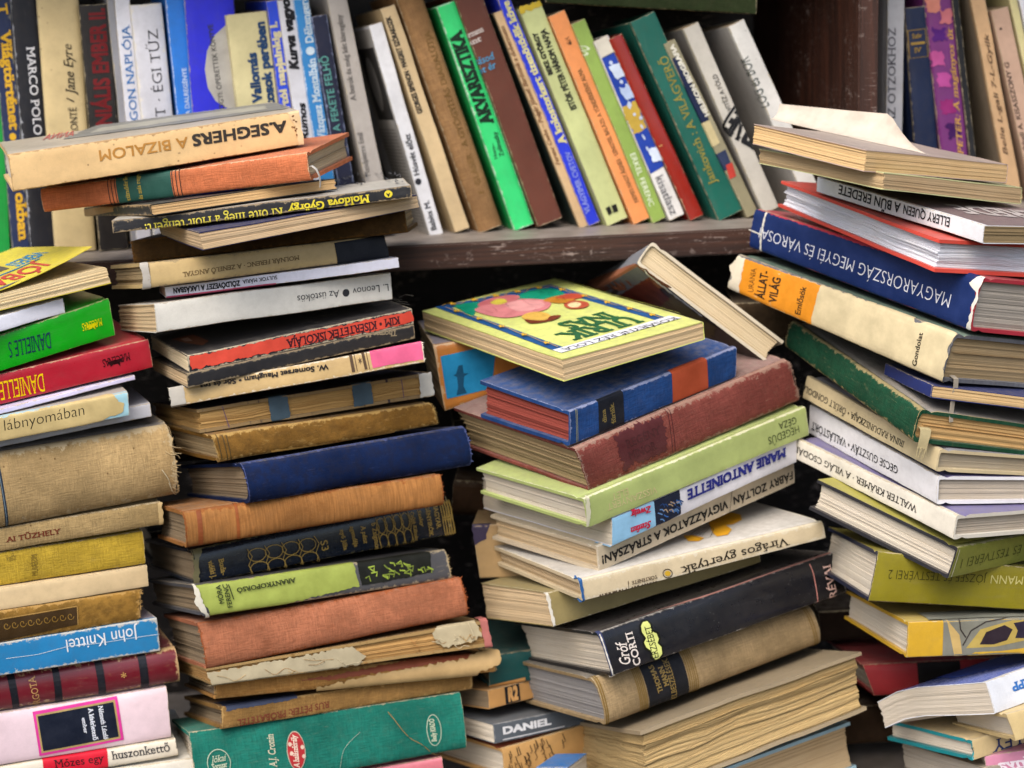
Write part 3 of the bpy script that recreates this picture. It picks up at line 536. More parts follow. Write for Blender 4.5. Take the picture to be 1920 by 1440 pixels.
{'id':'s2_orange','i':19,'k':'hard','c':'#c9734a','pg':'#c0a986','l':'orange book with a dark green spine label and a white ribbon bookmark','g_':'books in the second stack','sp':'F','M':[[.97763,.19135,-.08729,-.34892],[-.19292,.98117,-.00986,-.14011],[.08376,.02648,.99613,.05306],[.0,.0,.0,1.0]],'d':[.21234,.12667,.01989],'df':[.156,.04,-.002],'bulge':.004,'g':'l','rough':.6,'age':.2,'D':[('R','spine_label',[(.288,1.147),(.493,1.131),(.493,.001),(.287,-.048)],'#1f4a40',{}),('L','spine_line',[(.257,1.124),(.256,-.077)],'#2a2420',{'w':.0006}),('L','spine_line',[(.27,1.107),(.269,-.092)],'#2a2420',{'w':.0006}),('L','spine_line',[(.283,1.089),(.282,-.107)],'#2a2420',{'w':.0006}),('L','spine_line',[(.499,1.143),(.497,.016)],'#2a2420',{'w':.0006}),('L','spine_line',[(.513,1.123),(.511,-.001)],'#2a2420',{'w':.0006}),('L','spine_line',[(.527,1.103),(.525,-.018)],'#2a2420',{'w':.0006}),('T','tündérkert',(.332,.071),(.332,1.064),(.317,.068),'#9c8a3c',{'serif':1}),('T','és más regény',(.379,.078),(.378,1.042),(.364,.075),'#9c8a3c',{'serif':1})]},
{'id':'s2_blackpg','i':20,'k':'paper','c':'#1f1e1c','pg':'#c7a473','l':'thin black paperback showing tan page edges, under the orange book','g_':'books in the second stack','sp':'L','M':[[.44563,.89228,-.0724,-.33159],[-.89162,.44963,.05343,-.05932],[.08023,.04075,.99594,.04042],[.0,.0,.0,1.0]],'d':[.1677,.14771,.00784],'df':[.041,-.155,-.062],'wear':.002,'wearcol':'#a98f68','D':[('R','worn_strip',[(-.004,.757),(.465,1.091),(.461,.436),(-.012,-.035)],'#b99467',{})]},
{'id':'s2_moldova','i':21,'k':'paper','c':'#1b1c20','pg':'#c5ab80','l':'thin black paperback with yellow upside-down lettering and patterned cover','g_':'books in the second stack','sp':'F','M':[[.99425,-.08873,-.06003,-.28768],[.08996,.99578,.01806,-.20016],[.05818,-.02335,.99803,.04126],[.0,.0,.0,1.0]],'d':[.22192,.11612,.00797],'df':[.031,-.262,.0],'bulge':.001,'wear':.0012,'wearcol':'#a08c6c','bcol':'#b8b4a8','D':[('T','Moldova György',(.857,.692),(.583,.538),(.856,.083),'#d3c233',{'serif':1,'bold':.02}),('T','Ki ölte meg a Holt·tengert?',(.566,.498),(.104,.44),(.566,-.027),'#c9bb45',{'serif':1}),('R','publisher_mark',[(.935,.505),(.935,.439),(.933,.378),(.931,.326),(.929,.284),(.926,.256),(.923,.243),(.92,.244),(.917,.261),(.914,.292),(.912,.335),(.91,.39),(.908,.452),(.908,.518),(.908,.586),(.908,.652),(.91,.713),(.912,.765),(.914,.807),(.917,.835),(.92,.848),(.923,.847),(.926,.83),(.929,.799),(.931,.755),(.933,.701),(.935,.639),(.935,.573)],'#d3c233',{}),('T','A',(.927,.616),(.915,.609),(.928,.353),'#1b1c20',{'bold':.04}),('L','cover_picture',[(.757,2.253),(.772,2.306),(.77,1.987)],'#45464a',{'w':.001}),('L','cover_picture',[(.824,3.356),(.846,3.29),(.838,3.046)],'#45464a',{'w':.001}),('L','cover_picture',[(.849,2.19),(.861,2.266),(.863,1.919)],'#45464a',{'w':.001}),('L','cover_picture',[(.98,2.6),(1.001,2.534),(.991,2.317)],'#45464a',{'w':.001}),('L','cover_picture',[(.789,2.983),(.809,2.912),(.811,2.653)],'#45464a',{'w':.001}),('L','cover_picture',[(.718,3.212),(.739,3.196),(.734,2.909)],'#45464a',{'w':.001}),('L','cover_picture',[(.827,1.983),(.849,1.904),(.844,1.704)],'#45464a',{'w':.001}),('L','cover_picture',[(.791,3.465),(.81,3.399),(.814,3.117)],'#45464a',{'w':.001}),('L','cover_picture',[(.844,2.426),(.863,2.427),(.857,2.15)],'#45464a',{'w':.001}),('L','cover_picture',[(.791,3.295),(.801,3.402),(.811,2.966)],'#45464a',{'w':.001}),('L','cover_picture',[(.778,2.869),(.795,2.893),(.802,2.536)],'#45464a',{'w':.001}),('L','cover_picture',[(.75,2.772),(.761,2.775),(.766,2.479)],'#45464a',{'w':.001}),('L','cover_picture',[(.806,3.126),(.82,3.13),(.828,2.788)],'#45464a',{'w':.001}),('L','cover_picture',[(.716,2.336),(.728,2.319),(.736,2.042)],'#45464a',{'w':.001}),('L','cover_picture',[(.761,2.597),(.773,2.626),(.774,2.321)],'#45464a',{'w':.001}),('L','cover_picture',[(.914,2.969),(.938,2.898),(.935,2.634)],'#45464a',{'w':.001}),('L','cover_picture',[(.693,2.778),(.718,2.702),(.712,2.478)],'#45464a',{'w':.001}),('L','cover_picture',[(.977,2.266),(.999,2.27),(.988,1.993)],'#45464a',{'w':.001}),('L','cover_picture',[(.819,2.082),(.833,2.028),(.834,1.809)],'#45464a',{'w':.001}),('L','cover_picture',[(.688,2.41),(.699,2.394),(.706,2.125)],'#45464a',{'w':.001}),('L','cover_picture',[(.773,2.186),(.798,2.161),(.788,1.916)],'#45464a',{'w':.001}),('L','cover_picture',[(.703,2.371),(.714,2.371),(.718,2.098)],'#45464a',{'w':.001}),('L','cover_picture',[(.702,3.076),(.715,3.021),(.718,2.781)],'#45464a',{'w':.001}),('L','cover_picture',[(.86,2.966),(.874,2.901),(.876,2.656)],'#45464a',{'w':.001}),('L','cover_picture',[(.764,2.716),(.773,2.762),(.779,2.426)],'#45464a',{'w':.001}),('L','cover_picture',[(.969,2.646),(.987,2.712),(.981,2.358)],'#45464a',{'w':.001}),('L','cover_picture',[(.761,2.403),(.772,2.372),(.775,2.129)],'#45464a',{'w':.001}),('L','cover_picture',[(.711,3.81),(.73,3.724),(.73,3.473)],'#45464a',{'w':.001}),('L','cover_picture',[(.966,2.362),(.986,2.306),(.98,2.072)],'#45464a',{'w':.001}),('L','cover_picture',[(.715,2.572),(.738,2.487),(.739,2.255)],'#45464a',{'w':.001}),('L','cover_picture',[(.798,3.001),(.82,2.956),(.819,2.673)],'#45464a',{'w':.001}),('L','cover_picture',[(.856,2.777),(.877,2.795),(.878,2.452)],'#45464a',{'w':.001}),('L','cover_picture',[(.962,1.478),(.983,1.39),(.977,1.21)],'#45464a',{'w':.001}),('L','cover_picture',[(.708,3.767),(.719,3.723),(.731,3.417)],'#45464a',{'w':.001}),('L','cover_picture',[(.705,2.54),(.724,2.52),(.727,2.233)],'#45464a',{'w':.001}),('L','cover_picture',[(.959,1.704),(.966,1.683),(.968,1.457)],'#45464a',{'w':.001}),('L','cover_picture',[(.941,1.613),(.961,1.556),(.959,1.332)],'#45464a',{'w':.001}),('L','cover_picture',[(.869,3.112),(.881,3.11),(.884,2.805)],'#45464a',{'w':.001}),('L','cover_picture',[(.968,2.554),(.984,2.552),(.977,2.28)],'#45464a',{'w':.001}),('L','cover_picture',[(.701,3.255),(.718,3.201),(.723,2.929)],'#45464a',{'w':.001}),('L','cover_picture',[(.731,2.757),(.753,2.733),(.745,2.478)],'#45464a',{'w':.001}),('L','cover_picture',[(.954,2.699),(.964,2.724),(.967,2.403)],'#45464a',{'w':.001}),('L','cover_picture',[(.922,1.977),(.935,1.997),(.942,1.679)],'#45464a',{'w':.001}),('L','cover_picture',[(.715,2.422),(.733,2.359),(.734,2.13)],'#45464a',{'w':.001}),('L','cover_picture',[(.832,3.216),(.856,3.259),(.854,2.877)],'#45464a',{'w':.001}),('L','cover_picture',[(.748,2.599),(.771,2.584),(.77,2.287)],'#45464a',{'w':.001})]},
{'id':'s2_navypg','i':22,'k':'paper','c':'#1d2250','pg':'#bfa684','l':'paperback with pale page corner jutting out under the thin black books','g_':'books in the second stack','sp':'B','M':[[-.91795,.38759,-.08454,-.10846],[-.38579,-.92183,-.03742,-.04913],[-.09244,-.00174,.99572,.04421],[.0,.0,.0,1.0]],'d':[.17076,.11781,.0107],'df':[-.28,-.201,-.074],'wear':.001},
{'id':'s2_dkbrown','i':23,'k':'hard','c':'#4c361a','pg':'#9c8866','l':'dark brown leather book worn along its spine, below the jutting page corner','g_':'books in the second stack','sp':'F','M':[[.99763,.03026,-.06185,-.28474],[-.02551,.99676,.07631,-.13366],[.06396,-.07456,.99516,.01024],[.0,.0,.0,1.0]],'d':[.21153,.12059,.01887],'df':[.177,.009,-.018],'bulge':.004,'g':'k','wear':.0022,'wearcol':'#6b4a22','age':1},
{'id':'s2_molnar','i':24,'k':'hard','c':'#c0a673','pg':'#9c8866','l':'tan book with a black band at the right end of its spine','g_':'books in the second stack','sp':'F','M':[[.91837,-.39007,-.06669,-.2638],[.39508,.9134,.09809,-.19966],[.02265,-.11643,.99294,-.00065],[.0,.0,.0,1.0]],'d':[.18715,.11915,.01809],'df':[-.061,-.015,.068],'bulge':.003,'wear':.0015,'wearcol':'#8a7a60','age':.5,'D':[('R','spine_band',[(.778,.905),(.996,.983),(1.015,.011),(.789,-.038)],'#14171f',{}),('T','MOLNÁR FERENC · A ZENELŐ ANGYAL',(.625,.564),(.135,.463),(.627,.384),'#75603c',{'serif':1}),('R','paper_patch',[(-.033,.986),(-.002,1.012),(.006,-.004),(-.027,-.024)],'#b0aaa0',{'jag':.001})]},
{'id':'s2_sulyok','i':25,'k':'paper','c':'#d5d5e2','pg':'#b39484','l':'thin white paperback with black upside-down lettering and pink lower cover','g_':'books in the second stack','sp':'F','M':[[.98077,-.18272,-.06853,-.25599],[.18836,.97818,.08762,-.17706],[.05103,-.09885,.99379,-.0117],[.0,.0,.0,1.0]],'d':[.17808,.10995,.00796],'df':[-.026,-.002,.0],'bulge':.0005,'D':[('T','SULYOK MÁRIA',(.475,.783),(.328,.742),(.476,.426),'#2b2b30',{}),('T','ZÖLDÖVEZET A LAKÁSBAN',(.317,.723),(.035,.772),(.316,.269),'#16161c',{'bold':.03}),('R','lower_edge_stripe',[(.003,.117),(.467,.094),(.466,-.106),(.002,-.128)],'#b04a66',{})]},
{'id':'s2_leonov','i':26,'k':'paper','c':'#cfccc2','pg':'#c0a986','l':'plain off-white paperback with dark upside-down lettering and rounded spine','g_':'books in the second stack','sp':'F','M':[[.91582,-.39588,-.06744,-.26128],[.40068,.91205,.08728,-.19984],[.02696,-.10696,.9939,-.03426],[.0,.0,.0,1.0]],'d':[.18829,.1103,.02046],'df':[-.051,-.106,.047],'bulge':.002,'wear':.001,'wearcol':'#a79c88','D':[('T','L. Leonov ● Az üstökös',(.985,.591),(.59,.619),(.985,.337),'#26262a',{})]},
{'id':'s2_kim','i':27,'k':'paper','c':'#26262b','pg':'#dccba9','l':'paperback with a red-orange spine and dark picture cover','g_':'books in the second stack','sp':'F','M':[[.92409,-.37251,-.08539,-.24054],[.36974,.92795,-.04689,-.19269],[.09671,.01175,.99524,-.06649],[.0,.0,.0,1.0]],'d':[.18058,.11449,.0119],'df':[-.072,-.083,.032],'bulge':.0007,'wear':.0015,'wearcol':'#cdbfa2','D':[('R','spine_panel',[(.011,.93),(.997,.872),(1.002,.155),(.013,.159)],'#d24a38',{'jag':.0012}),('T','KIM • KÍSÉRTETEK ISKOLÁJA',(.939,.721),(.428,.704),(.939,.228),'#3a1620',{'serif':1,'bold':.02}),('R','cover_picture',[(.043,1.664),(.141,1.68),(.153,1.334),(.108,1.231),(.069,1.421)],'#8f5a40',{}),('R','cover_picture',[(.071,1.601),(.105,1.604),(.102,1.45),(.075,1.485)],'#c9a08a',{}),('L','cover_picture',[(.669,1.519),(.709,1.569),(.718,1.487)],'#8f8a82',{'w':.0008}),('L','cover_picture',[(.631,1.375),(.67,1.424),(.684,1.334)],'#a39a88',{'w':.0008}),('L','cover_picture',[(.837,1.481),(.878,1.531),(.899,1.417)],'#55504a',{'w':.0008}),('L','cover_picture',[(.555,1.325),(.594,1.373),(.612,1.271)],'#8f8a82',{'w':.0008}),('L','cover_picture',[(.797,1.416),(.837,1.465),(.853,1.365)],'#a39a88',{'w':.0008}),('L','cover_picture',[(.58,1.29),(.619,1.338),(.645,1.22)],'#55504a',{'w':.0008}),('L','cover_picture',[(.744,1.453),(.784,1.502),(.813,1.372)],'#8f8a82',{'w':.0008}),('L','cover_picture',[(.856,1.382),(.896,1.431),(.915,1.324)],'#a39a88',{'w':.0008}),('L','cover_picture',[(.737,1.515),(.777,1.565),(.793,1.465)],'#55504a',{'w':.0008}),('L','cover_picture',[(.95,1.203),(.99,1.251),(1.015,1.131)],'#8f8a82',{'w':.0008}),('L','cover_picture',[(.921,1.337),(.962,1.385),(.976,1.289)],'#a39a88',{'w':.0008}),('L','cover_picture',[(.649,1.483),(.689,1.532),(.703,1.439)],'#55504a',{'w':.0008}),('L','cover_picture',[(.826,1.171),(.866,1.218),(.872,1.145)],'#8f8a82',{'w':.0008}),('L','cover_picture',[(.654,1.497),(.693,1.546),(.703,1.465)],'#a39a88',{'w':.0008}),('L','cover_picture',[(.951,1.229),(.992,1.277),(1.009,1.174)],'#55504a',{'w':.0008}),('L','cover_picture',[(.729,1.397),(.769,1.446),(.776,1.37)],'#8f8a82',{'w':.0008}),('L','cover_picture',[(.778,1.512),(.818,1.562),(.827,1.48)],'#a39a88',{'w':.0008}),('L','cover_picture',[(.839,1.245),(.879,1.293),(.89,1.206)],'#55504a',{'w':.0008}),('L','cover_picture',[(.541,1.213),(.579,1.26),(.607,1.137)],'#8f8a82',{'w':.0008}),('L','cover_picture',[(.956,1.403),(.997,1.452),(1.02,1.333)],'#a39a88',{'w':.0008}),('L','cover_picture',[(.955,1.142),(.996,1.189),(1.013,1.087)],'#55504a',{'w':.0008}),('L','cover_picture',[(.789,1.36),(.829,1.409),(.856,1.283)],'#8f8a82',{'w':.0008}),('L','cover_picture',[(.94,1.478),(.981,1.527),(.988,1.449)],'#a39a88',{'w':.0008}),('L','cover_picture',[(.866,1.378),(.907,1.427),(.929,1.313)],'#55504a',{'w':.0008}),('L','cover_picture',[(.865,1.443),(.905,1.492),(.917,1.403)],'#8f8a82',{'w':.0008}),('L','cover_picture',[(.965,1.239),(1.006,1.287),(1.024,1.182)],'#a39a88',{'w':.0008}),('L','cover_picture',[(.977,1.357),(1.018,1.406),(1.03,1.317)],'#55504a',{'w':.0008}),('L','cover_picture',[(.654,1.301),(.693,1.349),(.713,1.243)],'#8f8a82',{'w':.0008}),('L','cover_picture',[(1.039,1.419),(1.081,1.469),(1.094,1.373)],'#a39a88',{'w':.0008}),('L','cover_picture',[(.767,1.466),(.808,1.516),(.819,1.428)],'#55504a',{'w':.0008})]},
{'id':'s2_thomas','i':28,'k':'paper','c':'#1f1e20','pg':'#c0a986','l':'black paperback with faint cream lettering, half hidden under the red-orange spine','g_':'books in the second stack','sp':'F','M':[[.92363,-.37043,-.09847,-.24192],[.37115,.9285,-.01157,-.19708],[.09572,-.02586,.99507,-.07756],[.0,.0,.0,1.0]],'d':[.18271,.1091,.0108],'df':[.039,.001,.095],'wear':.0015,'wearcol':'#9b8a6c','D':[('T','Thomas H. Sewell',(.921,.85),(.681,1.049),(.922,.47),'#8d8068',{'serif':1})]},
{'id':'s2_maugham','i':29,'k':'hard','c':'#bc9f6b','pg':'#9c8866','l':'tan book with a bright pink rectangle at the right end of its spine','g_':'books in the second stack','sp':'F','M':[[.98197,-.14331,-.12324,-.25591],[.16274,.97267,.16561,-.19032],[.09614,-.18268,.97846,-.09238],[.0,.0,.0,1.0]],'d':[.19391,.10247,.01526],'df':[.129,.053,.056],'bulge':.002,'wear':.0015,'wearcol':'#d8d0bc','age':.5,'D':[('R','spine_label',[(.786,1.026),(.994,1.0),(.996,.144),(.792,.164)],'#cc567c',{'jag':.0004}),('R','printed_band',[(.705,1.094),(.717,1.091),(.723,.144),(.71,.145)],'#4d3a26',{}),('R','printed_band',[(.753,1.108),(.765,1.105),(.772,.158),(.761,.16)],'#4d3a26',{}),('L','printed_line',[(.725,1.098),(.731,.151)],'#4d3a26',{'w':.0005}),('L','printed_line',[(.773,1.086),(.78,.14)],'#4d3a26',{'w':.0005}),('T','✶',(.739,.45),(.755,.465),(.74,.794),'#4d3a26',{}),('T','W. Somerset Maugham • Sör és tea',(.621,.762),(.116,.915),(.62,.52),'#241c16',{'bold':.02}),('R','paper_patch',[(-.005,1.017),(.052,1.005),(.058,-.047),(-.0,-.036)],'#a9a49a',{'jag':.001})]},
{'id':'s2_spineless','i':30,'k':'block','c':'#221f38','pg':'#b8935a','l':'coverless book showing brown folded sections and blue binding tapes','g_':'books in the second stack','sp':'F','M':[[.92567,-.37237,-.06689,-.23748],[.37692,.92295,.0781,-.1811],[.03265,-.0975,.9947,-.11544],[.0,.0,.0,1.0]],'d':[.18959,.14491,.01663],'df':[.037,-.232,-.005],'bulge':.002,'pgc':1.3,'D':[('R','binding_tape',[(.297,1.125),(.379,1.131),(.377,-.032),(.295,-.037)],'#3d505c',{'jag':.0008}),('R','binding_tape',[(.654,1.102),(.737,1.107),(.735,.078),(.652,.073)],'#3d505c',{'jag':.0008}),('R','paper_patch',[(.946,.982),(1.001,.986),(1.002,.039),(.942,.021)],'#b9b7ae',{'jag':.0012}),('L','sewing_thread',[(.104,.959),(.121,.036)],'#5d4466',{'w':.0006}),('L','sewing_thread',[(.868,1.014),(.869,.024)],'#5d4466',{'w':.0006})]},
{'id':'s2_oldbrown','i':31,'k':'hard','c':'#7d5a26','pg':'#9c8866','l':'mottled old brown leather book under the coverless one','g_':'books in the second stack','sp':'F','M':[[.90156,-.42812,-.06248,-.22199],[.43193,.89896,.07282,-.1999],[.025,-.09264,.99539,-.13506],[.0,.0,.0,1.0]],'d':[.18147,.11926,.01976],'df':[-.138,.017,-.187],'bulge':.005,'g':'k','wear':.0022,'wearcol':'#b09055','fray':.003,'age':1.5,'D':[('L','tooled_line',[(.023,.995),(.015,.088)],'#45381c',{'w':.0007}),('L','tooled_line',[(.047,.961),(.039,.049)],'#45381c',{'w':.0007}),('L','tooled_line',[(.063,.937),(.054,.023)],'#45381c',{'w':.0007}),('L','scuff_mark',[(.232,.081),(.558,.001),(.793,.034)],'#b98d45',{'w':.0012})]},
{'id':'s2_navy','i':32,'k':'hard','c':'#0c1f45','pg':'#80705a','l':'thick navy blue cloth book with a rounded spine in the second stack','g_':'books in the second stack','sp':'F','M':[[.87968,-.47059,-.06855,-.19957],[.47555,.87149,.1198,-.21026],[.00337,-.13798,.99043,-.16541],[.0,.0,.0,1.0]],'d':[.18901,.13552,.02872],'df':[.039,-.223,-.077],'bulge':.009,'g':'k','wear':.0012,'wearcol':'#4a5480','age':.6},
{'id':'s2_rust','i':33,'k':'hard','c':'#996838','pg':'#80705a','l':'rust orange ribbed cloth book under the thick navy one','g_':'books in the second stack','sp':'F','M':[[.93661,-.34146,-.07845,-.24799],[.34913,.92838,.12737,-.22034],[.02934,-.14669,.98875,-.19449],[.0,.0,.0,1.0]],'d':[.20406,.11016,.02589],'df':[-.125,.003,.03],'bulge':.006,'g':'r','wear':.002,'wearcol':'#7d4520','age':1,'D':[('R','spine_band',[(.049,.962),(.067,.969),(.062,.032),(.044,.027)],'#7a3f1c',{}),('R','spine_band',[(.193,1.06),(.204,1.062),(.202,.022),(.19,.022)],'#8a4a20',{})]},
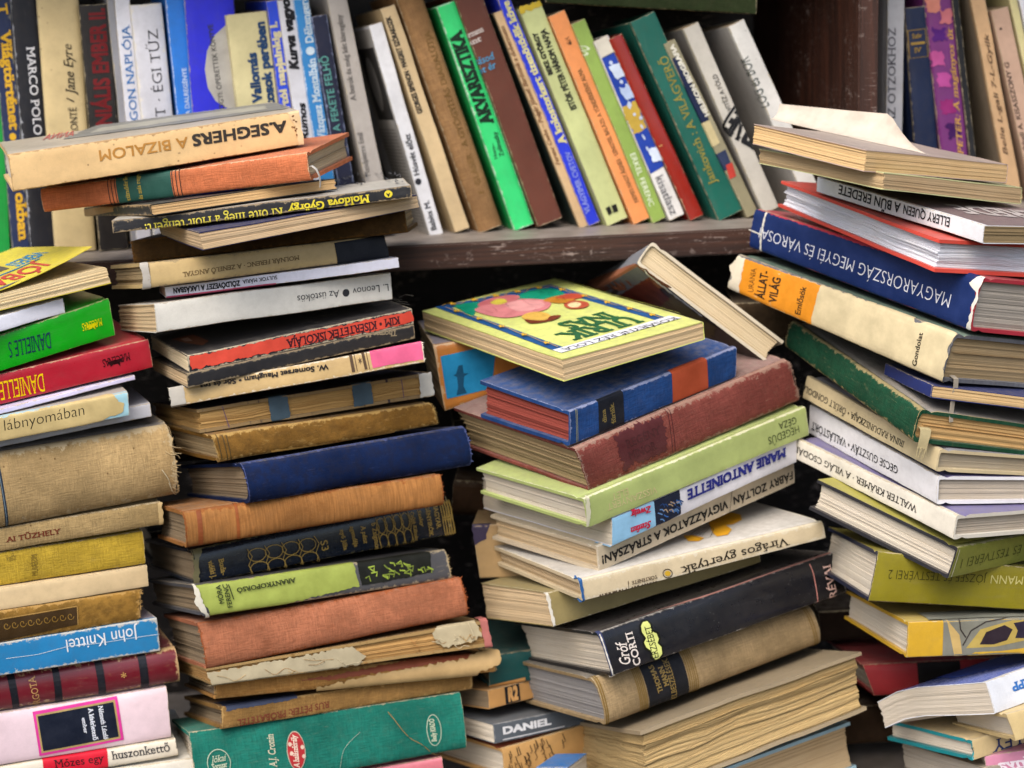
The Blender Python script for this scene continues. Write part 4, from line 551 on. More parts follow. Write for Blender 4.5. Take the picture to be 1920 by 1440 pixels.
{'id':'s2_gilt','i':34,'k':'hard','c':'#141c28','pg':'#80705a','l':'glossy blue-black book with gilt floral ornament and lettering','g_':'books in the second stack','sp':'F','M':[[.91009,-.40721,-.07696,-.24875],[.41335,.90526,.0982,-.18396],[.02969,-.12118,.99219,-.2324],[.0,.0,.0,1.0]],'d':[.21327,.13837,.0276],'df':[.195,-.118,.005],'bulge':.005,'g':'c','wear':.001,'wearcol':'#8d8560','rough':.18,'fray':.002,'age':.6,'D':[('T','MAGYAR',(.941,.887),(.946,.222),(.958,.888),'#a88b48',{'serif':1}),('T','GÉNYIRÓK',(.909,.854),(.914,.063),(.924,.859),'#a88b48',{'serif':1}),('T','Szalay',(.876,.795),(.883,.342),(.889,.789),'#a88b48',{'serif':1,'shear':.2}),('T','Csűth Kálmán',(.847,.783),(.855,.036),(.86,.777),'#a88b48',{'serif':1,'shear':.2}),('T','S3',(.483,.504),(.486,.236),(.51,.495),'#a88b48',{'serif':1}),('T','A pénz',(.646,.704),(.651,.211),(.663,.692),'#a88b48',{'serif':1,'shear':.2}),('T','agendája',(.604,.737),(.612,.179),(.62,.728),'#a88b48',{'serif':1,'shear':.2}),('T','nyó Júlia',(.564,.708),(.57,.15),(.58,.699),'#a88b48',{'serif':1}),('T','b Zsigmond',(.688,.713),(.696,-.023),(.706,.701),'#a88b48',{'serif':1}),('T','Buda-',(.093,.59),(.098,.122),(.112,.581),'#a88b48',{'serif':1}),('T','vidéki J.',(.053,.598),(.059,.094),(.072,.588),'#a88b48',{'serif':1}),('L','gilt_ornament',[(.743,.607),(.742,.494),(.736,.411),(.728,.379),(.719,.407),(.712,.488),(.708,.601),(.709,.692),(.715,.761),(.723,.788),(.732,.767),(.739,.704),(.742,.615)],'#a88b48',{'w':.0006}),('L','gilt_ornament',[(.747,.187),(.746,.074),(.741,-.01),(.733,-.042),(.724,-.015),(.717,.066),(.713,.179),(.714,.27),(.719,.339),(.728,.367),(.736,.346),(.743,.283),(.747,.195)],'#a88b48',{'w':.0006}),('L','gilt_ornament',[(.775,.609),(.774,.496),(.769,.413),(.761,.381),(.752,.409),(.745,.49),(.741,.603),(.742,.694),(.748,.762),(.756,.789),(.764,.768),(.771,.705),(.775,.616)],'#a88b48',{'w':.0006}),('L','gilt_ornament',[(.78,.19),(.779,.078),(.773,-.006),(.765,-.038),(.757,-.01),(.75,.07),(.746,.183),(.747,.274),(.752,.342),(.76,.369),(.769,.349),(.776,.287),(.78,.198)],'#a88b48',{'w':.0006}),('L','gilt_ornament',[(.807,.61),(.806,.498),(.801,.416),(.793,.384),(.785,.412),(.777,.492),(.774,.605),(.775,.695),(.78,.763),(.788,.79),(.797,.769),(.804,.706),(.807,.618)],'#a88b48',{'w':.0006}),('L','gilt_ornament',[(.812,.194),(.811,.082),(.806,-.001),(.798,-.033),(.789,-.006),(.782,.074),(.778,.186),(.779,.277),(.785,.345),(.793,.372),(.801,.352),(.808,.29),(.812,.202)],'#a88b48',{'w':.0006}),('L','gilt_ornament',[(.839,.612),(.838,.501),(.833,.418),(.825,.387),(.817,.415),(.81,.494),(.806,.606),(.807,.696),(.812,.764),(.82,.79),(.829,.77),(.836,.707),(.839,.62)],'#a88b48',{'w':.0006}),('L','gilt_ornament',[(.844,.198),(.843,.086),(.838,.003),(.83,-.029),(.821,-.001),(.814,.078),(.811,.19),(.812,.28),(.817,.348),(.825,.375),(.833,.355),(.84,.293),(.844,.205)],'#a88b48',{'w':.0006}),('L','gilt_ornament',[(.707,.816),(.716,.563),(.71,.309),(.721,-.027)],'#a88b48',{'w':.0006}),('L','gilt_ornament',[(.74,.817),(.749,.565),(.742,.312),(.754,-.023)],'#a88b48',{'w':.0006}),('L','gilt_ornament',[(.772,.818),(.781,.567),(.775,.316),(.786,-.018)],'#a88b48',{'w':.0006}),('L','gilt_ornament',[(.804,.818),(.813,.569),(.807,.319),(.819,-.014)],'#a88b48',{'w':.0006}),('L','gilt_ornament',[(.836,.819),(.845,.571),(.839,.322),(.85,-.009)],'#a88b48',{'w':.0006}),('L','gilt_ornament',[(.272,.51),(.268,.41),(.256,.337),(.24,.309),(.222,.336),(.209,.409),(.203,.511),(.206,.592),(.218,.652),(.235,.674),(.252,.654),(.266,.597),(.272,.517)],'#a88b48',{'w':.0006}),('L','gilt_ornament',[(.275,.136),(.271,.036),(.26,-.038),(.243,-.066),(.225,-.041),(.212,.032),(.206,.133),(.21,.215),(.221,.275),(.238,.299),(.256,.279),(.269,.223),(.275,.143)],'#a88b48',{'w':.0006}),('L','gilt_ornament',[(.337,.506),(.333,.407),(.322,.334),(.305,.307),(.288,.333),(.275,.406),(.269,.507),(.273,.587),(.284,.647),(.301,.669),(.318,.649),(.331,.592),(.337,.513)],'#a88b48',{'w':.0006}),('L','gilt_ornament',[(.34,.136),(.337,.036),(.325,-.037),(.309,-.065),(.291,-.04),(.278,.032),(.272,.133),(.276,.213),(.287,.273),(.304,.297),(.321,.278),(.334,.221),(.34,.143)],'#a88b48',{'w':.0006}),('L','gilt_ornament',[(.401,.503),(.398,.404),(.386,.332),(.37,.305),(.353,.331),(.34,.403),(.334,.503),(.338,.583),(.349,.642),(.365,.664),(.382,.644),(.395,.588),(.401,.509)],'#a88b48',{'w':.0006}),('L','gilt_ornament',[(.404,.135),(.401,.037),(.389,-.036),(.373,-.064),(.356,-.039),(.343,.033),(.338,.132),(.341,.212),(.352,.272),(.369,.295),(.385,.276),(.398,.22),(.404,.142)],'#a88b48',{'w':.0006}),('L','gilt_ornament',[(.464,.499),(.461,.401),(.449,.33),(.433,.303),(.417,.329),(.404,.4),(.399,.499),(.402,.578),(.413,.637),(.429,.659),(.446,.639),(.458,.583),(.464,.506)],'#a88b48',{'w':.0006}),('L','gilt_ornament',[(.467,.135),(.464,.037),(.453,-.035),(.437,-.062),(.42,-.038),(.407,.033),(.402,.132),(.405,.211),(.416,.27),(.432,.293),(.449,.274),(.461,.219),(.467,.142)],'#a88b48',{'w':.0006}),('L','gilt_ornament',[(.203,.703),(.218,.476),(.201,.25),(.22,-.052)],'#a88b48',{'w':.0006}),('L','gilt_ornament',[(.269,.697),(.284,.472),(.268,.249),(.286,-.05)],'#a88b48',{'w':.0006}),('L','gilt_ornament',[(.334,.692),(.349,.469),(.333,.247),(.351,-.049)],'#a88b48',{'w':.0006}),('L','gilt_ornament',[(.398,.686),(.413,.465),(.397,.246),(.415,-.048)],'#a88b48',{'w':.0006}),('L','gilt_ornament',[(.461,.681),(.476,.462),(.46,.244),(.477,-.047)],'#a88b48',{'w':.0006}),('L','gilt_ornament',[(.977,.675),(.978,.566),(.977,.485),(.974,.455),(.972,.482),(.969,.561),(.967,.67),(.967,.758),(.968,.824),(.97,.85),(.973,.829),(.975,.768),(.977,.682)],'#a88b48',{'w':.0006}),('L','gilt_ornament',[(.982,.268),(.982,.159),(.981,.079),(.979,.049),(.976,.076),(.973,.154),(.971,.264),(.971,.351),(.972,.417),(.974,.443),(.977,.423),(.98,.362),(.981,.276)],'#a88b48',{'w':.0006}),('L','gilt_ornament',[(.987,.675),(.987,.566),(.986,.486),(.984,.456),(.981,.483),(.979,.561),(.977,.671),(.976,.758),(.977,.824),(.98,.85),(.983,.83),(.985,.768),(.987,.683)],'#a88b48',{'w':.0006}),('L','gilt_ornament',[(.991,.269),(.992,.161),(.991,.08),(.989,.05),(.986,.077),(.983,.155),(.981,.265),(.981,.352),(.982,.418),(.984,.444),(.987,.424),(.99,.363),(.991,.277)],'#a88b48',{'w':.0006}),('L','gilt_ornament',[(.997,.675),(.997,.567),(.996,.487),(.994,.456),(.991,.484),(.989,.562),(.987,.671),(.986,.759),(.987,.824),(.99,.85),(.992,.83),(.995,.769),(.997,.683)],'#a88b48',{'w':.0006}),('L','gilt_ornament',[(1.001,.27),(1.002,.162),(1.001,.082),(.999,.051),(.996,.079),(.993,.157),(.991,.266),(.991,.353),(.992,.419),(.994,.445),(.997,.425),(.999,.364),(1.001,.278)],'#a88b48',{'w':.0006}),('L','gilt_ornament',[(1.007,.676),(1.007,.567),(1.006,.487),(1.004,.457),(1.001,.485),(.998,.563),(.996,.672),(.996,.759),(.997,.824),(.999,.85),(1.002,.83),(1.005,.769),(1.006,.683)],'#a88b48',{'w':.0006}),('L','gilt_ornament',[(1.011,.271),(1.012,.163),(1.011,.083),(1.008,.053),(1.006,.08),(1.003,.158),(1.001,.267),(1.001,.354),(1.002,.42),(1.004,.446),(1.007,.426),(1.009,.365),(1.011,.279)],'#a88b48',{'w':.0006}),('L','gilt_ornament',[(.965,.877),(.969,.634),(.969,.389),(.975,.064)],'#a88b48',{'w':.0006}),('L','gilt_ornament',[(.975,.878),(.979,.634),(.979,.39),(.985,.066)],'#a88b48',{'w':.0006}),('L','gilt_ornament',[(.985,.878),(.989,.634),(.989,.391),(.995,.067)],'#a88b48',{'w':.0006}),('L','gilt_ornament',[(.994,.878),(.999,.635),(.999,.392),(1.005,.068)],'#a88b48',{'w':.0006}),('L','gilt_ornament',[(1.004,.878),(1.009,.635),(1.009,.393),(1.015,.07)],'#a88b48',{'w':.0006}),('R','torn_edge',[(.006,.957),(.034,.949),(.016,.538),(.012,.077),(-.014,.015)],'#6f6a4c',{'jag':.0015})]},
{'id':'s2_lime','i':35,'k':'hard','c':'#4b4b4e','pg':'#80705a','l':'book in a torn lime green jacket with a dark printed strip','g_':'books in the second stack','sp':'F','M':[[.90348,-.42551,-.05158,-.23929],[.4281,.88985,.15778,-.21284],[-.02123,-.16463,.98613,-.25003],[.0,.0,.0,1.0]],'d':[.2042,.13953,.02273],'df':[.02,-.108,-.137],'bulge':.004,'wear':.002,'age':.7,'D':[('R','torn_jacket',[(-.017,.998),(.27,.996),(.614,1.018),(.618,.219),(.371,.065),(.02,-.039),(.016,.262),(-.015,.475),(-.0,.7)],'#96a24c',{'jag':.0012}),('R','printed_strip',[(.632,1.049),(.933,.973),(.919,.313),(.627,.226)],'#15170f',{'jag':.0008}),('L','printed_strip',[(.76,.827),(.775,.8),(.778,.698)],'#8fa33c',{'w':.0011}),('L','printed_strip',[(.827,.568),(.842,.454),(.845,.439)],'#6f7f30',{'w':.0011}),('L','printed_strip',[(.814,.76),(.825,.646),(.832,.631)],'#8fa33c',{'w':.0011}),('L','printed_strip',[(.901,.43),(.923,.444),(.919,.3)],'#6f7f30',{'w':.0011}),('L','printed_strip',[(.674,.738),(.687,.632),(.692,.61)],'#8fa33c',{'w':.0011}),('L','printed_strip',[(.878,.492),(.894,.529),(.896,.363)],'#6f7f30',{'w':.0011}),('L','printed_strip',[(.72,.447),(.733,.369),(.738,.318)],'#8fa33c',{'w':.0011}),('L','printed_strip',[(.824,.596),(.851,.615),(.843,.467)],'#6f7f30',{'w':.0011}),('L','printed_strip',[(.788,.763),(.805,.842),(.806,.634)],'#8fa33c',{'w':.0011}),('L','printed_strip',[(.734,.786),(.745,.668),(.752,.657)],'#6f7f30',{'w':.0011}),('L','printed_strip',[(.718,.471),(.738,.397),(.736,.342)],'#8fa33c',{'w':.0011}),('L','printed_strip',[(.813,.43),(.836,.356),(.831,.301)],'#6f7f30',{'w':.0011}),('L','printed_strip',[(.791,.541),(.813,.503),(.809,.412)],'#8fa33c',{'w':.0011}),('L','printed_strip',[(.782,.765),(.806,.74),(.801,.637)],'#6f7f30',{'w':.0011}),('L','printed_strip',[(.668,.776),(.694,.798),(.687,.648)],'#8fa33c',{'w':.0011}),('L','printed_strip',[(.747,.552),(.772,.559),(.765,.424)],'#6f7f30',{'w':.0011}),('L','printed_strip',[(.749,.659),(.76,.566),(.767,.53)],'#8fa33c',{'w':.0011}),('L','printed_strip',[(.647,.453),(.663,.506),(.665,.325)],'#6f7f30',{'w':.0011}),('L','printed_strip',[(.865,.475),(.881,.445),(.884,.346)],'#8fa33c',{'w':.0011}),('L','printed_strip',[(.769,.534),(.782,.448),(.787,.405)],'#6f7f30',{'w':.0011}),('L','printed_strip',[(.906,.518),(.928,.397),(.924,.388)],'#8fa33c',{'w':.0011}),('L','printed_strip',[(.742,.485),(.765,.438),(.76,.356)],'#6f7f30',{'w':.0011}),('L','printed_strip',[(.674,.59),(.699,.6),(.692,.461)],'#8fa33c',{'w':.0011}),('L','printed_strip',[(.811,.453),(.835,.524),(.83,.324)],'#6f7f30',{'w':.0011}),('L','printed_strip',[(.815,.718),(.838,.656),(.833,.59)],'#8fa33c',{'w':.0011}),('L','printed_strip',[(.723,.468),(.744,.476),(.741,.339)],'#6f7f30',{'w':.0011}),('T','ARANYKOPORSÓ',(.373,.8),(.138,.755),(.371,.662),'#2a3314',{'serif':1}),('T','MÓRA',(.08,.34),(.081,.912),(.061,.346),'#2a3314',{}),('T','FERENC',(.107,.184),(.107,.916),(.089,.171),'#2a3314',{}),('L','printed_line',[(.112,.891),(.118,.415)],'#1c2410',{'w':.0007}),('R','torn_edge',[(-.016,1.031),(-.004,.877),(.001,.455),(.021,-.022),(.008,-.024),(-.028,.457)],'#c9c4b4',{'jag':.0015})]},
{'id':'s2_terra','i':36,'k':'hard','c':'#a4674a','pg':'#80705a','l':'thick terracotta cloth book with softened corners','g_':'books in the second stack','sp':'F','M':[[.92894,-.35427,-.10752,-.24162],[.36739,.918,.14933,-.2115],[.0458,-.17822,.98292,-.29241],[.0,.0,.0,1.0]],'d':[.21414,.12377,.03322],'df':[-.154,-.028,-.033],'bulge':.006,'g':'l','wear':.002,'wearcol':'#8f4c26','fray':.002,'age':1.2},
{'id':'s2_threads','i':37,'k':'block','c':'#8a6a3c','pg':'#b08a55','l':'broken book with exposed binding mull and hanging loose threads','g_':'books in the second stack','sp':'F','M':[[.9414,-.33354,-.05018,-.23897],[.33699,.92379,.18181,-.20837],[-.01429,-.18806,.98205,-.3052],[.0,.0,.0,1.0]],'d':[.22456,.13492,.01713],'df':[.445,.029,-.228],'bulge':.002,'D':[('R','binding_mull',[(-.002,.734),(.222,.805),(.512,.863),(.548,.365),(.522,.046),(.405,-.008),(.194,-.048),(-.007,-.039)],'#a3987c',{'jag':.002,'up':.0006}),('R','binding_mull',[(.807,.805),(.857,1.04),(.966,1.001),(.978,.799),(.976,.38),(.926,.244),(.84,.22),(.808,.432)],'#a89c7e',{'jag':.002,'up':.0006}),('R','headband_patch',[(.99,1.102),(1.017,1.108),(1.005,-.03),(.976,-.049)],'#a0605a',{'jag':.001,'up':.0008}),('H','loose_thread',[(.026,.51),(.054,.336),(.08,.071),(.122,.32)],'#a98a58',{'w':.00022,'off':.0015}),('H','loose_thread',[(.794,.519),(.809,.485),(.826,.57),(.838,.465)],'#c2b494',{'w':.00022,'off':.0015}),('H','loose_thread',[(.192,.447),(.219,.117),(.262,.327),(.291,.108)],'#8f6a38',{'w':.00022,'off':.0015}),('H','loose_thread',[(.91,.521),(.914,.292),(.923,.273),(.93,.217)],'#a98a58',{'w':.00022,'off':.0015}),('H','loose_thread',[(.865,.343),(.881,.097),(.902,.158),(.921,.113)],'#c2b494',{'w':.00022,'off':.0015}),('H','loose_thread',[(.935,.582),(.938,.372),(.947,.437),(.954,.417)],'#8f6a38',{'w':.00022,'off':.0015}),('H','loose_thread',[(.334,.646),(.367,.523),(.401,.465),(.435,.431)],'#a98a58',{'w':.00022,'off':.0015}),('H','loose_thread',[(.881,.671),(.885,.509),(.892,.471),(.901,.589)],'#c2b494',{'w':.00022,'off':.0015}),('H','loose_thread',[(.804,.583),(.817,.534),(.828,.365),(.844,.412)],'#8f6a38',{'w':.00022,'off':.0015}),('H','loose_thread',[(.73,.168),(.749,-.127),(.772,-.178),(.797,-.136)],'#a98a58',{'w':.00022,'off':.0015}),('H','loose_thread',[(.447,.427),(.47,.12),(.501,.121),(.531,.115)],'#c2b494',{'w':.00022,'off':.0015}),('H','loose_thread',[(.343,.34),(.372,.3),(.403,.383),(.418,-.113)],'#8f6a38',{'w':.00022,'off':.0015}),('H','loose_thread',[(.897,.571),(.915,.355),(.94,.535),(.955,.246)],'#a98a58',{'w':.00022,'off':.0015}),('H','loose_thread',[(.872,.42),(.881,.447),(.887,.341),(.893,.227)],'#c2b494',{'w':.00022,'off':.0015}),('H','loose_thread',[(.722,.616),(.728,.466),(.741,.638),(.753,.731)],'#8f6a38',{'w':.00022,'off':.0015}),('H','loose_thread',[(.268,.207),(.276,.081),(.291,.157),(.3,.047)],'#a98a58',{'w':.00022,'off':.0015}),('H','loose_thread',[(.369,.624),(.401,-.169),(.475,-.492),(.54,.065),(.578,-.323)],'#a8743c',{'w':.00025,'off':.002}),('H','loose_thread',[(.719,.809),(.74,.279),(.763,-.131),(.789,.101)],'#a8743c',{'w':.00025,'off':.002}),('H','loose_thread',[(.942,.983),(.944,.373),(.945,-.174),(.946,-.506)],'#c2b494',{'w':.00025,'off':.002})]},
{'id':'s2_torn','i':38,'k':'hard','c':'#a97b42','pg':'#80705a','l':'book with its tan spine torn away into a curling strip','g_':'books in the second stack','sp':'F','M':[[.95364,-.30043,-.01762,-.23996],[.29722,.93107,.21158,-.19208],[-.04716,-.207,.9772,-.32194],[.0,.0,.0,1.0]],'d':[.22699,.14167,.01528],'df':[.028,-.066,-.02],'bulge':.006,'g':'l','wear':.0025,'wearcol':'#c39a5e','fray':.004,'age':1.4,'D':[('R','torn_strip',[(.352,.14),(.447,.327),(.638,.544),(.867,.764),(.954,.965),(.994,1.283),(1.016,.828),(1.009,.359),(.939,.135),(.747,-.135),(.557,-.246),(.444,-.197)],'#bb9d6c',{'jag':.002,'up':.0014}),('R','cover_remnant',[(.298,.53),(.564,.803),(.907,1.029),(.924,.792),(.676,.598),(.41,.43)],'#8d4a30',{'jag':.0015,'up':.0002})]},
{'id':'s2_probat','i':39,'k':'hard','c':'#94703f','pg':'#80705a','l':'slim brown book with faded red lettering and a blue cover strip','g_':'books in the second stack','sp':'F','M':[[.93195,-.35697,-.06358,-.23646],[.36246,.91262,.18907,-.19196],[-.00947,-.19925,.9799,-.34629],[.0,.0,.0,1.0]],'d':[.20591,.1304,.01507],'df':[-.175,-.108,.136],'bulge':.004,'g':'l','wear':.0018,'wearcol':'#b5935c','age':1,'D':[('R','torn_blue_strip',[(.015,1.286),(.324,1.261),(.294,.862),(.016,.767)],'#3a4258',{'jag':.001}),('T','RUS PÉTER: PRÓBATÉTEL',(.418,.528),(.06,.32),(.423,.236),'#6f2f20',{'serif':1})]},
{'id':'s2_cronin','i':40,'k':'hard','c':'#1c7263','pg':'#c6bcab','l':'big teal cloth book with a red oval label at the bottom of the second stack','g_':'books in the second stack','sp':'F','M':[[.96003,-.27261,-.06349,-.25817],[.27715,.95756,.07915,-.19651],[.03921,-.09358,.99484,-.40015],[.0,.0,.0,1.0]],'d':[.217,.11032,.04332],'df':[-.15,-.288,-.003],'bulge':.006,'g':'l','age':.2,'D':[('T','A.J. Cronin',(.295,.271),(.296,.792),(.269,.275),'#c9c4a8',{'serif':1,'shear':.3}),('R','oval_rim',[(.404,.466),(.403,.396),(.4,.331),(.395,.272),(.39,.224),(.383,.189),(.376,.168),(.368,.163),(.361,.173),(.354,.199),(.348,.238),(.343,.289),(.339,.349),(.337,.416),(.336,.485),(.338,.554),(.34,.619),(.345,.677),(.35,.725),(.357,.761),(.364,.782),(.372,.788),(.379,.779),(.386,.754),(.392,.715),(.397,.664),(.401,.604),(.403,.536)],'#a6a590',{}),('R','oval_label',[(.401,.467),(.4,.401),(.397,.339),(.393,.284),(.388,.238),(.382,.205),(.375,.185),(.368,.18),(.362,.189),(.355,.213),(.349,.251),(.345,.299),(.342,.356),(.34,.419),(.339,.484),(.34,.55),(.343,.611),(.347,.666),(.352,.712),(.358,.745),(.365,.766),(.371,.771),(.378,.762),(.385,.739),(.39,.702),(.395,.654),(.399,.597),(.401,.533)],'#a4282c',{}),('T','A halászkirály',(.375,.198),(.377,.735),(.356,.205),'#d8c8b4',{'serif':1,'shear':.3}),('R','printed_flower',[(.357,.588),(.357,.58),(.356,.574),(.355,.568),(.354,.563),(.352,.56),(.351,.559),(.35,.559),(.348,.561),(.347,.565),(.346,.569),(.345,.575),(.344,.582),(.344,.59),(.344,.597),(.344,.604),(.345,.611),(.346,.617),(.347,.621),(.349,.624),(.35,.626),(.351,.626),(.353,.624),(.354,.62),(.355,.615),(.356,.609),(.357,.603),(.357,.595)],'#d2b8a4',{}),('R','printed_flower',[(.359,.442),(.358,.434),(.357,.428),(.356,.422),(.355,.418),(.354,.415),(.353,.413),(.351,.413),(.35,.415),(.348,.419),(.347,.424),(.346,.43),(.346,.437),(.346,.444),(.346,.452),(.346,.459),(.347,.466),(.348,.471),(.349,.476),(.35,.479),(.352,.48),(.353,.48),(.354,.478),(.356,.475),(.357,.47),(.358,.464),(.358,.457),(.359,.449)],'#d2b8a4',{}),('R','printed_flower',[(.401,.513),(.4,.505),(.399,.498),(.399,.493),(.397,.488),(.396,.485),(.395,.484),(.393,.484),(.392,.486),(.39,.489),(.389,.494),(.388,.5),(.388,.507),(.387,.515),(.387,.522),(.388,.53),(.388,.536),(.389,.542),(.391,.547),(.392,.55),(.393,.551),(.395,.551),(.396,.549),(.398,.546),(.399,.541),(.4,.535),(.4,.528),(.401,.52)],'#d2b8a4',{}),('R','printed_flower',[(.402,.366),(.402,.358),(.401,.352),(.4,.346),(.399,.341),(.397,.338),(.396,.337),(.395,.337),(.393,.339),(.392,.343),(.391,.348),(.39,.354),(.389,.361),(.389,.368),(.389,.376),(.389,.383),(.39,.39),(.391,.396),(.392,.4),(.394,.403),(.395,.404),(.396,.404),(.398,.402),(.399,.399),(.4,.394),(.401,.388),(.402,.381),(.402,.373)],'#d2b8a4',{}),('L','printed_oval',[(.908,.424),(.907,.365),(.905,.309),(.902,.259),(.897,.218),(.892,.188),(.887,.17),(.881,.165),(.875,.173),(.869,.195),(.864,.228),(.86,.271),(.858,.322),(.856,.379),(.855,.438),(.856,.497),(.859,.552),(.862,.602),(.866,.643),(.871,.673),(.877,.691),(.883,.697),(.889,.689),(.894,.668),(.899,.635),(.903,.592),(.906,.54),(.908,.483),(.908,.424)],'#a9b8a0',{'w':.0006}),('T','Beály KIADÓ',(.887,.233),(.886,.632),(.869,.236),'#b9c4a8',{'serif':1,'shear':.2}),('L','printed_oval',[(.131,.473),(.129,.426),(.126,.382),(.121,.344),(.114,.313),(.106,.29),(.097,.277),(.088,.275),(.079,.283),(.071,.302),(.063,.329),(.057,.364),(.052,.405),(.05,.45),(.049,.497),(.05,.543),(.053,.586),(.058,.624),(.065,.655),(.073,.678),(.081,.691),(.091,.694),(.1,.686),(.108,.669),(.116,.642),(.122,.607),(.127,.565),(.13,.52),(.131,.473)],'#a9b8a0',{'w':.0006}),('T','Jókai',(.062,.506),(.118,.511),(.062,.604),'#b9c4a8',{'serif':1,'shear':.3}),('T','Sorozat',(.063,.408),(.119,.412),(.062,.49),'#b9c4a8',{'serif':1,'shear':.3}),('H','loose_thread',[(.703,1.123),(.729,.791),(.782,.41),(.831,.228),(.891,-.02),(.977,-.2)],'#9b7a44',{'w':.00028,'off':.0015}),('H','loose_thread',[(.522,.08),(.545,.387),(.609,.605)],'#a9b0a0',{'w':.00014,'off':.0008})]},
{'id':'s2_pinkbot','i':41,'k':'paper','c':'#c9707c','pg':'#dcd6c8','l':'glossy pink book peeking out below the big teal one','g_':'books in the second stack','sp':'F','M':[[.9773,-.20495,-.05366,-.26605],[.20723,.97743,.04108,-.17966],[.04403,-.05127,.99771,-.41715],[.0,.0,.0,1.0]],'d':[.20054,.12981,.0116],'df':[-.002,-.001,-.002],'bulge':.003,'rough':.2},
{'id':'m_orange','i':42,'k':'paper','c':'#c27a33','pg':'#c0a986','l':'orange-framed book with a blue picture panel wedged behind the middle stack','g_':'books in the gaps behind the stacks','sp':'F','M':[[.96576,-.1454,-.21487,-.05513],[.13701,.98912,-.05352,-.07242],[.22031,.02225,.97518,-.12944],[.0,.0,.0,1.0]],'d':[.09873,.0999,.04964],'df':[-.236,.06,.114],'wear':.002,'wearcol':'#d0b890','bcol':'#8d8794','D':[('R','cover_picture',[(.041,.825),(.508,.847),(.411,.135),(.034,.169)],'#1d86b8',{}),('R','printed_figure',[(.118,.497),(.141,.509),(.173,.629),(.207,.628),(.205,.492),(.247,.47),(.205,.44),(.186,.295),(.205,.171),(.117,.184),(.141,.305),(.145,.457)],'#0f4a6a',{})]},
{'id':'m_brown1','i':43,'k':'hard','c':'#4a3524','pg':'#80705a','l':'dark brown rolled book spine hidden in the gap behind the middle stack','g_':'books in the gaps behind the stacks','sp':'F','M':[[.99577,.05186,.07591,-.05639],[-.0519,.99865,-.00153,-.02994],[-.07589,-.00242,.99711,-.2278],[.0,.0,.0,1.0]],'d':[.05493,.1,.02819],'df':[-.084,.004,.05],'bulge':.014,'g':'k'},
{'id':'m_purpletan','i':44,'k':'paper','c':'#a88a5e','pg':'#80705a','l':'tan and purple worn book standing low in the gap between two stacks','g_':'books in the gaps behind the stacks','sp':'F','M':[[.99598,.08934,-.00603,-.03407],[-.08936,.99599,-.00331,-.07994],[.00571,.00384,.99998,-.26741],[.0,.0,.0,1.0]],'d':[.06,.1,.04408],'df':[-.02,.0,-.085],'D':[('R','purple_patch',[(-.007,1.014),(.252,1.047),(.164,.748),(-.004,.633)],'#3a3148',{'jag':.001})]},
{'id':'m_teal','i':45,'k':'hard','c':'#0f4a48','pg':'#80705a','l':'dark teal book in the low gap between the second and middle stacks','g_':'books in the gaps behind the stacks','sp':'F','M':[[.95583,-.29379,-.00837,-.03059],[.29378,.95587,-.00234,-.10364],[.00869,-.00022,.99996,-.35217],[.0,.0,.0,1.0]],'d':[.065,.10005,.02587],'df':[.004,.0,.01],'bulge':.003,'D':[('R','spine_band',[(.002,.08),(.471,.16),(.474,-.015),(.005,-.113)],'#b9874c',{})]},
{'id':'m_tanbook','i':46,'k':'paper','c':'#bf8f55','pg':'#80705a','l':'tan book with a black printed glyph above the grey one','g_':'books in the gaps behind the stacks','sp':'F','M':[[.78002,-.62437,-.04165,-.03138],[.62425,.77181,.1209,-.11736],[-.04334,-.1203,.99179,-.36559],[.0,.0,.0,1.0]],'d':[.06493,.09998,.01494],'df':[-.076,-.011,.027],'D':[('R','printed_glyph',[(.254,.958),(.489,.979),(.496,.073),(.259,.045)],'#16181c',{}),('T','R2',(.304,.178),(.464,.187),(.301,.864),'#c8975c',{'bold':.06})]},
{'id':'m_daniel','i':47,'k':'paper','c':'#555c63','pg':'#c6bcab','l':'slate grey book with white capital lettering near the bottom centre','g_':'books in the gaps behind the stacks','sp':'F','M':[[.82478,-.56541,-.00612,-.02813],[.56348,.82096,.09227,-.13177],[-.04715,-.07955,.99572,-.39003],[.0,.0,.0,1.0]],'d':[.08991,.11999,.01554],'df':[-.058,.009,-.056],'bulge':.001,'wear':.0006,'wearcol':'#a0a0a0','D':[('T','DANIEL',(.094,.395),(.623,.398),(.096,.753),'#d9dadc',{'bold':.05}),('L','printed_line',[(.083,.13),(.763,.134)],'#c9cacc',{'w':.0009})]},
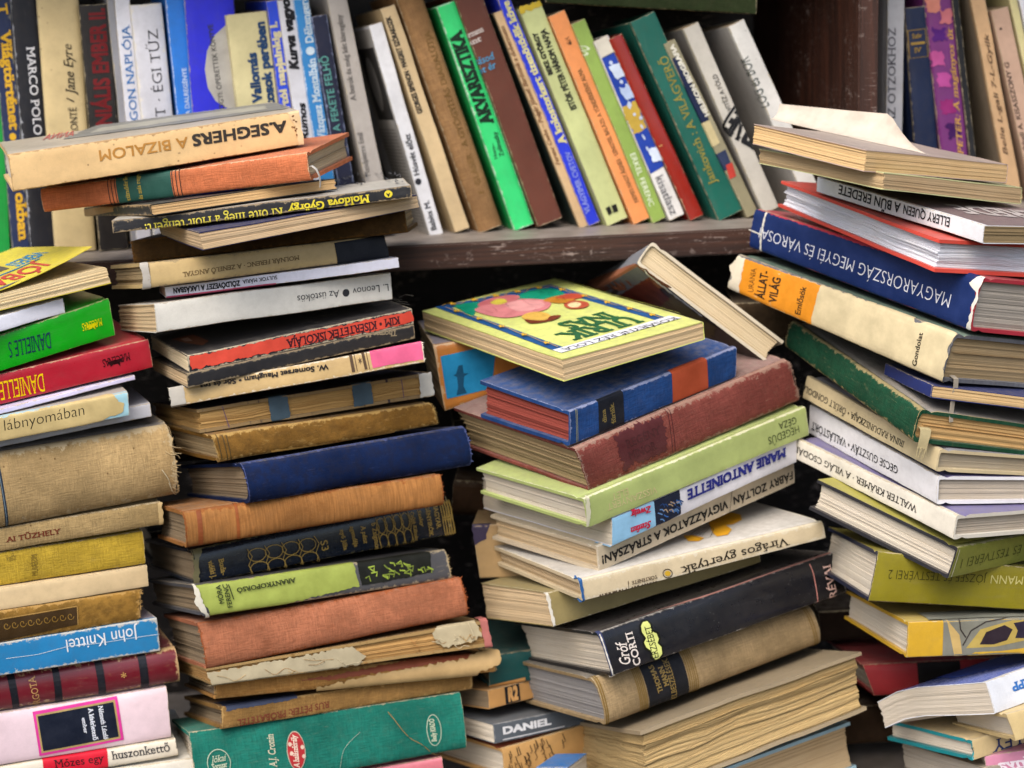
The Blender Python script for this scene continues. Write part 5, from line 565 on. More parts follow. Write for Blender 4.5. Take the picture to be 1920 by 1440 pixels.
{'id':'m_illus','i':48,'k':'hard','c':'#c0955b','pg':'#c6bcab','l':'tan book with scratchy black illustration and orange boards at the bottom centre','g_':'books in the gaps behind the stacks','sp':'F','M':[[.82315,-.56504,-.05617,-.02126],[.56761,.82149,.05447,-.13001],[.01537,-.07672,.99693,-.42008],[.0,.0,.0,1.0]],'d':[.09,.11998,.02455],'df':[.001,-.012,.002],'bulge':.002,'bcol':'#c2572f','D':[('L','cover_picture',[(.539,.341),(.563,.046),(.535,.055)],'#3b2f22',{'w':.0008}),('L','cover_picture',[(.434,.482),(.455,.242),(.43,.196)],'#6a4f30',{'w':.0008}),('L','cover_picture',[(.648,.716),(.659,.457),(.645,.429)],'#3b2f22',{'w':.0008}),('L','cover_picture',[(.339,.594),(.36,.393),(.335,.309)],'#6a4f30',{'w':.0008}),('L','cover_picture',[(.167,.931),(.188,.638),(.163,.648)],'#3b2f22',{'w':.0008}),('L','cover_picture',[(.472,.889),(.498,.601),(.468,.603)],'#6a4f30',{'w':.0008}),('L','cover_picture',[(.359,.974),(.383,.718),(.355,.689)],'#3b2f22',{'w':.0008}),('L','cover_picture',[(.428,.959),(.453,.787),(.424,.674)],'#6a4f30',{'w':.0008}),('L','cover_picture',[(.336,.874),(.35,.588),(.332,.589)],'#3b2f22',{'w':.0008}),('L','cover_picture',[(.488,.397),(.503,.181),(.484,.111)],'#6a4f30',{'w':.0008}),('L','cover_picture',[(.417,.949),(.432,.65),(.413,.664)],'#3b2f22',{'w':.0008}),('L','cover_picture',[(.49,.364),(.504,.106),(.486,.078)],'#6a4f30',{'w':.0008}),('L','cover_picture',[(.515,.474),(.535,.286),(.511,.188)],'#3b2f22',{'w':.0008}),('L','cover_picture',[(.036,.37),(.062,.162),(.031,.087)],'#6a4f30',{'w':.0008}),('L','cover_picture',[(.502,.684),(.521,.399),(.498,.398)],'#3b2f22',{'w':.0008}),('L','cover_picture',[(.228,.547),(.242,.316),(.224,.262)],'#6a4f30',{'w':.0008}),('L','cover_picture',[(.058,.802),(.071,.516),(.054,.519)],'#3b2f22',{'w':.0008}),('L','cover_picture',[(.109,.456),(.117,.162),(.104,.172)],'#6a4f30',{'w':.0008}),('L','cover_picture',[(.145,.918),(.156,.63),(.141,.635)],'#3b2f22',{'w':.0008}),('L','cover_picture',[(.436,.347),(.457,.167),(.432,.061)],'#6a4f30',{'w':.0008}),('L','cover_picture',[(.244,.661),(.272,.466),(.24,.376)],'#3b2f22',{'w':.0008}),('L','cover_picture',[(.175,.393),(.184,.101),(.171,.11)],'#6a4f30',{'w':.0008}),('L','cover_picture',[(.214,.584),(.233,.292),(.21,.3)],'#3b2f22',{'w':.0008}),('L','cover_picture',[(.072,.396),(.083,.138),(.068,.113)],'#6a4f30',{'w':.0008}),('L','cover_picture',[(.044,.453),(.058,.267),(.04,.17)],'#3b2f22',{'w':.0008}),('L','cover_picture',[(.06,.76),(.072,.463),(.055,.477)],'#6a4f30',{'w':.0008}),('L','cover_picture',[(.41,.718),(.439,.522),(.406,.432)],'#3b2f22',{'w':.0008}),('L','cover_picture',[(.154,.316),(.179,.05),(.15,.032)],'#6a4f30',{'w':.0008}),('L','cover_picture',[(.65,.924),(.675,.654),(.646,.637)],'#3b2f22',{'w':.0008}),('L','cover_picture',[(.437,.381),(.45,.195),(.433,.095)],'#6a4f30',{'w':.0008}),('L','cover_picture',[(.119,.65),(.137,.411),(.115,.367)],'#3b2f22',{'w':.0008}),('L','cover_picture',[(.25,.459),(.273,.184),(.246,.175)],'#6a4f30',{'w':.0008}),('L','cover_picture',[(.066,.878),(.08,.687),(.061,.596)],'#3b2f22',{'w':.0008}),('L','cover_picture',[(.394,.837),(.416,.623),(.39,.552)],'#6a4f30',{'w':.0008}),('L','cover_picture',[(.252,.484),(.279,.287),(.248,.2)],'#3b2f22',{'w':.0008}),('L','cover_picture',[(.236,.294),(.251,.131),(.231,.009)],'#6a4f30',{'w':.0008}),('L','cover_picture',[(.143,.407),(.163,.11),(.139,.124)],'#3b2f22',{'w':.0008}),('L','cover_picture',[(.35,.946),(.364,.685),(.346,.661)],'#6a4f30',{'w':.0008}),('L','cover_picture',[(.284,.88),(.3,.654),(.279,.595)],'#3b2f22',{'w':.0008}),('L','cover_picture',[(.253,.667),(.268,.505),(.249,.382)],'#6a4f30',{'w':.0008})]},
{'id':'m_bluebit','i':49,'k':'paper','c':'#1c6fb5','pg':'#dcd6c8','l':'corner of a small bright blue booklet at the bottom edge of the pile','g_':'books in the gaps behind the stacks','sp':'F','M':[[.93935,.34143,-.03223,.00315],[-.33525,.934,.12347,-.16085],[.07225,-.10517,.99183,-.41677],[.0,.0,.0,1.0]],'d':[.02668,.04933,.01509],'df':[.038,-.028,.026]},
{'id':'s3_ulrik','i':50,'k':'paper','c':'#d6dd78','pg':'#cdb48c','l':'yellow-green picture book lying face up on top of the middle stack','g_':'books in the middle stack','sp':'R','M':[[-.50886,-.85823,-.06707,.14918],[.85796,-.49923,-.1211,-.14792],[.07045,-.11916,.99037,-.06894],[.0,.0,.0,1.0]],'d':[.21182,.12901,.01535],'df':[-.201,-.063,.015],'rough':.3,'D':[('R','cover_border',[(.146,1.09),(.924,1.105),(.864,1.176),(.146,1.164)],'#1b4f86',{}),('R','cover_border',[(.924,1.105),(1.004,1.9),(.944,1.839),(.864,1.176)],'#1b4f86',{}),('R','cover_border',[(1.004,1.9),(.121,1.934),(.126,1.858),(.944,1.839)],'#1b4f86',{}),('R','title_strip',[(.1,1.03),(.157,1.059),(.122,1.936),(.062,1.937)],'#dcdde2',{}),('T','KOSÁRYNÉ RÉZ LOLA',(.13,1.054),(.107,1.901),(.095,1.068),'#3a3a40',{'serif':1}),('T','ULRIK',(.292,1.222),(.289,1.748),(.171,1.241),'#1f5c34',{'serif':1,'bold':.025}),('T','INAS',(.405,1.262),(.407,1.612),(.3,1.276),'#1f5c34',{'serif':1,'bold':.025}),('R','cover_picture',[(.959,1.799),(.934,1.667),(.882,1.657),(.83,1.756),(.753,1.874),(.862,1.832)],'#128a6a',{'sm':1}),('R','cover_picture',[(.85,1.448),(.903,1.302),(.859,1.161),(.73,1.195),(.719,1.28),(.719,1.35),(.766,1.424)],'#128a6a',{'sm':1}),('R','printed_figure',[(.906,1.675),(.932,1.538),(.904,1.411),(.843,1.425),(.835,1.512),(.838,1.614),(.853,1.703)],'#c0696c',{'sm':1}),('R','printed_figure',[(.833,1.774),(.862,1.659),(.832,1.55),(.824,1.435),(.743,1.352),(.676,1.364),(.607,1.466),(.605,1.572),(.606,1.674),(.632,1.749),(.716,1.785)],'#cf7f80',{'sm':1}),('R','printed_figure',[(.806,1.572),(.81,1.467),(.747,1.392),(.672,1.413),(.637,1.505),(.659,1.602),(.738,1.609)],'#dd9c98',{'sm':1}),('R','printed_figure',[(.876,1.614),(.901,1.534),(.87,1.508),(.826,1.542),(.827,1.607)],'#cdbd45',{'sm':1}),('R','printed_figure',[(.731,1.365),(.745,1.271),(.724,1.187),(.662,1.179),(.632,1.258),(.636,1.332),(.687,1.363)],'#bf7f2c',{'sm':1}),('R','printed_figure',[(.721,1.282),(.736,1.174),(.685,1.131),(.641,1.166),(.658,1.236)],'#b34a33',{'sm':1}),('R','printed_face',[(.594,1.665),(.615,1.579),(.581,1.528),(.516,1.537),(.474,1.601),(.5,1.662),(.542,1.691)],'#d6ab4e',{'sm':1}),('R','printed_hair',[(.543,1.693),(.49,1.656),(.477,1.605),(.506,1.544),(.487,1.492),(.459,1.549),(.456,1.63),(.474,1.706),(.505,1.715)],'#74331f',{'sm':1}),('R','printed_hair',[(.609,1.339),(.632,1.252),(.583,1.21),(.532,1.232),(.504,1.305),(.538,1.37)],'#b5533a',{'sm':1}),('R','printed_face',[(.596,1.322),(.604,1.257),(.563,1.259),(.53,1.319),(.554,1.349)],'#e0cf9c',{'sm':1}),('L','printed_vine',[(.142,1.114),(.146,1.121),(.158,1.124),(.181,1.122),(.212,1.117),(.244,1.112),(.267,1.11),(.279,1.113),(.283,1.12),(.288,1.126),(.3,1.129),(.324,1.127),(.355,1.122),(.388,1.117),(.412,1.115),(.424,1.118),(.429,1.125),(.433,1.131),(.445,1.134),(.47,1.133),(.502,1.128),(.535,1.123),(.56,1.121),(.573,1.124),(.578,1.13),(.582,1.137),(.595,1.14),(.62,1.138),(.654,1.133),(.688,1.128),(.713,1.126),(.727,1.129),(.731,1.136),(.736,1.142),(.749,1.146),(.774,1.144),(.809,1.139),(.844,1.134),(.871,1.132),(.884,1.135),(.889,1.142)],'#d0a02c',{'w':.0006}),('R','printed_flower',[(.228,1.123),(.231,1.103),(.216,1.109),(.215,1.091),(.202,1.113),(.191,1.118),(.205,1.125),(.201,1.141)],'#d6a62c',{'sm':1}),('R','printed_flower',[(.372,1.128),(.375,1.108),(.359,1.114),(.358,1.095),(.345,1.118),(.333,1.124),(.348,1.131),(.344,1.147)],'#d6a62c',{'sm':1}),('R','printed_flower',[(.519,1.133),(.523,1.113),(.506,1.12),(.506,1.1),(.492,1.123),(.48,1.129),(.495,1.136),(.491,1.153)],'#d6a62c',{'sm':1}),('R','printed_flower',[(.671,1.139),(.675,1.119),(.657,1.125),(.657,1.106),(.643,1.129),(.63,1.135),(.646,1.142),(.641,1.158)],'#d6a62c',{'sm':1}),('R','printed_flower',[(.827,1.145),(.831,1.124),(.813,1.131),(.813,1.111),(.798,1.134),(.785,1.14),(.801,1.148),(.796,1.164)],'#d6a62c',{'sm':1}),('L','printed_vine',[(.899,1.139),(.886,1.163),(.882,1.184),(.89,1.2),(.907,1.213),(.925,1.225),(.933,1.242),(.929,1.262),(.916,1.287),(.902,1.311),(.898,1.331),(.906,1.347),(.923,1.36),(.941,1.373),(.949,1.389),(.945,1.41),(.932,1.433),(.918,1.457),(.914,1.478),(.922,1.494),(.939,1.507),(.957,1.52),(.965,1.536),(.961,1.556),(.948,1.579),(.934,1.603),(.93,1.623),(.938,1.639),(.955,1.652),(.973,1.665),(.981,1.681),(.977,1.701),(.964,1.724),(.95,1.747),(.946,1.768),(.954,1.784),(.971,1.797),(.988,1.81),(.997,1.826),(.993,1.846),(.98,1.869)],'#d0a02c',{'w':.0006}),('R','printed_flower',[(.925,1.219),(.93,1.198),(.911,1.205),(.911,1.185),(.896,1.208),(.883,1.214),(.899,1.222),(.894,1.238)],'#d6a62c',{'sm':1}),('R','printed_flower',[(.941,1.366),(.946,1.346),(.927,1.352),(.927,1.332),(.912,1.356),(.899,1.361),(.915,1.369),(.91,1.385)],'#d6a62c',{'sm':1}),('R','printed_flower',[(.957,1.513),(.962,1.493),(.943,1.499),(.943,1.479),(.928,1.502),(.915,1.507),(.931,1.515),(.926,1.532)],'#d6a62c',{'sm':1}),('R','printed_flower',[(.973,1.659),(.977,1.639),(.959,1.644),(.959,1.625),(.944,1.647),(.931,1.652),(.947,1.66),(.942,1.677)],'#d6a62c',{'sm':1}),('R','printed_flower',[(.989,1.804),(.993,1.784),(.975,1.789),(.975,1.77),(.96,1.792),(.947,1.797),(.963,1.805),(.958,1.821)],'#d6a62c',{'sm':1}),('L','printed_vine',[(.955,1.868),(.917,1.874),(.888,1.876),(.872,1.875),(.865,1.871),(.858,1.867),(.842,1.866),(.814,1.869),(.777,1.874),(.741,1.879),(.713,1.882),(.698,1.881),(.691,1.877),(.684,1.873),(.668,1.872),(.641,1.874),(.606,1.879),(.57,1.885),(.544,1.887),(.529,1.886),(.522,1.882),(.515,1.878),(.5,1.877),(.474,1.879),(.44,1.885),(.406,1.89),(.38,1.892),(.365,1.891),(.358,1.887),(.352,1.883),(.337,1.882),(.312,1.885),(.279,1.89),(.246,1.895),(.221,1.897),(.206,1.896),(.2,1.892),(.193,1.889),(.18,1.887),(.155,1.89),(.123,1.895)],'#d0a02c',{'w':.0006}),('R','printed_flower',[(.882,1.878),(.887,1.859),(.869,1.864),(.869,1.845),(.854,1.866),(.841,1.871),(.857,1.879),(.852,1.895)],'#d6a62c',{'sm':1}),('R','printed_flower',[(.707,1.883),(.711,1.864),(.694,1.869),(.694,1.851),(.68,1.872),(.667,1.876),(.683,1.884),(.678,1.9)],'#d6a62c',{'sm':1}),('R','printed_flower',[(.538,1.889),(.542,1.87),(.525,1.875),(.525,1.856),(.512,1.877),(.499,1.882),(.514,1.89),(.51,1.905)],'#d6a62c',{'sm':1}),('R','printed_flower',[(.374,1.894),(.378,1.875),(.362,1.88),(.361,1.862),(.348,1.882),(.337,1.887),(.351,1.895),(.347,1.91)],'#d6a62c',{'sm':1}),('R','printed_flower',[(.215,1.899),(.219,1.88),(.203,1.885),(.203,1.867),(.19,1.888),(.179,1.892),(.193,1.9),(.189,1.914)],'#d6a62c',{'sm':1}),('L','drawn_line',[(.885,1.689),(.894,1.575),(.861,1.433)],'#8a3f46',{'w':.00035}),('L','drawn_line',[(.83,1.756),(.832,1.689),(.794,1.674),(.719,1.714)],'#8a3f46',{'w':.00035}),('L','drawn_line',[(.771,1.748),(.713,1.754)],'#8a3f46',{'w':.00035}),('L','drawn_line',[(.638,1.743),(.667,1.646),(.659,1.602)],'#8a3f46',{'w':.00035}),('L','drawn_line',[(.738,1.609),(.806,1.572)],'#8a3f46',{'w':.00035}),('L','drawn_line',[(.824,1.435),(.748,1.477),(.747,1.392)],'#8a3f46',{'w':.00035}),('L','drawn_line',[(.748,1.477),(.681,1.494),(.672,1.413)],'#8a3f46',{'w':.00035}),('L','drawn_line',[(.854,1.614),(.822,1.594),(.826,1.542)],'#8a3f46',{'w':.00035}),('L','drawn_line',[(.605,1.572),(.637,1.505)],'#8a3f46',{'w':.00035}),('L','drawn_line',[(.862,1.659),(.866,1.594)],'#8a3f46',{'w':.00035}),('L','drawn_line',[(.569,1.66),(.57,1.607),(.566,1.561)],'#4a1c10',{'w':.00035}),('L','drawn_line',[(.532,1.638),(.523,1.613)],'#4a1c10',{'w':.00035}),('L','drawn_line',[(.53,1.581),(.515,1.575)],'#4a1c10',{'w':.00035}),('L','drawn_line',[(.529,1.7),(.476,1.67),(.472,1.572)],'#4a1c10',{'w':.00035}),('L','drawn_line',[(.492,1.704),(.465,1.648),(.469,1.542)],'#4a1c10',{'w':.00035}),('L','drawn_line',[(.719,1.35),(.706,1.277),(.677,1.184)],'#5a2a10',{'w':.00035}),('L','drawn_line',[(.686,1.349),(.662,1.304),(.656,1.241)],'#5a2a10',{'w':.00035}),('L','drawn_line',[(.695,1.305),(.657,1.325)],'#5a2a10',{'w':.00035}),('L','drawn_line',[(.685,1.264),(.642,1.291)],'#5a2a10',{'w':.00035}),('L','drawn_line',[(.6,1.335),(.613,1.269),(.564,1.233)],'#5a2418',{'w':.00035}),('L','drawn_line',[(.568,1.361),(.52,1.333),(.522,1.261)],'#5a2418',{'w':.00035}),('L','drawn_line',[(.58,1.308),(.578,1.292)],'#5a2418',{'w':.00035}),('L','drawn_line',[(.558,1.293),(.543,1.302)],'#5a2418',{'w':.00035}),('L','drawn_line',[(.87,1.282),(.874,1.252),(.83,1.28)],'#0b5a48',{'w':.00035}),('L','drawn_line',[(.84,1.3),(.85,1.263),(.797,1.302)],'#0b5a48',{'w':.00035}),('L','drawn_line',[(.809,1.317),(.825,1.274),(.819,1.266)],'#0b5a48',{'w':.00035}),('L','drawn_line',[(.852,1.259),(.8,1.285),(.786,1.288)],'#0b5a48',{'w':.00035}),('L','drawn_line',[(.821,1.276),(.85,1.22),(.808,1.253)],'#0b5a48',{'w':.00035}),('L','drawn_line',[(.791,1.294),(.825,1.232),(.775,1.274)],'#0b5a48',{'w':.00035}),('L','drawn_line',[(.833,1.235),(.8,1.243),(.797,1.239)],'#0b5a48',{'w':.00035}),('L','drawn_line',[(.803,1.253),(.776,1.254),(.765,1.261)],'#0b5a48',{'w':.00035}),('L','drawn_line',[(.772,1.271),(.825,1.189),(.787,1.225)],'#0b5a48',{'w':.00035}),('L','drawn_line',[(.117,1.022),(.98,1.034)],'#c9d060',{'w':.0003})]},
{'id':'s3_blue','i':51,'k':'hard','c':'#21457c','pg':'#8a4238','l':'blue cloth book with red page edges and orange spine label','g_':'books in the middle stack','sp':'F','M':[[.79462,-.60111,-.08512,.04028],[.58596,.79605,-.15151,-.20956],[.15884,.07052,.98478,-.13395],[.0,.0,.0,1.0]],'d':[.17045,.10993,.02664],'df':[-.084,.13,.168],'bulge':.0025,'g':'l','wear':.0012,'wearcol':'#8c93b0','age':.35,'D':[('R','spine_label',[(.596,1.032),(.81,1.044),(.827,-.044),(.608,-.052)],'#a8492a',{}),('R','spine_label',[(.161,1.007),(.306,1.008),(.318,-.006),(.169,-.011)],'#11151f',{}),('T','fúriák',(.266,.141),(.25,.788),(.242,.162),'#7d6d3c',{'serif':1}),('T','dina',(.212,.292),(.202,.697),(.189,.312),'#7d6d3c',{'serif':1}),('L','printed_line',[(.033,.997),(.04,-.001)],'#8a8a70',{'w':.0005}),('L','printed_line',[(.04,.982),(.047,-.017)],'#8a8a70',{'w':.0005})]},
{'id':'s3_maroon','i':52,'k':'hard','c':'#87473f','pg':'#9c8866','l':'faded maroon cloth book with ragged boards under the blue one','g_':'books in the middle stack','sp':'F','M':[[.79984,-.59417,-.08495,.05402],[.57732,.8003,-.16195,-.20362],[.16421,.08049,.98314,-.17124],[.0,.0,.0,1.0]],'d':[.22035,.15718,.03718],'df':[.002,-.027,-.199],'bulge':.004,'g':'l','wear':.003,'wearcol':'#a08474','bcol':'#9a7b74','fray':.002,'age':1,'D':[('R','rubbed_patch',[(.162,.945),(.381,.949),(.365,.167),(.164,.169)],'#56272a',{'jag':.004}),('L','tooled_line',[(.414,1.004),(.383,.062)],'#4a2024',{'w':.0006}),('L','tooled_line',[(.426,1.003),(.396,.061)],'#4a2024',{'w':.0006}),('T','REGÉNY',(.201,.588),(.36,.593),(.204,.756),'#4a2426',{'serif':1}),('T','MINOR',(.197,.321),(.324,.319),(.2,.49),'#4a2426',{'serif':1})]},
{'id':'s3_hegedus','i':53,'k':'hard','c':'#aab870','pg':'#c6bcab','l':'pale green book with dark upside-down lettering in the middle stack','g_':'books in the middle stack','sp':'F','M':[[.79266,-.60355,-.08614,.05182],[.59332,.79616,-.11875,-.21671],[.14025,.04302,.98918,-.1955],[.0,.0,.0,1.0]],'d':[.23255,.13379,.02347],'df':[.038,-.071,-.049],'bulge':.002,'wear':.001,'wearcol':'#d6d3b8','rough':.4,'D':[('T','HEGEDŰS',(.955,.498),(.809,.51),(.958,.247),'#3c4624',{}),('T','GÉZA',(.948,.815),(.865,.835),(.952,.583),'#3c4624',{}),('T','VISSZANYERT',(.299,.455),(.086,.524),(.299,.234),'#c4b986',{}),('T','ÉLET',(.181,.782),(.111,.791),(.18,.546),'#c4b986',{}),('R','torn_edge',[(.006,.929),(.022,1.023),(.017,.492),(.001,.088),(-.012,.039)],'#d0ccb0',{'jag':.001})]},
{'id':'s3_zweig','i':54,'k':'paper','c':'#d9d7dc','pg':'#c6bcab','l':'white paperback with light blue panel, red and navy upside-down lettering','g_':'books in the middle stack','sp':'F','M':[[.78453,-.61099,-.10583,.06962],[.60061,.79118,-.11534,-.2014],[.1542,.02693,.98767,-.21467],[.0,.0,.0,1.0]],'d':[.19783,.16028,.02216],'df':[-.12,.129,.16],'bulge':.002,'rough':.4,'D':[('R','blue_panel',[(-.001,1.174),(.22,1.065),(.224,-.013),(-.005,-.117)],'#8fbfdd',{}),('R','cover_picture',[(.213,1.09),(.349,1.037),(.356,.08),(.224,-.013)],'#141c30',{}),('L','cover_picture',[(.318,.289),(.331,.277),(.342,.15)],'#2f5fa0',{'w':.0009}),('L','cover_picture',[(.243,.568),(.256,.536),(.266,.433)],'#5a80b0',{'w':.0009}),('L','cover_picture',[(.33,.433),(.344,.334),(.355,.294)],'#1f3f70',{'w':.0009}),('L','cover_picture',[(.289,.622),(.302,.581),(.313,.486)],'#a08a70',{'w':.0009}),('L','cover_picture',[(.297,.374),(.31,.315),(.321,.236)],'#2f5fa0',{'w':.0009}),('L','cover_picture',[(.232,.489),(.245,.419),(.256,.354)],'#5a80b0',{'w':.0009}),('L','cover_picture',[(.245,.715),(.259,.741),(.269,.58)],'#1f3f70',{'w':.0009}),('L','cover_picture',[(.262,.482),(.275,.487),(.285,.345)],'#a08a70',{'w':.0009}),('L','cover_picture',[(.301,.625),(.315,.626),(.325,.489)],'#2f5fa0',{'w':.0009}),('L','cover_picture',[(.305,.404),(.319,.307),(.33,.266)],'#5a80b0',{'w':.0009}),('L','cover_picture',[(.335,.564),(.349,.566),(.36,.426)],'#1f3f70',{'w':.0009}),('L','cover_picture',[(.29,.409),(.303,.406),(.314,.271)],'#a08a70',{'w':.0009}),('L','cover_picture',[(.327,.602),(.341,.583),(.352,.465)],'#2f5fa0',{'w':.0009}),('L','cover_picture',[(.243,.226),(.256,.187),(.266,.089)],'#5a80b0',{'w':.0009}),('L','cover_picture',[(.341,.63),(.355,.573),(.366,.492)],'#1f3f70',{'w':.0009}),('L','cover_picture',[(.297,.696),(.31,.623),(.321,.56)],'#a08a70',{'w':.0009}),('L','cover_picture',[(.328,.671),(.342,.578),(.353,.534)],'#2f5fa0',{'w':.0009}),('L','cover_picture',[(.318,.364),(.331,.333),(.342,.225)],'#5a80b0',{'w':.0009}),('L','cover_picture',[(.259,.703),(.273,.683),(.283,.567)],'#1f3f70',{'w':.0009}),('L','cover_picture',[(.327,.595),(.341,.576),(.352,.457)],'#a08a70',{'w':.0009}),('L','cover_picture',[(.261,.332),(.274,.236),(.285,.195)],'#2f5fa0',{'w':.0009}),('L','cover_picture',[(.33,.548),(.344,.537),(.354,.41)],'#5a80b0',{'w':.0009}),('T','Zweig',(.194,.879),(.09,.967),(.199,.652),'#b81f3c',{'serif':1,'bold':.03}),('T','Stefan',(.193,.342),(.087,.393),(.198,.113),'#b81f3c',{'serif':1,'bold':.03,'shear':.2}),('T','MARIE ANTOINETTE',(.93,.859),(.385,.867),(.941,.5),'#1c2478',{'serif':1,'bold':.04})]},
{'id':'s3_fabry','i':55,'k':'hard','c':'#c3b398','pg':'#c0a986','l':'beige book with bold black upside-down lettering along its whole spine','g_':'books in the middle stack','sp':'F','M':[[.78507,-.61135,-.09953,.05857],[.60164,.79086,-.11211,-.19499],[.14725,.02813,.9887,-.23584],[.0,.0,.0,1.0]],'d':[.21173,.13181,.02122],'df':[.066,-.012,.073],'bulge':.0015,'wear':.001,'wearcol':'#e0d8c6','age':.2,'D':[('T','FÁBRY ZOLTÁN',(.989,.504),(.674,.533),(.995,.219),'#1a1714',{'bold':.03}),('T','VIGYÁZZATOK A STRÁZSÁN!',(.644,.532),(.017,.56),(.65,.227),'#1a1714',{'bold':.03}),('L','printed_line',[(.671,.809),(.649,-.061)],'#1a1714',{'w':.0005})]},
{'id':'s3_viragos','i':56,'k':'hard','c':'#cfbe9c','pg':'#c0a986','l':'cream book with yellow flower drawing on its pale cover','g_':'books in the middle stack','sp':'F','M':[[.8988,-.43249,-.07142,.04484],[.43343,.90118,-.00257,-.21567],[.06548,-.02865,.99744,-.25197],[.0,.0,.0,1.0]],'d':[.21896,.14687,.01526],'df':[-.187,-.041,-.098],'bulge':.0015,'wear':.0025,'wearcol':'#d8cfb8','bcol':'#c6c2ba','fray':.001,'age':.4,'D':[('T','Virágos gyertyák',(.845,.616),(.395,.435),(.848,.178),'#2c241a',{'serif':1}),('L','printed_flower',[(.358,.226),(.357,.181),(.355,.141),(.352,.109),(.349,.085),(.345,.072),(.341,.069),(.337,.078),(.334,.096),(.33,.124),(.327,.16),(.325,.202),(.323,.249),(.323,.297),(.323,.344),(.324,.389),(.326,.428),(.329,.461),(.332,.484),(.336,.498),(.34,.501),(.344,.493),(.348,.475),(.351,.447),(.354,.411),(.356,.369),(.358,.322),(.359,.274),(.358,.226)],'#3a3018',{'w':.0007}),('R','printed_flower',[(.352,.246),(.352,.218),(.35,.193),(.349,.173),(.346,.159),(.344,.151),(.341,.15),(.339,.155),(.336,.168),(.334,.186),(.332,.209),(.33,.235),(.329,.265),(.329,.295),(.329,.325),(.33,.353),(.331,.377),(.333,.397),(.335,.411),(.337,.419),(.34,.421),(.343,.415),(.345,.403),(.348,.386),(.35,.363),(.351,.336),(.352,.306),(.353,.276)],'#c9a02c',{}),('T','TÖRTÉNETE',(.299,.345),(.197,.347),(.298,.184),'#5a4c3a',{'serif':1}),('T','AVAGY EGY JÓ HÁZASSÁG',(.293,.069),(.064,.12),(.292,-.092),'#5a4c3a',{'serif':1}),('R','printed_flower',[(.707,1.459),(.777,1.547),(.847,1.565),(.854,1.479),(.814,1.371),(.759,1.328),(.733,1.341),(.715,1.233),(.665,1.153),(.627,1.17),(.644,1.258)],'#d39a1c',{}),('R','printed_flower',[(.549,1.327),(.575,1.297),(.584,1.196),(.548,1.161),(.522,1.207)],'#d39a1c',{}),('L','drawn_line',[(.574,1.317),(.632,1.384),(.694,1.448),(.671,1.313),(.607,1.188),(.571,1.186),(.571,1.287)],'#3f3a34',{'w':.0006}),('L','drawn_line',[(.571,1.287),(.627,1.359),(.675,1.412)],'#5a544c',{'w':.0004}),('L','drawn_line',[(.579,1.273),(.633,1.347),(.679,1.405)],'#5a544c',{'w':.0004}),('L','drawn_line',[(.587,1.259),(.64,1.336),(.683,1.398)],'#5a544c',{'w':.0004}),('L','drawn_line',[(.595,1.245),(.646,1.324),(.687,1.39)],'#5a544c',{'w':.0004}),('R','blue_board_edge',[(.001,1.05),(.015,1.076),(.005,-.042),(-.006,-.077)],'#2c5a8f',{'jag':.001})]},
{'id':'s3_olive','i':57,'k':'paper','c':'#8f8154','pg':'#c0a986','l':'plain olive drab paperback between the flowered book and the black one','g_':'books in the middle stack','sp':'F','M':[[.86342,-.48244,-.14751,.0225],[.49826,.86128,.09962,-.18628],[.07899,-.15951,.98403,-.27969],[.0,.0,.0,1.0]],'d':[.19756,.10923,.02634],'df':[-.099,.082,.056],'bulge':.002,'wear':.001,'wearcol':'#c8bfa6','D':[('R','torn_edge',[(-.015,1.024),(-.002,.999),(.01,.034),(-.003,.017)],'#d6d2c6',{'jag':.0012})]},
{'id':'s3_erz','i':58,'k':'hard','c':'#131319','pg':'#c6bcab','l':'black jacketed book with a pale yellow cartouche and white lettering','g_':'books in the middle stack','sp':'F','M':[[.86286,-.47724,-.16648,.06545],[.49357,.86655,.07403,-.20766],[.10893,-.14604,.98326,-.31474],[.0,.0,.0,1.0]],'d':[.22702,.13479,.03435],'df':[-.033,-.062,-.124],'bulge':.0035,'wear':.0009,'wearcol':'#b9b4ac','rough':.28,'spots':2,'bcol':'#3c3838','D':[('T','Gróf',(.08,.146),(.088,.657),(.039,.169),'#e0d6cc',{'serif':1,'shear':.25}),('T','CORTI',(.116,.045),(.122,.798),(.089,.052),'#e0d6cc',{'serif':1,'bold':.01}),('R','cartouche_rim',[(.157,.863),(.172,.943),(.193,.927),(.204,.819),(.2,.678),(.217,.595),(.219,.442),(.208,.365),(.217,.271),(.211,.085),(.195,-.006),(.174,.0),(.158,.095),(.162,.236),(.146,.341),(.146,.49),(.159,.563),(.15,.704)],'#17180c',{}),('R','cartouche',[(.162,.84),(.174,.902),(.191,.894),(.197,.808),(.194,.653),(.209,.573),(.21,.447),(.201,.366),(.21,.26),(.206,.108),(.191,.039),(.176,.034),(.165,.117),(.169,.246),(.154,.363),(.152,.478),(.165,.551),(.157,.703)],'#d5dc80',{}),('T','ERZSÉBET',(.19,.065),(.197,.782),(.165,.079),'#1a1a10',{'serif':1}),('L','rule_line',[(.884,.915),(.885,.69),(.868,-.04)],'#c98a80',{'w':.0008}),('L','rule_line',[(.002,1.038),(.424,.989),(.989,.997)],'#a87a70',{'w':.0006}),('T','RÉVAI',(.954,-.007),(.963,.768),(.923,.012),'#dcb8ac',{'serif':1}),('L','rule_line',[(.061,1.123),(.427,1.1),(.834,1.084)],'#b0a8a4',{'w':.0006}),('R','torn_edge',[(-.003,.086),(.017,-.005),(.003,-.036)],'#d6d2c6',{'jag':.0012}),('R','worn_fold',[(-.004,1.013),(.012,1.005),(.004,.07),(-.004,-.009)],'#3a4060',{}),('R','torn_edge',[(.001,.955),(.005,.958),(.004,.07),(-.002,.035)],'#d6d2c6',{'jag':.0006})]},
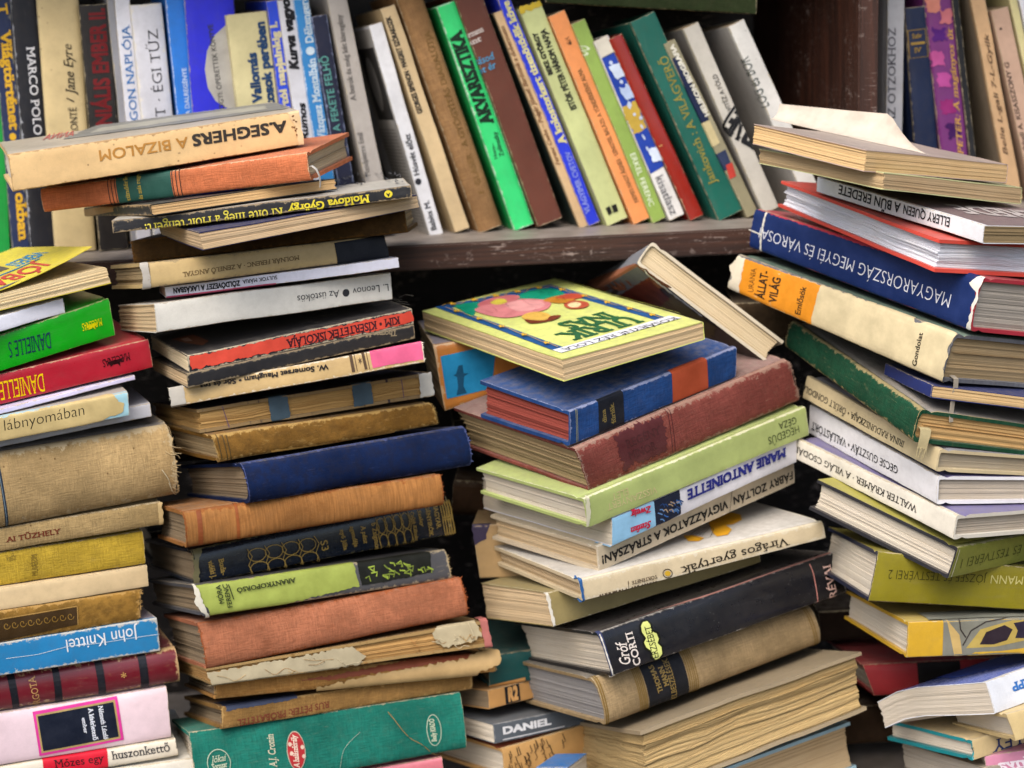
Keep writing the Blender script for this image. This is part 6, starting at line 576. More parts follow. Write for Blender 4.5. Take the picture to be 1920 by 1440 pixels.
{'id':'s3_mann','i':59,'k':'hard','c':'#9e8763','pg':'#8d8a88','l':'greyish tan book with a black gilt label and gold bands','g_':'books in the middle stack','sp':'F','M':[[.86553,-.47267,-.16563,.06094],[.48556,.87299,.04607,-.19749],[.12282,-.1203,.98511,-.35742],[.0,.0,.0,1.0]],'d':[.20786,.13314,.03537],'df':[-.167,-.03,-.08],'bulge':.008,'g':'l','bcol':'#7a756c','age':.25,'D':[('R','title_panel',[(.197,1.018),(.379,1.054),(.374,-.074),(.194,-.095)],'#14161c',{}),('L','gold_band',[(.162,1.011),(.154,-.08)],'#7d6228',{'w':.0007}),('L','gold_band',[(.386,1.054),(.381,-.065)],'#7d6228',{'w':.0007}),('L','gold_band',[(.169,1.012),(.161,-.079)],'#7d6228',{'w':.0007}),('L','gold_band',[(.395,1.056),(.39,-.063)],'#7d6228',{'w':.0007}),('L','gold_band',[(.176,1.014),(.169,-.078)],'#7d6228',{'w':.0007}),('L','gold_band',[(.404,1.059),(.399,-.062)],'#7d6228',{'w':.0007}),('L','gold_band',[(.183,1.015),(.176,-.078)],'#7d6228',{'w':.0007}),('L','gold_band',[(.412,1.061),(.407,-.061)],'#7d6228',{'w':.0007}),('L','gold_band',[(.19,1.016),(.183,-.077)],'#7d6228',{'w':.0007}),('L','gold_band',[(.421,1.063),(.416,-.06)],'#7d6228',{'w':.0007}),('L','gold_band',[(.009,1.023),(-.0,-.005)],'#7d6228',{'w':.0009}),('L','gold_band',[(.018,1.005),(.009,-.025)],'#7d6228',{'w':.0009}),('L','gold_band',[(.963,1.008),(.97,-.009)],'#7d6228',{'w':.0008}),('L','gold_band',[(.974,.991),(.981,-.028)],'#7d6228',{'w':.0008}),('T','THOMAS',(.257,.292),(.251,.882),(.237,.296),'#8f7844',{'serif':1}),('T','MANN',(.289,.375),(.287,.803),(.269,.378),'#8f7844',{'serif':1}),('T','ELBESZÉLÉSEK',(.315,.045),(.319,.917),(.292,.053),'#8f7844',{'serif':1})]},
{'id':'s3_bigpg','i':60,'k':'hard','c':'#8f8066','pg':'#b99f6f','l':'big old volume turned to show thick wavy yellowed page edges','g_':'books in the middle stack','sp':'B','M':[[-.91537,.31413,-.25183,.20856],[-.35043,-.9296,.1142,.01106],[-.19823,.19279,.96101,-.40307],[.0,.0,.0,1.0]],'d':[.19464,.18039,.04238],'df':[-.131,-.251,.243],'bulge':.004,'fray':.002,'wave':.0016,'pgc':1.7,'age':.6},
{'id':'s3_lightblue','i':61,'k':'hard','c':'#9dbfcd','pg':'#c5ab84','l':'book with light blue board edges and plain cream pages, under the big old volume','g_':'books in the middle stack','sp':'B','M':[[-.89002,.42319,-.16962,.21133],[-.44012,-.8946,.07739,-.01224],[-.11899,.14353,.98247,-.44728],[.0,.0,.0,1.0]],'d':[.18193,.11901,.0372],'df':[.016,-.037,.082],'bulge':.002},
{'id':'s3_leaner','i':62,'k':'hard','c':'#7f8288','pg':'#c4b291','l':'grey illustrated book leaning on its edge behind the middle stack','g_':'books in the gaps behind the stacks','sp':'L','M':[[.24261,.763,.59914,.05472],[-.92781,.00207,.37306,.1029],[.2834,-.64639,.70842,-.07228],[.0,.0,.0,1.0]],'d':[.19644,.13396,.02297],'df':[.024,-.002,.017],'bulge':.003,'rough':.35,'bcol':'#3b342f','tcol':'#c4b9a2','D':[('R','cover_picture',[(.998,.008),(.0,.998),(.077,.541),(1.039,-.237)],'#8f5a40',{'jag':.001}),('R','cover_picture',[(.02,-.0),(.98,-.0),(.98,-.1),(.02,-.12)],'#74757a',{}),('R','cover_picture',[(.1,-.12),(.95,-.1),(.9,-.3),(.6,-.42),(.2,-.36)],'#6e3326',{'jag':.003}),('R','cover_picture',[(.5,-.36),(.96,-.28),(.97,-.62),(.7,-.7),(.4,-.5)],'#6a5c34',{'jag':.003}),('L','cover_picture',[(.2,-.173),(.22,-.203),(.21,-.317)],'#8f4a36',{'w':.0012}),('L','cover_picture',[(.25,-.213),(.27,-.247),(.26,-.342)],'#4a2018',{'w':.0012}),('L','cover_picture',[(.3,-.153),(.32,-.217),(.31,-.329)],'#8f4a36',{'w':.0012}),('L','cover_picture',[(.35,-.191),(.37,-.282),(.36,-.336)],'#4a2018',{'w':.0012}),('L','cover_picture',[(.4,-.173),(.42,-.291),(.41,-.355)],'#8f4a36',{'w':.0012}),('L','cover_picture',[(.45,-.216),(.47,-.281),(.46,-.339)],'#4a2018',{'w':.0012}),('L','cover_picture',[(.5,-.166),(.52,-.211),(.51,-.353)],'#8f4a36',{'w':.0012}),('L','cover_picture',[(.55,-.215),(.57,-.29),(.56,-.374)],'#4a2018',{'w':.0012}),('L','cover_picture',[(.6,-.19),(.62,-.249),(.61,-.377)],'#8f4a36',{'w':.0012}),('L','cover_picture',[(.65,-.149),(.67,-.237),(.66,-.344)],'#4a2018',{'w':.0012}),('L','cover_picture',[(.7,-.2),(.72,-.261),(.71,-.313)],'#8f4a36',{'w':.0012}),('L','cover_picture',[(.75,-.191),(.77,-.218),(.76,-.331)],'#4a2018',{'w':.0012}),('L','cover_picture',[(.8,-.158),(.82,-.232),(.81,-.35)],'#8f4a36',{'w':.0012}),('L','cover_picture',[(.85,-.18),(.87,-.217),(.86,-.338)],'#4a2018',{'w':.0012}),('R','torn_edge',[(1.0,-.02),(1.0,-.5),(.985,-.5),(.98,-.25),(.985,-.05)],'#d6d2c8',{'jag':.0015})]},
{'id':'s4_curl','i':63,'k':'paper','c':'#b29a8c','pg':'#cfae7d','l':'paperback with its white cover curling up, topmost in the right stack','g_':'books in the right stack','sp':'B','M':[[-.63694,-.74127,.21171,.38817],[.75606,-.6543,-.0163,-.11881],[.1506,.14968,.9772,.03611],[.0,.0,.0,1.0]],'d':[.11128,.17122,.01462],'df':[.032,-.087,-.149],'bcol':'#a59488'},
{'id':'s4_second','i':64,'k':'paper','c':'#c3c38c','pg':'#b49a74','l':'paperback with pale green cover edge second from the top of the right stack','g_':'books in the right stack','sp':'B','M':[[-.6683,-.71424,.20792,.40152],[.73335,-.67947,.02303,-.10844],[.12482,.16787,.97787,.01806],[.0,.0,.0,1.0]],'d':[.11927,.1774,.012],'df':[.098,.069,-.161]},
{'id':'s4_ellery','i':65,'k':'paper','c':'#dcdcde','pg':'#8f7a58','l':'white-spined paperback with black upside-down lettering and plum cover','g_':'books in the right stack','sp':'F','M':[[.5741,.79284,.20447,.24508],[-.80231,.59457,-.05279,-.09067],[-.16342,-.13374,.97745,.03428],[.0,.0,.0,1.0]],'d':[.17553,.11828,.01277],'df':[.117,.085,-.143],'bulge':.0008,'bcol':'#6f5a5c','D':[('T','ELLERY QUEEN',(.811,.848),(.541,.828),(.799,.315),'#1f1f22',{'bold':.015}),('T','A BŰN EREDETE',(.522,.835),(.143,.883),(.507,.269),'#1f1f22',{'bold':.02}),('T','EREDE',(.696,1.908),(.581,1.293),(.875,1.784),'#b4aaa4',{'bold':.03})]},
{'id':'s4_redpg','i':66,'k':'hard','c':'#d04a3c','pg':'#dedfe6','l':'red-covered book showing wavy white page edges','g_':'books in the right stack','sp':'B','M':[[-.44722,-.86944,.20992,.43253],[.87951,-.47016,-.07357,-.163],[.16266,.15173,.97495,-.03552],[.0,.0,.0,1.0]],'d':[.20448,.1399,.0232],'df':[.136,.077,-.081],'bulge':.002,'bcol':'#c94a3e','wave':.0008,'pgc':1.3},
{'id':'s4_magyar','i':67,'k':'hard','c':'#b33440','pg':'#b0a698','l':'large red book in a torn navy jacket with white upside-down lettering','g_':'books in the right stack','sp':'F','M':[[.58702,.76003,.27886,.19618],[-.78664,.6169,-.02541,-.04019],[-.19134,-.20445,.95999,-.0134],[.0,.0,.0,1.0]],'d':[.23833,.16899,.03729],'df':[.231,.095,-.067],'bulge':.004,'bcol':'#a8353f','D':[('R','torn_jacket',[(.0,.012),(-.006,.981),(.255,.943),(.52,.911),(.743,.904),(.987,1.014),(1.0,.907),(.989,.737),(.998,.604),(.984,.425),(.997,.28),(.992,.089),(.983,.018),(.782,-.053),(.562,-.081),(.302,-.065)],'#11275a',{'jag':.0008}),('T','MAGYARORSZÁG MEGYÉI ÉS VÁROSAI',(.902,.528),(.039,.585),(.899,.263),'#d6d6da',{'thin':1}),('R','torn_edge',[(.957,.849),(.995,1.019),(1.006,.918),(.999,.755),(1.007,.622),(.998,.424),(1.001,.25),(.997,.018),(.982,.027),(.99,.285),(.989,.466),(.994,.697)],'#d6d2c6',{'jag':.0012}),('R','torn_edge',[(.043,.976),(.05,.972),(.053,.508),(.057,.018),(.05,.021),(.045,.525)],'#cfcabc',{'jag':.001}),('R','torn_edge',[(-.014,.44),(.047,.431),(.045,.4),(-.013,.414)],'#cfcabc',{'jag':.0008})]},
{'id':'s4_gondolat','i':68,'k':'hard','c':'#77777a','pg':'#b79d75','l':'large grey book in a torn cream jacket with an orange panel','g_':'books in the right stack','sp':'F','M':[[.58232,.76085,.28638,.17665],[-.78472,.6181,-.04652,-.04508],[-.21241,-.19764,.95699,-.04541],[.0,.0,.0,1.0]],'d':[.23512,.15958,.0327],'df':[.241,-.039,.041],'bulge':.004,'g':'l','bcol':'#5f7a6c','fray':.001,'age':.4,'D':[('R','torn_jacket',[(.012,.925),(.363,.978),(.614,1.0),(.808,1.011),(.833,.923),(.942,1.028),(.998,.978),(.988,.706),(1.0,.535),(.996,.278),(1.006,.138),(1.0,-.004),(.885,-.036),(.676,-.082),(.426,-.051),(.255,-.044),(.051,-.048),(.007,.097),(.019,.428)],'#cbbb94',{'jag':.001}),('R','orange_panel',[(.018,.935),(.404,.972),(.414,.018),(.05,-.034)],'#d98a1f',{'jag':.0006}),('T','URANIA',(.127,.194),(.109,.805),(.102,.189),'#2a1c10',{}),('T','ÁLLAT-',(.183,.126),(.169,.853),(.146,.111),'#2a1c10',{'bold':.03}),('T','VILÁG',(.242,.159),(.23,.803),(.206,.145),'#2a1c10',{'bold':.03}),('T','Emlősök',(.36,.123),(.351,.816),(.335,.125),'#3a2814',{'bold':.02}),('T','Gondolat',(.892,.097),(.878,.788),(.874,.099),'#2a2418',{'bold':.02}),('R','torn_edge',[(.01,.953),(.044,.949),(.061,.003),(-.002,.032),(.011,.337),(-.014,.602)],'#d6cbb2',{'jag':.0014})]},
{'id':'s4_bluethin','i':69,'k':'paper','c':'#1c2c66','pg':'#c4a678','l':'thin blue book under the large torn cream jacket','g_':'books in the right stack','sp':'F','M':[[.27267,.93634,.22115,.28453],[-.96047,.27833,.00579,-.15332],[-.05613,-.21399,.97522,-.10241],[.0,.0,.0,1.0]],'d':[.07977,.13,.00924],'df':[.021,.005,-.065]},
{'id':'s4_green','i':70,'k':'hard','c':'#1c4a33','pg':'#c9a36c','l':'dark green cloth book with frayed headband and pale endpaper','g_':'books in the right stack','sp':'F','M':[[.33784,.89676,.2858,.22171],[-.91823,.38071,-.10913,-.04433],[-.20667,-.22556,.95206,-.09582],[.0,.0,.0,1.0]],'d':[.20588,.12749,.02261],'df':[.117,-.112,-.068],'bulge':.004,'g':'l','wear':.002,'wearcol':'#a89468','bcol':'#8e8880','fray':.002,'age':.8},
{'id':'s4_irina','i':71,'k':'hard','c':'#cdbb93','pg':'#a89b84','l':'cream book with thin black lettering directly under the dark green one','g_':'books in the right stack','sp':'F','M':[[.3995,.88977,.2207,.23368],[-.90614,.41977,-.05205,-.05859],[-.13896,-.17919,.97395,-.13634],[.0,.0,.0,1.0]],'d':[.18856,.11712,.01691],'df':[-.119,-.126,-.015],'bulge':.002,'rough':.35,'bcol':'#86858a','D':[('T','IRINA RADUNSZKAJA • ŐRÜLT GONDOLAT',(.771,.528),(-.036,.582),(.76,.252),'#33302a',{'serif':1})]},
{'id':'s4_gecse','i':72,'k':'hard','c':'#d9d7d8','pg':'#b3a796','l':'white book with black lettering and a purple board, second slim pale one','g_':'books in the right stack','sp':'F','M':[[.3862,.90769,.16415,.23759],[-.9146,.39993,-.05967,-.05921],[-.11981,-.12709,.98463,-.16555],[.0,.0,.0,1.0]],'d':[.18597,.11788,.02111],'df':[-.141,-.122,-.186],'bulge':.002,'rough':.35,'bcol':'#6f6796','D':[('T','GECSE GUSZTÁV • VALLÁSTÖRT',(.715,.559),(.029,.463),(.698,.294),'#1d1d22',{'serif':1})]},
{'id':'s4_walter','i':73,'k':'hard','c':'#d9d2c2','pg':'#b3a796','l':'cream-white book with thin lettering, lowest of three slim pale ones','g_':'books in the right stack','sp':'F','M':[[.49423,.85094,.17785,.22291],[-.85553,.51241,-.07424,-.07979],[-.15431,-.11546,.98125,-.18095],[.0,.0,.0,1.0]],'d':[.19319,.12503,.01768],'df':[.11,.025,-.035],'bulge':.002,'rough':.35,'bcol':'#6d6690','D':[('T','WALTER KRÄMER · A VILÁG CSODÁI',(.781,.614),(.013,.646),(.775,.312),'#2c2a28',{'serif':1})]},
{'id':'s4_jozsef1','i':74,'k':'hard','c':'#7e8236','pg':'#c6bcab','l':'olive book with dark board edges turned to show its page ends','g_':'books in the right stack','sp':'R','M':[[.75279,-.62684,.20096,.31635],[.65454,.74523,-.12736,-.23401],[-.06993,.22741,.97129,-.24382],[.0,.0,.0,1.0]],'d':[.19645,.14159,.02461],'df':[-.002,-.125,.104],'bulge':.002,'bcol':'#a09a3c','tcol':'#26262c','D':[('T','JÓZSEF ÉS TESTVÉREI 1',(.625,.721),(.049,.597),(.653,.417),'#454a1c',{'thin':1}),('L','worn_edge',[(.013,.933),(.016,-.072)],'#cfcab0',{'w':.0008})]},
{'id':'s4_jozsef2','i':75,'k':'hard','c':'#7d7418','pg':'#c6bcab','l':'olive-yellow book with its whole spine to the viewer, under the one showing page ends','g_':'books in the right stack','sp':'F','M':[[.97909,-.15211,.13506,.26038],[.14086,.98599,.08934,-.20845],[-.14676,-.06845,.9868,-.26556],[.0,.0,.0,1.0]],'d':[.18804,.12937,.03257],'df':[-.279,-.088,.126],'bulge':.002,'rough':.35,'tcol':'#1c2136','D':[('T','JÓZSEF ÉS TESTVÉREI 2',(.472,.743),(.059,.661),(.48,.562),'#3c3812',{'thin':1}),('T','MANN',(.626,.784),(.49,.752),(.635,.594),'#b5ad6c',{})]},
{'id':'s4_art','i':76,'k':'hard','c':'#c0982a','pg':'#c6bcab','l':'yellow book with an abstract grey and black painted cover','g_':'books in the right stack','sp':'F','M':[[.97815,-.19857,.06158,.28614],[.1946,.97873,.06488,-.2224],[-.07315,-.05148,.99599,-.30684],[.0,.0,.0,1.0]],'d':[.20996,.13686,.02532],'df':[-.018,-.145,.027],'bulge':.001,'rough':.35,'bcol':'#b19a4e','D':[('R','painted_panel',[(.133,1.043),(.449,1.025),(.458,.003),(.137,.02)],'#77766a',{}),('R','painted_shape',[(.145,1.04),(.197,.591),(.214,-.002),(.182,.007),(.161,.6)],'#b89c62',{}),('R','painted_shape',[(.225,.206),(.277,.72),(.398,.947),(.45,.949),(.455,.37),(.343,.218)],'#a8924c',{}),('R','painted_shape',[(.277,.297),(.299,.639),(.369,.818),(.401,.688),(.382,.389),(.332,.282)],'#2a2028',{}),('R','painted_shape',[(.403,.87),(.45,.918),(.454,.431),(.413,.442),(.421,.652)],'#2a2434',{}),('R','painted_shape',[(.232,-.007),(.262,.09),(.364,.091),(.457,.156),(.458,.003),(.304,-.013)],'#c09a34',{}),('L','painted_shape',[(.212,.285),(.241,.7),(.296,.927),(.398,1.023)],'#3a3430',{'w':.001}),('L','painted_shape',[(.194,1.013),(.2,.74),(.222,.509)],'#3a3430',{'w':.001}),('R','painted_panel',[(.093,1.23),(.526,1.249),(.461,1.024),(.091,1.025)],'#78786c',{})]},
{'id':'s4_redlow','i':77,'k':'hard','c':'#93262a','pg':'#c6bcab','l':'red book with a black label in the shadow of the lower right pile','g_':'books in the right stack','sp':'F','M':[[.99208,-.12392,.02062,.27986],[.12134,.98776,.09801,-.10127],[-.03252,-.09473,.99497,-.37639],[.0,.0,.0,1.0]],'d':[.19,.12001,.02606],'df':[-.001,.007,-.341],'bulge':.003,'D':[('R','black_label',[(.235,.973),(.425,.963),(.395,.267),(.208,.278)],'#14100f',{})]},
{'id':'s4_rapp','i':78,'k':'paper','c':'#d2d4d8','pg':'#bcb2a2','l':'drooping paperback with white spine and blue and white cover at the lower right','g_':'books in the right stack','sp':'R','M':[[.78584,-.59897,-.15392,.34695],[.61841,.76328,.18703,-.25001],[.00546,-.24217,.97022,-.34539],[.0,.0,.0,1.0]],'d':[.18972,.11677,.02284],'df':[.132,-.034,-.11],'rough':.25,'bcol':'#6f80c8','bend':(.4,.009),'D':[('R','cover_picture',[(.238,1.966),(.414,1.829),(.6,1.51),(.389,1.196),(.239,1.336),(.124,1.454)],'#4660c4',{'jag':.003}),('T','ÁPP',(.259,.689),(.132,.709),(.258,.438),'#2f6ab0',{'bold':.03,'serif':1})]},
{'id':'s4_ey2','i':79,'k':'hard','c':'#c9b27f','pg':'#c6bcab','l':'cream-spined book under the drooping paperback at the right edge','g_':'books in the right stack','sp':'F','M':[[.93786,-.31647,-.14238,.36043],[.33447,.9337,.12779,-.25887],[.0925,-.16747,.98153,-.36431],[.0,.0,.0,1.0]],'d':[.17954,.09471,.01837],'df':[-.107,-.291,-.218],'bulge':.002},
{'id':'s4_ey','i':80,'k':'hard','c':'#cbb587','pg':'#c6bcab','l':'cream jacketed book with teal board lines and navy letters at the lower right','g_':'books in the right stack','sp':'F','M':[[.89296,-.43013,-.13272,.33422],[.4431,.89185,.09092,-.22815],[.07926,-.13999,.98697,-.38894],[.0,.0,.0,1.0]],'d':[.18934,.11258,.0151],'df':[-.102,.073,.119],'bulge':.0015,'tcol':'#0f7f86','fray':.002,'D':[('T','LEY',(.246,.634),(.097,.672),(.253,.034),'#24305c',{'serif':1})]},
{'id':'s4_pinkb','i':81,'k':'paper','c':'#c07e98','pg':'#c6bcab','l':'dusty pink book with white script in the bottom right corner','g_':'books in the right stack','sp':'F','M':[[.99028,.05299,-.12856,.34534],[-.04161,.9951,.08967,-.22326],[.13269,-.08345,.98764,-.40213],[.0,.0,.0,1.0]],'d':[.19,.125,.01433],'df':[.009,-.007,.036],'D':[('T','Lánya',(.237,.062),(.048,.129),(.238,.641),'#dcd0d8',{'serif':1,'shear':.3,'bold':.02})]},
{'id':'s4_pagesbot','i':82,'k':'paper','c':'#8f8778','pg':'#aaa193','l':'grey-paged book at the very bottom right beside the dusty pink one','g_':'books in the right stack','sp':'F','M':[[.93731,-.34429,-.05394,.34345],[.34843,.92872,.1268,-.23127],[.00644,-.13764,.99046,-.41526],[.0,.0,.0,1.0]],'d':[.19,.12495,.02027],'df':[.001,-.019,.013]},
{'id':'t_green','i':83,'k':'hard','c':'#2f3a20','pg':'#9c8866','l':'dark olive green book lying flat across the top of the shelf row','g_':'books lying across the shelf row','sp':'F','M':[[.99437,.02151,.10372,.04326],[-.02159,.99977,-.00034,.05188],[-.10371,-.0019,.99461,.18695],[.0,.0,.0,1.0]],'d':[.17547,.12,.03135],'df':[-.0,.0,-.029],'bulge':.002,'g':'l'},
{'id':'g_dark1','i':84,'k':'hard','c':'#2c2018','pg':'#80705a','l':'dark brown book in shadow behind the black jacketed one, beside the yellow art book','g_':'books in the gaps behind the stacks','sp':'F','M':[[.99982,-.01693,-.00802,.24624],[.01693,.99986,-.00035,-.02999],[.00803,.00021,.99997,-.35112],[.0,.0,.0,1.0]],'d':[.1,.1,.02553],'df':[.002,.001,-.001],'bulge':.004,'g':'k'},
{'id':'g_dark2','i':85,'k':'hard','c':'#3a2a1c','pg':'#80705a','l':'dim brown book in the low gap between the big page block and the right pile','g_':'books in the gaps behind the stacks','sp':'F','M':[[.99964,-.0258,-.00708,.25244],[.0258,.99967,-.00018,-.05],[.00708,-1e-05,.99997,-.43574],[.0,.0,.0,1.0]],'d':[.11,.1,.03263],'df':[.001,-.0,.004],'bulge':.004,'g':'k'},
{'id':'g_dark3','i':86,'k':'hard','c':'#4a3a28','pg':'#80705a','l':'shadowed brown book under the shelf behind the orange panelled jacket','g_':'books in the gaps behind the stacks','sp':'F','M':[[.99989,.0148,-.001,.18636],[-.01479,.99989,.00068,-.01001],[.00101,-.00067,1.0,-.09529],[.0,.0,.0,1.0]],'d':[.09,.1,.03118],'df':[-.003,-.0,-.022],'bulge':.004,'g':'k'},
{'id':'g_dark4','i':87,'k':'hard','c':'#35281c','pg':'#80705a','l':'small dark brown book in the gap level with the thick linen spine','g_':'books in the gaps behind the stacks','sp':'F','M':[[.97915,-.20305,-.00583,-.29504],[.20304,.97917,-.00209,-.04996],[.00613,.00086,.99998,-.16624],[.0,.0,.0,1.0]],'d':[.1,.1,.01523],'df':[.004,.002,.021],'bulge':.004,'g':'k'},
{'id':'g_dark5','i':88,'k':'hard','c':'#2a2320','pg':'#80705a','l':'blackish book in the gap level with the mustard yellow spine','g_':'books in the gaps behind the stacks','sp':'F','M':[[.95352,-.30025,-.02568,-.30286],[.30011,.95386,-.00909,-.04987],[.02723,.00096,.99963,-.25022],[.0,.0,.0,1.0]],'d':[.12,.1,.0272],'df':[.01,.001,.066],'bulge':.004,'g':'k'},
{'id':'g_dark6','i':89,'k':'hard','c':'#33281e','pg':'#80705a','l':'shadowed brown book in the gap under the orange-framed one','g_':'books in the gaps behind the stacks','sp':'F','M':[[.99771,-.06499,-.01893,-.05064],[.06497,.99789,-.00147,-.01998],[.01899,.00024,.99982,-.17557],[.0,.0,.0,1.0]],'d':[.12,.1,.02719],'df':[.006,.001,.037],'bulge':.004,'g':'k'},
{'id':'b_green0','i':90,'k':'hard','c':'#0f8f3a','pg':'#a8957a','l':'green book cut off by the left edge behind the far left stack','g_':'books on the upper shelf','sp':'F','M':[[.04943,-.24163,-.96911,-.41612],[.0,.9703,-.24192,.045],[.99878,.01196,.04796,.0005],[.0,.0,.0,1.0]],'d':[.2,.12,.01812],'df':[.0,.0,.0]},
{'id':'b_vilag','i':91,'k':'hard','c':'#1d2a4e','pg':'#a8957a','l':'navy book with yellow lettering at the left end of the upper shelf','g_':'books on the upper shelf','sp':'F','M':[[.00636,-.24192,-.97028,-.39917],[-.0,.9703,-.24192,.045],[.99998,.00154,.00617,.0005],[.0,.0,.0,1.0]],'d':[.22,.12,.01505],'df':[.0,.0,.0],'wear':.0012,'wearcol':'#8a8778','D':[('T','Világtörténet',(.848,.638),(.472,.594),(.852,.116),'#d3a52a',{'serif':1,'bold':.03}),('T','okban',(.235,.554),(.051,.566),(.237,.027),'#d3a52a',{'serif':1,'bold':.03}),('T','T',(.945,.666),(.905,.627),(.947,.204),'#d3a52a',{'serif':1,'bold':.03}),('T','●',(.462,.664),(.434,.639),(.461,.317),'#d3a52a',{})]},
{'id':'b_marco','i':92,'k':'hard','c':'#10121c','pg':'#a8957a','l':'black book with white capital lettering and worn pale edges','g_':'books on the upper shelf','sp':'F','M':[[.00454,-.24192,-.97029,-.37615],[.0,.9703,-.24192,.045],[.99999,.0011,.00441,.0005],[.0,.0,.0,1.0]],'d':[.22,.12,.02192],'df':[.0,.0,.0],'bulge':.003,'wear':.0012,'wearcol':'#b9bcc4','D':[('T','MARCO POLO',(.782,.56),(.451,.532),(.784,.261),'#d5d5d8',{'serif':1})]},
{'id':'b_jane','i':93,'k':'hard','c':'#c6b182','pg':'#a8957a','l':'wide cream book with slim black italic lettering on the upper shelf','g_':'books on the upper shelf','sp':'F','M':[[.01218,-.2419,-.97022,-.34355],[.0,.9703,-.24192,.045],[.99993,.00295,.01182,.0005],[.0,.0,.0,1.0]],'d':[.22,.12,.03449],'df':[.0,.0,.0],'bulge':.004,'spots':1,'D':[('T','Jane Eyre',(.593,.248),(.785,.251),(.591,.465),'#2f2a20',{'serif':1,'shear':.3}),('T','/',(.566,.286),(.584,.278),(.565,.464),'#2f2a20',{}),('T','BRONTË',(.424,.248),(.547,.244),(.424,.414),'#3a3428',{'serif':1})]},
{'id':'b_ember','i':94,'k':'hard','c':'#1d1918','pg':'#a8957a','l':'black book with dark red lettering beside the wide cream one','g_':'books on the upper shelf','sp':'F','M':[[-.00411,-.24192,-.97029,-.31681],[.0,.9703,-.24192,.045],[.99999,-.00099,-.00399,.0006],[.0,.0,.0,1.0]],'d':[.20392,.12,.02399],'df':[.0,.0,.0],'bulge':.002,'D':[('T','ZSENIÁLIS EMBER II.',(.401,.227),(.983,.138),(.399,.743),'#6a1418',{'bold':.04})]},
{'id':'b_grey','i':95,'k':'paper','c':'#8f8f94','pg':'#a8957a','l':'narrow grey spine squeezed beside the white one with blue letters','g_':'books on the upper shelf','sp':'F','M':[[-.02018,-.24187,-.9701,-.30792],[.0,.9703,-.24192,.045],[.9998,-.00488,-.01958,.00062],[.0,.0,.0,1.0]],'d':[.21,.12,.0059],'df':[.0,.0,.0]},
{'id':'b_naplo','i':96,'k':'paper','c':'#d3d3da','pg':'#a8957a','l':'white spine with blue capital lettering','g_':'books on the upper shelf','sp':'F','M':[[-.01478,-.2419,-.97019,-.2964],[.0,.9703,-.24192,.045],[.99989,-.00358,-.01434,.00068],[.0,.0,.0,1.0]],'d':[.21,.12,.01249],'df':[.0,.0,.0],'bulge':.001,'D':[('T','ALAGON NAPLÓJA',(.404,.227),(.885,.178),(.403,.727),'#2f6fae',{'serif':1})]},
{'id':'b_tuz','i':97,'k':'hard','c':'#c9c9cf','pg':'#a8957a','l':'greyish white book with thin black capital lettering','g_':'books on the upper shelf','sp':'F','M':[[-.02396,-.24185,-.97002,-.26803],[.0,.9703,-.24192,.045],[.99971,-.0058,-.02325,.00112],[.0,.0,.0,1.0]],'d':[.20175,.12,.02664],'df':[.0,.0,.0],'bulge':.003,'wear':.002,'wearcol':'#d8d0bd','D':[('T','FÜST · ÉGI TŰZ',(.425,.251),(.897,.224),(.422,.554),'#24242a',{'serif':1,'thin':1})]},
{'id':'b_dal','i':98,'k':'paper','c':'#2676cf','pg':'#a8957a','l':'azure blue spine with small white lettering','g_':'books on the upper shelf','sp':'F','M':[[-.02103,-.24187,-.97008,-.2496],[.0,.9703,-.24192,.045],[.99978,-.00509,-.0204,.00082],[.0,.0,.0,1.0]],'d':[.21,.12,.01545],'df':[.0,.0,.0],'wear':.0008,'wearcol':'#e0e4ee','D':[('T','A DALREGÉNYE',(.52,.287),(.705,.275),(.52,.518),'#c3d4e8',{})]},
{'id':'b_operett','i':99,'k':'hard','c':'#2325c0','pg':'#a8957a','l':'royal blue book with a grey round-ended panel','g_':'books on the upper shelf','sp':'F','M':[[.00027,-.24192,-.9703,-.21314],[.0,.9703,-.24192,.045],[1.0,7e-05,.00026,.0005],[.0,.0,.0,1.0]],'d':[.21,.12,.04115],'df':[.0,.0,.0],'bulge':.003,'D':[('R','grey_panel',[(.869,.189),(.669,.1),(.532,.02),(.535,.257),(.57,.515),(.624,.656),(.697,.693),(.77,.623),(.828,.451)],'#a9a59c',{}),('T','OGYI: OPERETTEK KÖNYVE',(.538,.353),(.872,.478),(.537,.451),'#3a3836',{})]},
{'id':'b_vallomas','i':100,'k':'paper','c':'#c6bc8d','pg':'#a8957a','l':'cream spine with thick navy lettering on the upper shelf','g_':'books on the upper shelf','sp':'F','M':[[-.05636,-.24154,-.96875,-.17588],[.0,.9703,-.24192,.045],[.99841,-.01364,-.05469,.00241],[.0,.0,.0,1.0]],'d':[.19003,.12,.03493],'df':[.0,.0,.0],'bulge':.002,'D':[('T','S: Vallomás',(.556,.397),(.828,.389),(.556,.616),'#1c3c62',{'bold':.05}),('T','bátosok perében',(.537,.101),(.956,.108),(.537,.32),'#1c3c62',{'bold':.05})]},
{'id':'b_napjaink','i':101,'k':'paper','c':'#2446cc','pg':'#a8957a','l':'bright blue narrow spine with cream lettering','g_':'books on the upper shelf','sp':'F','M':[[-.06245,-.24145,-.9684,-.16507],[.0,.9703,-.24192,.045],[.99805,-.01511,-.0606,.00109],[.0,.0,.0,1.0]],'d':[.2,.12,.00974],'df':[.0,.0,.0],'D':[('T','kortól napjainkig I.',(.491,.185),(.913,.339),(.491,.79),'#c9c09a',{'bold':.05})]},
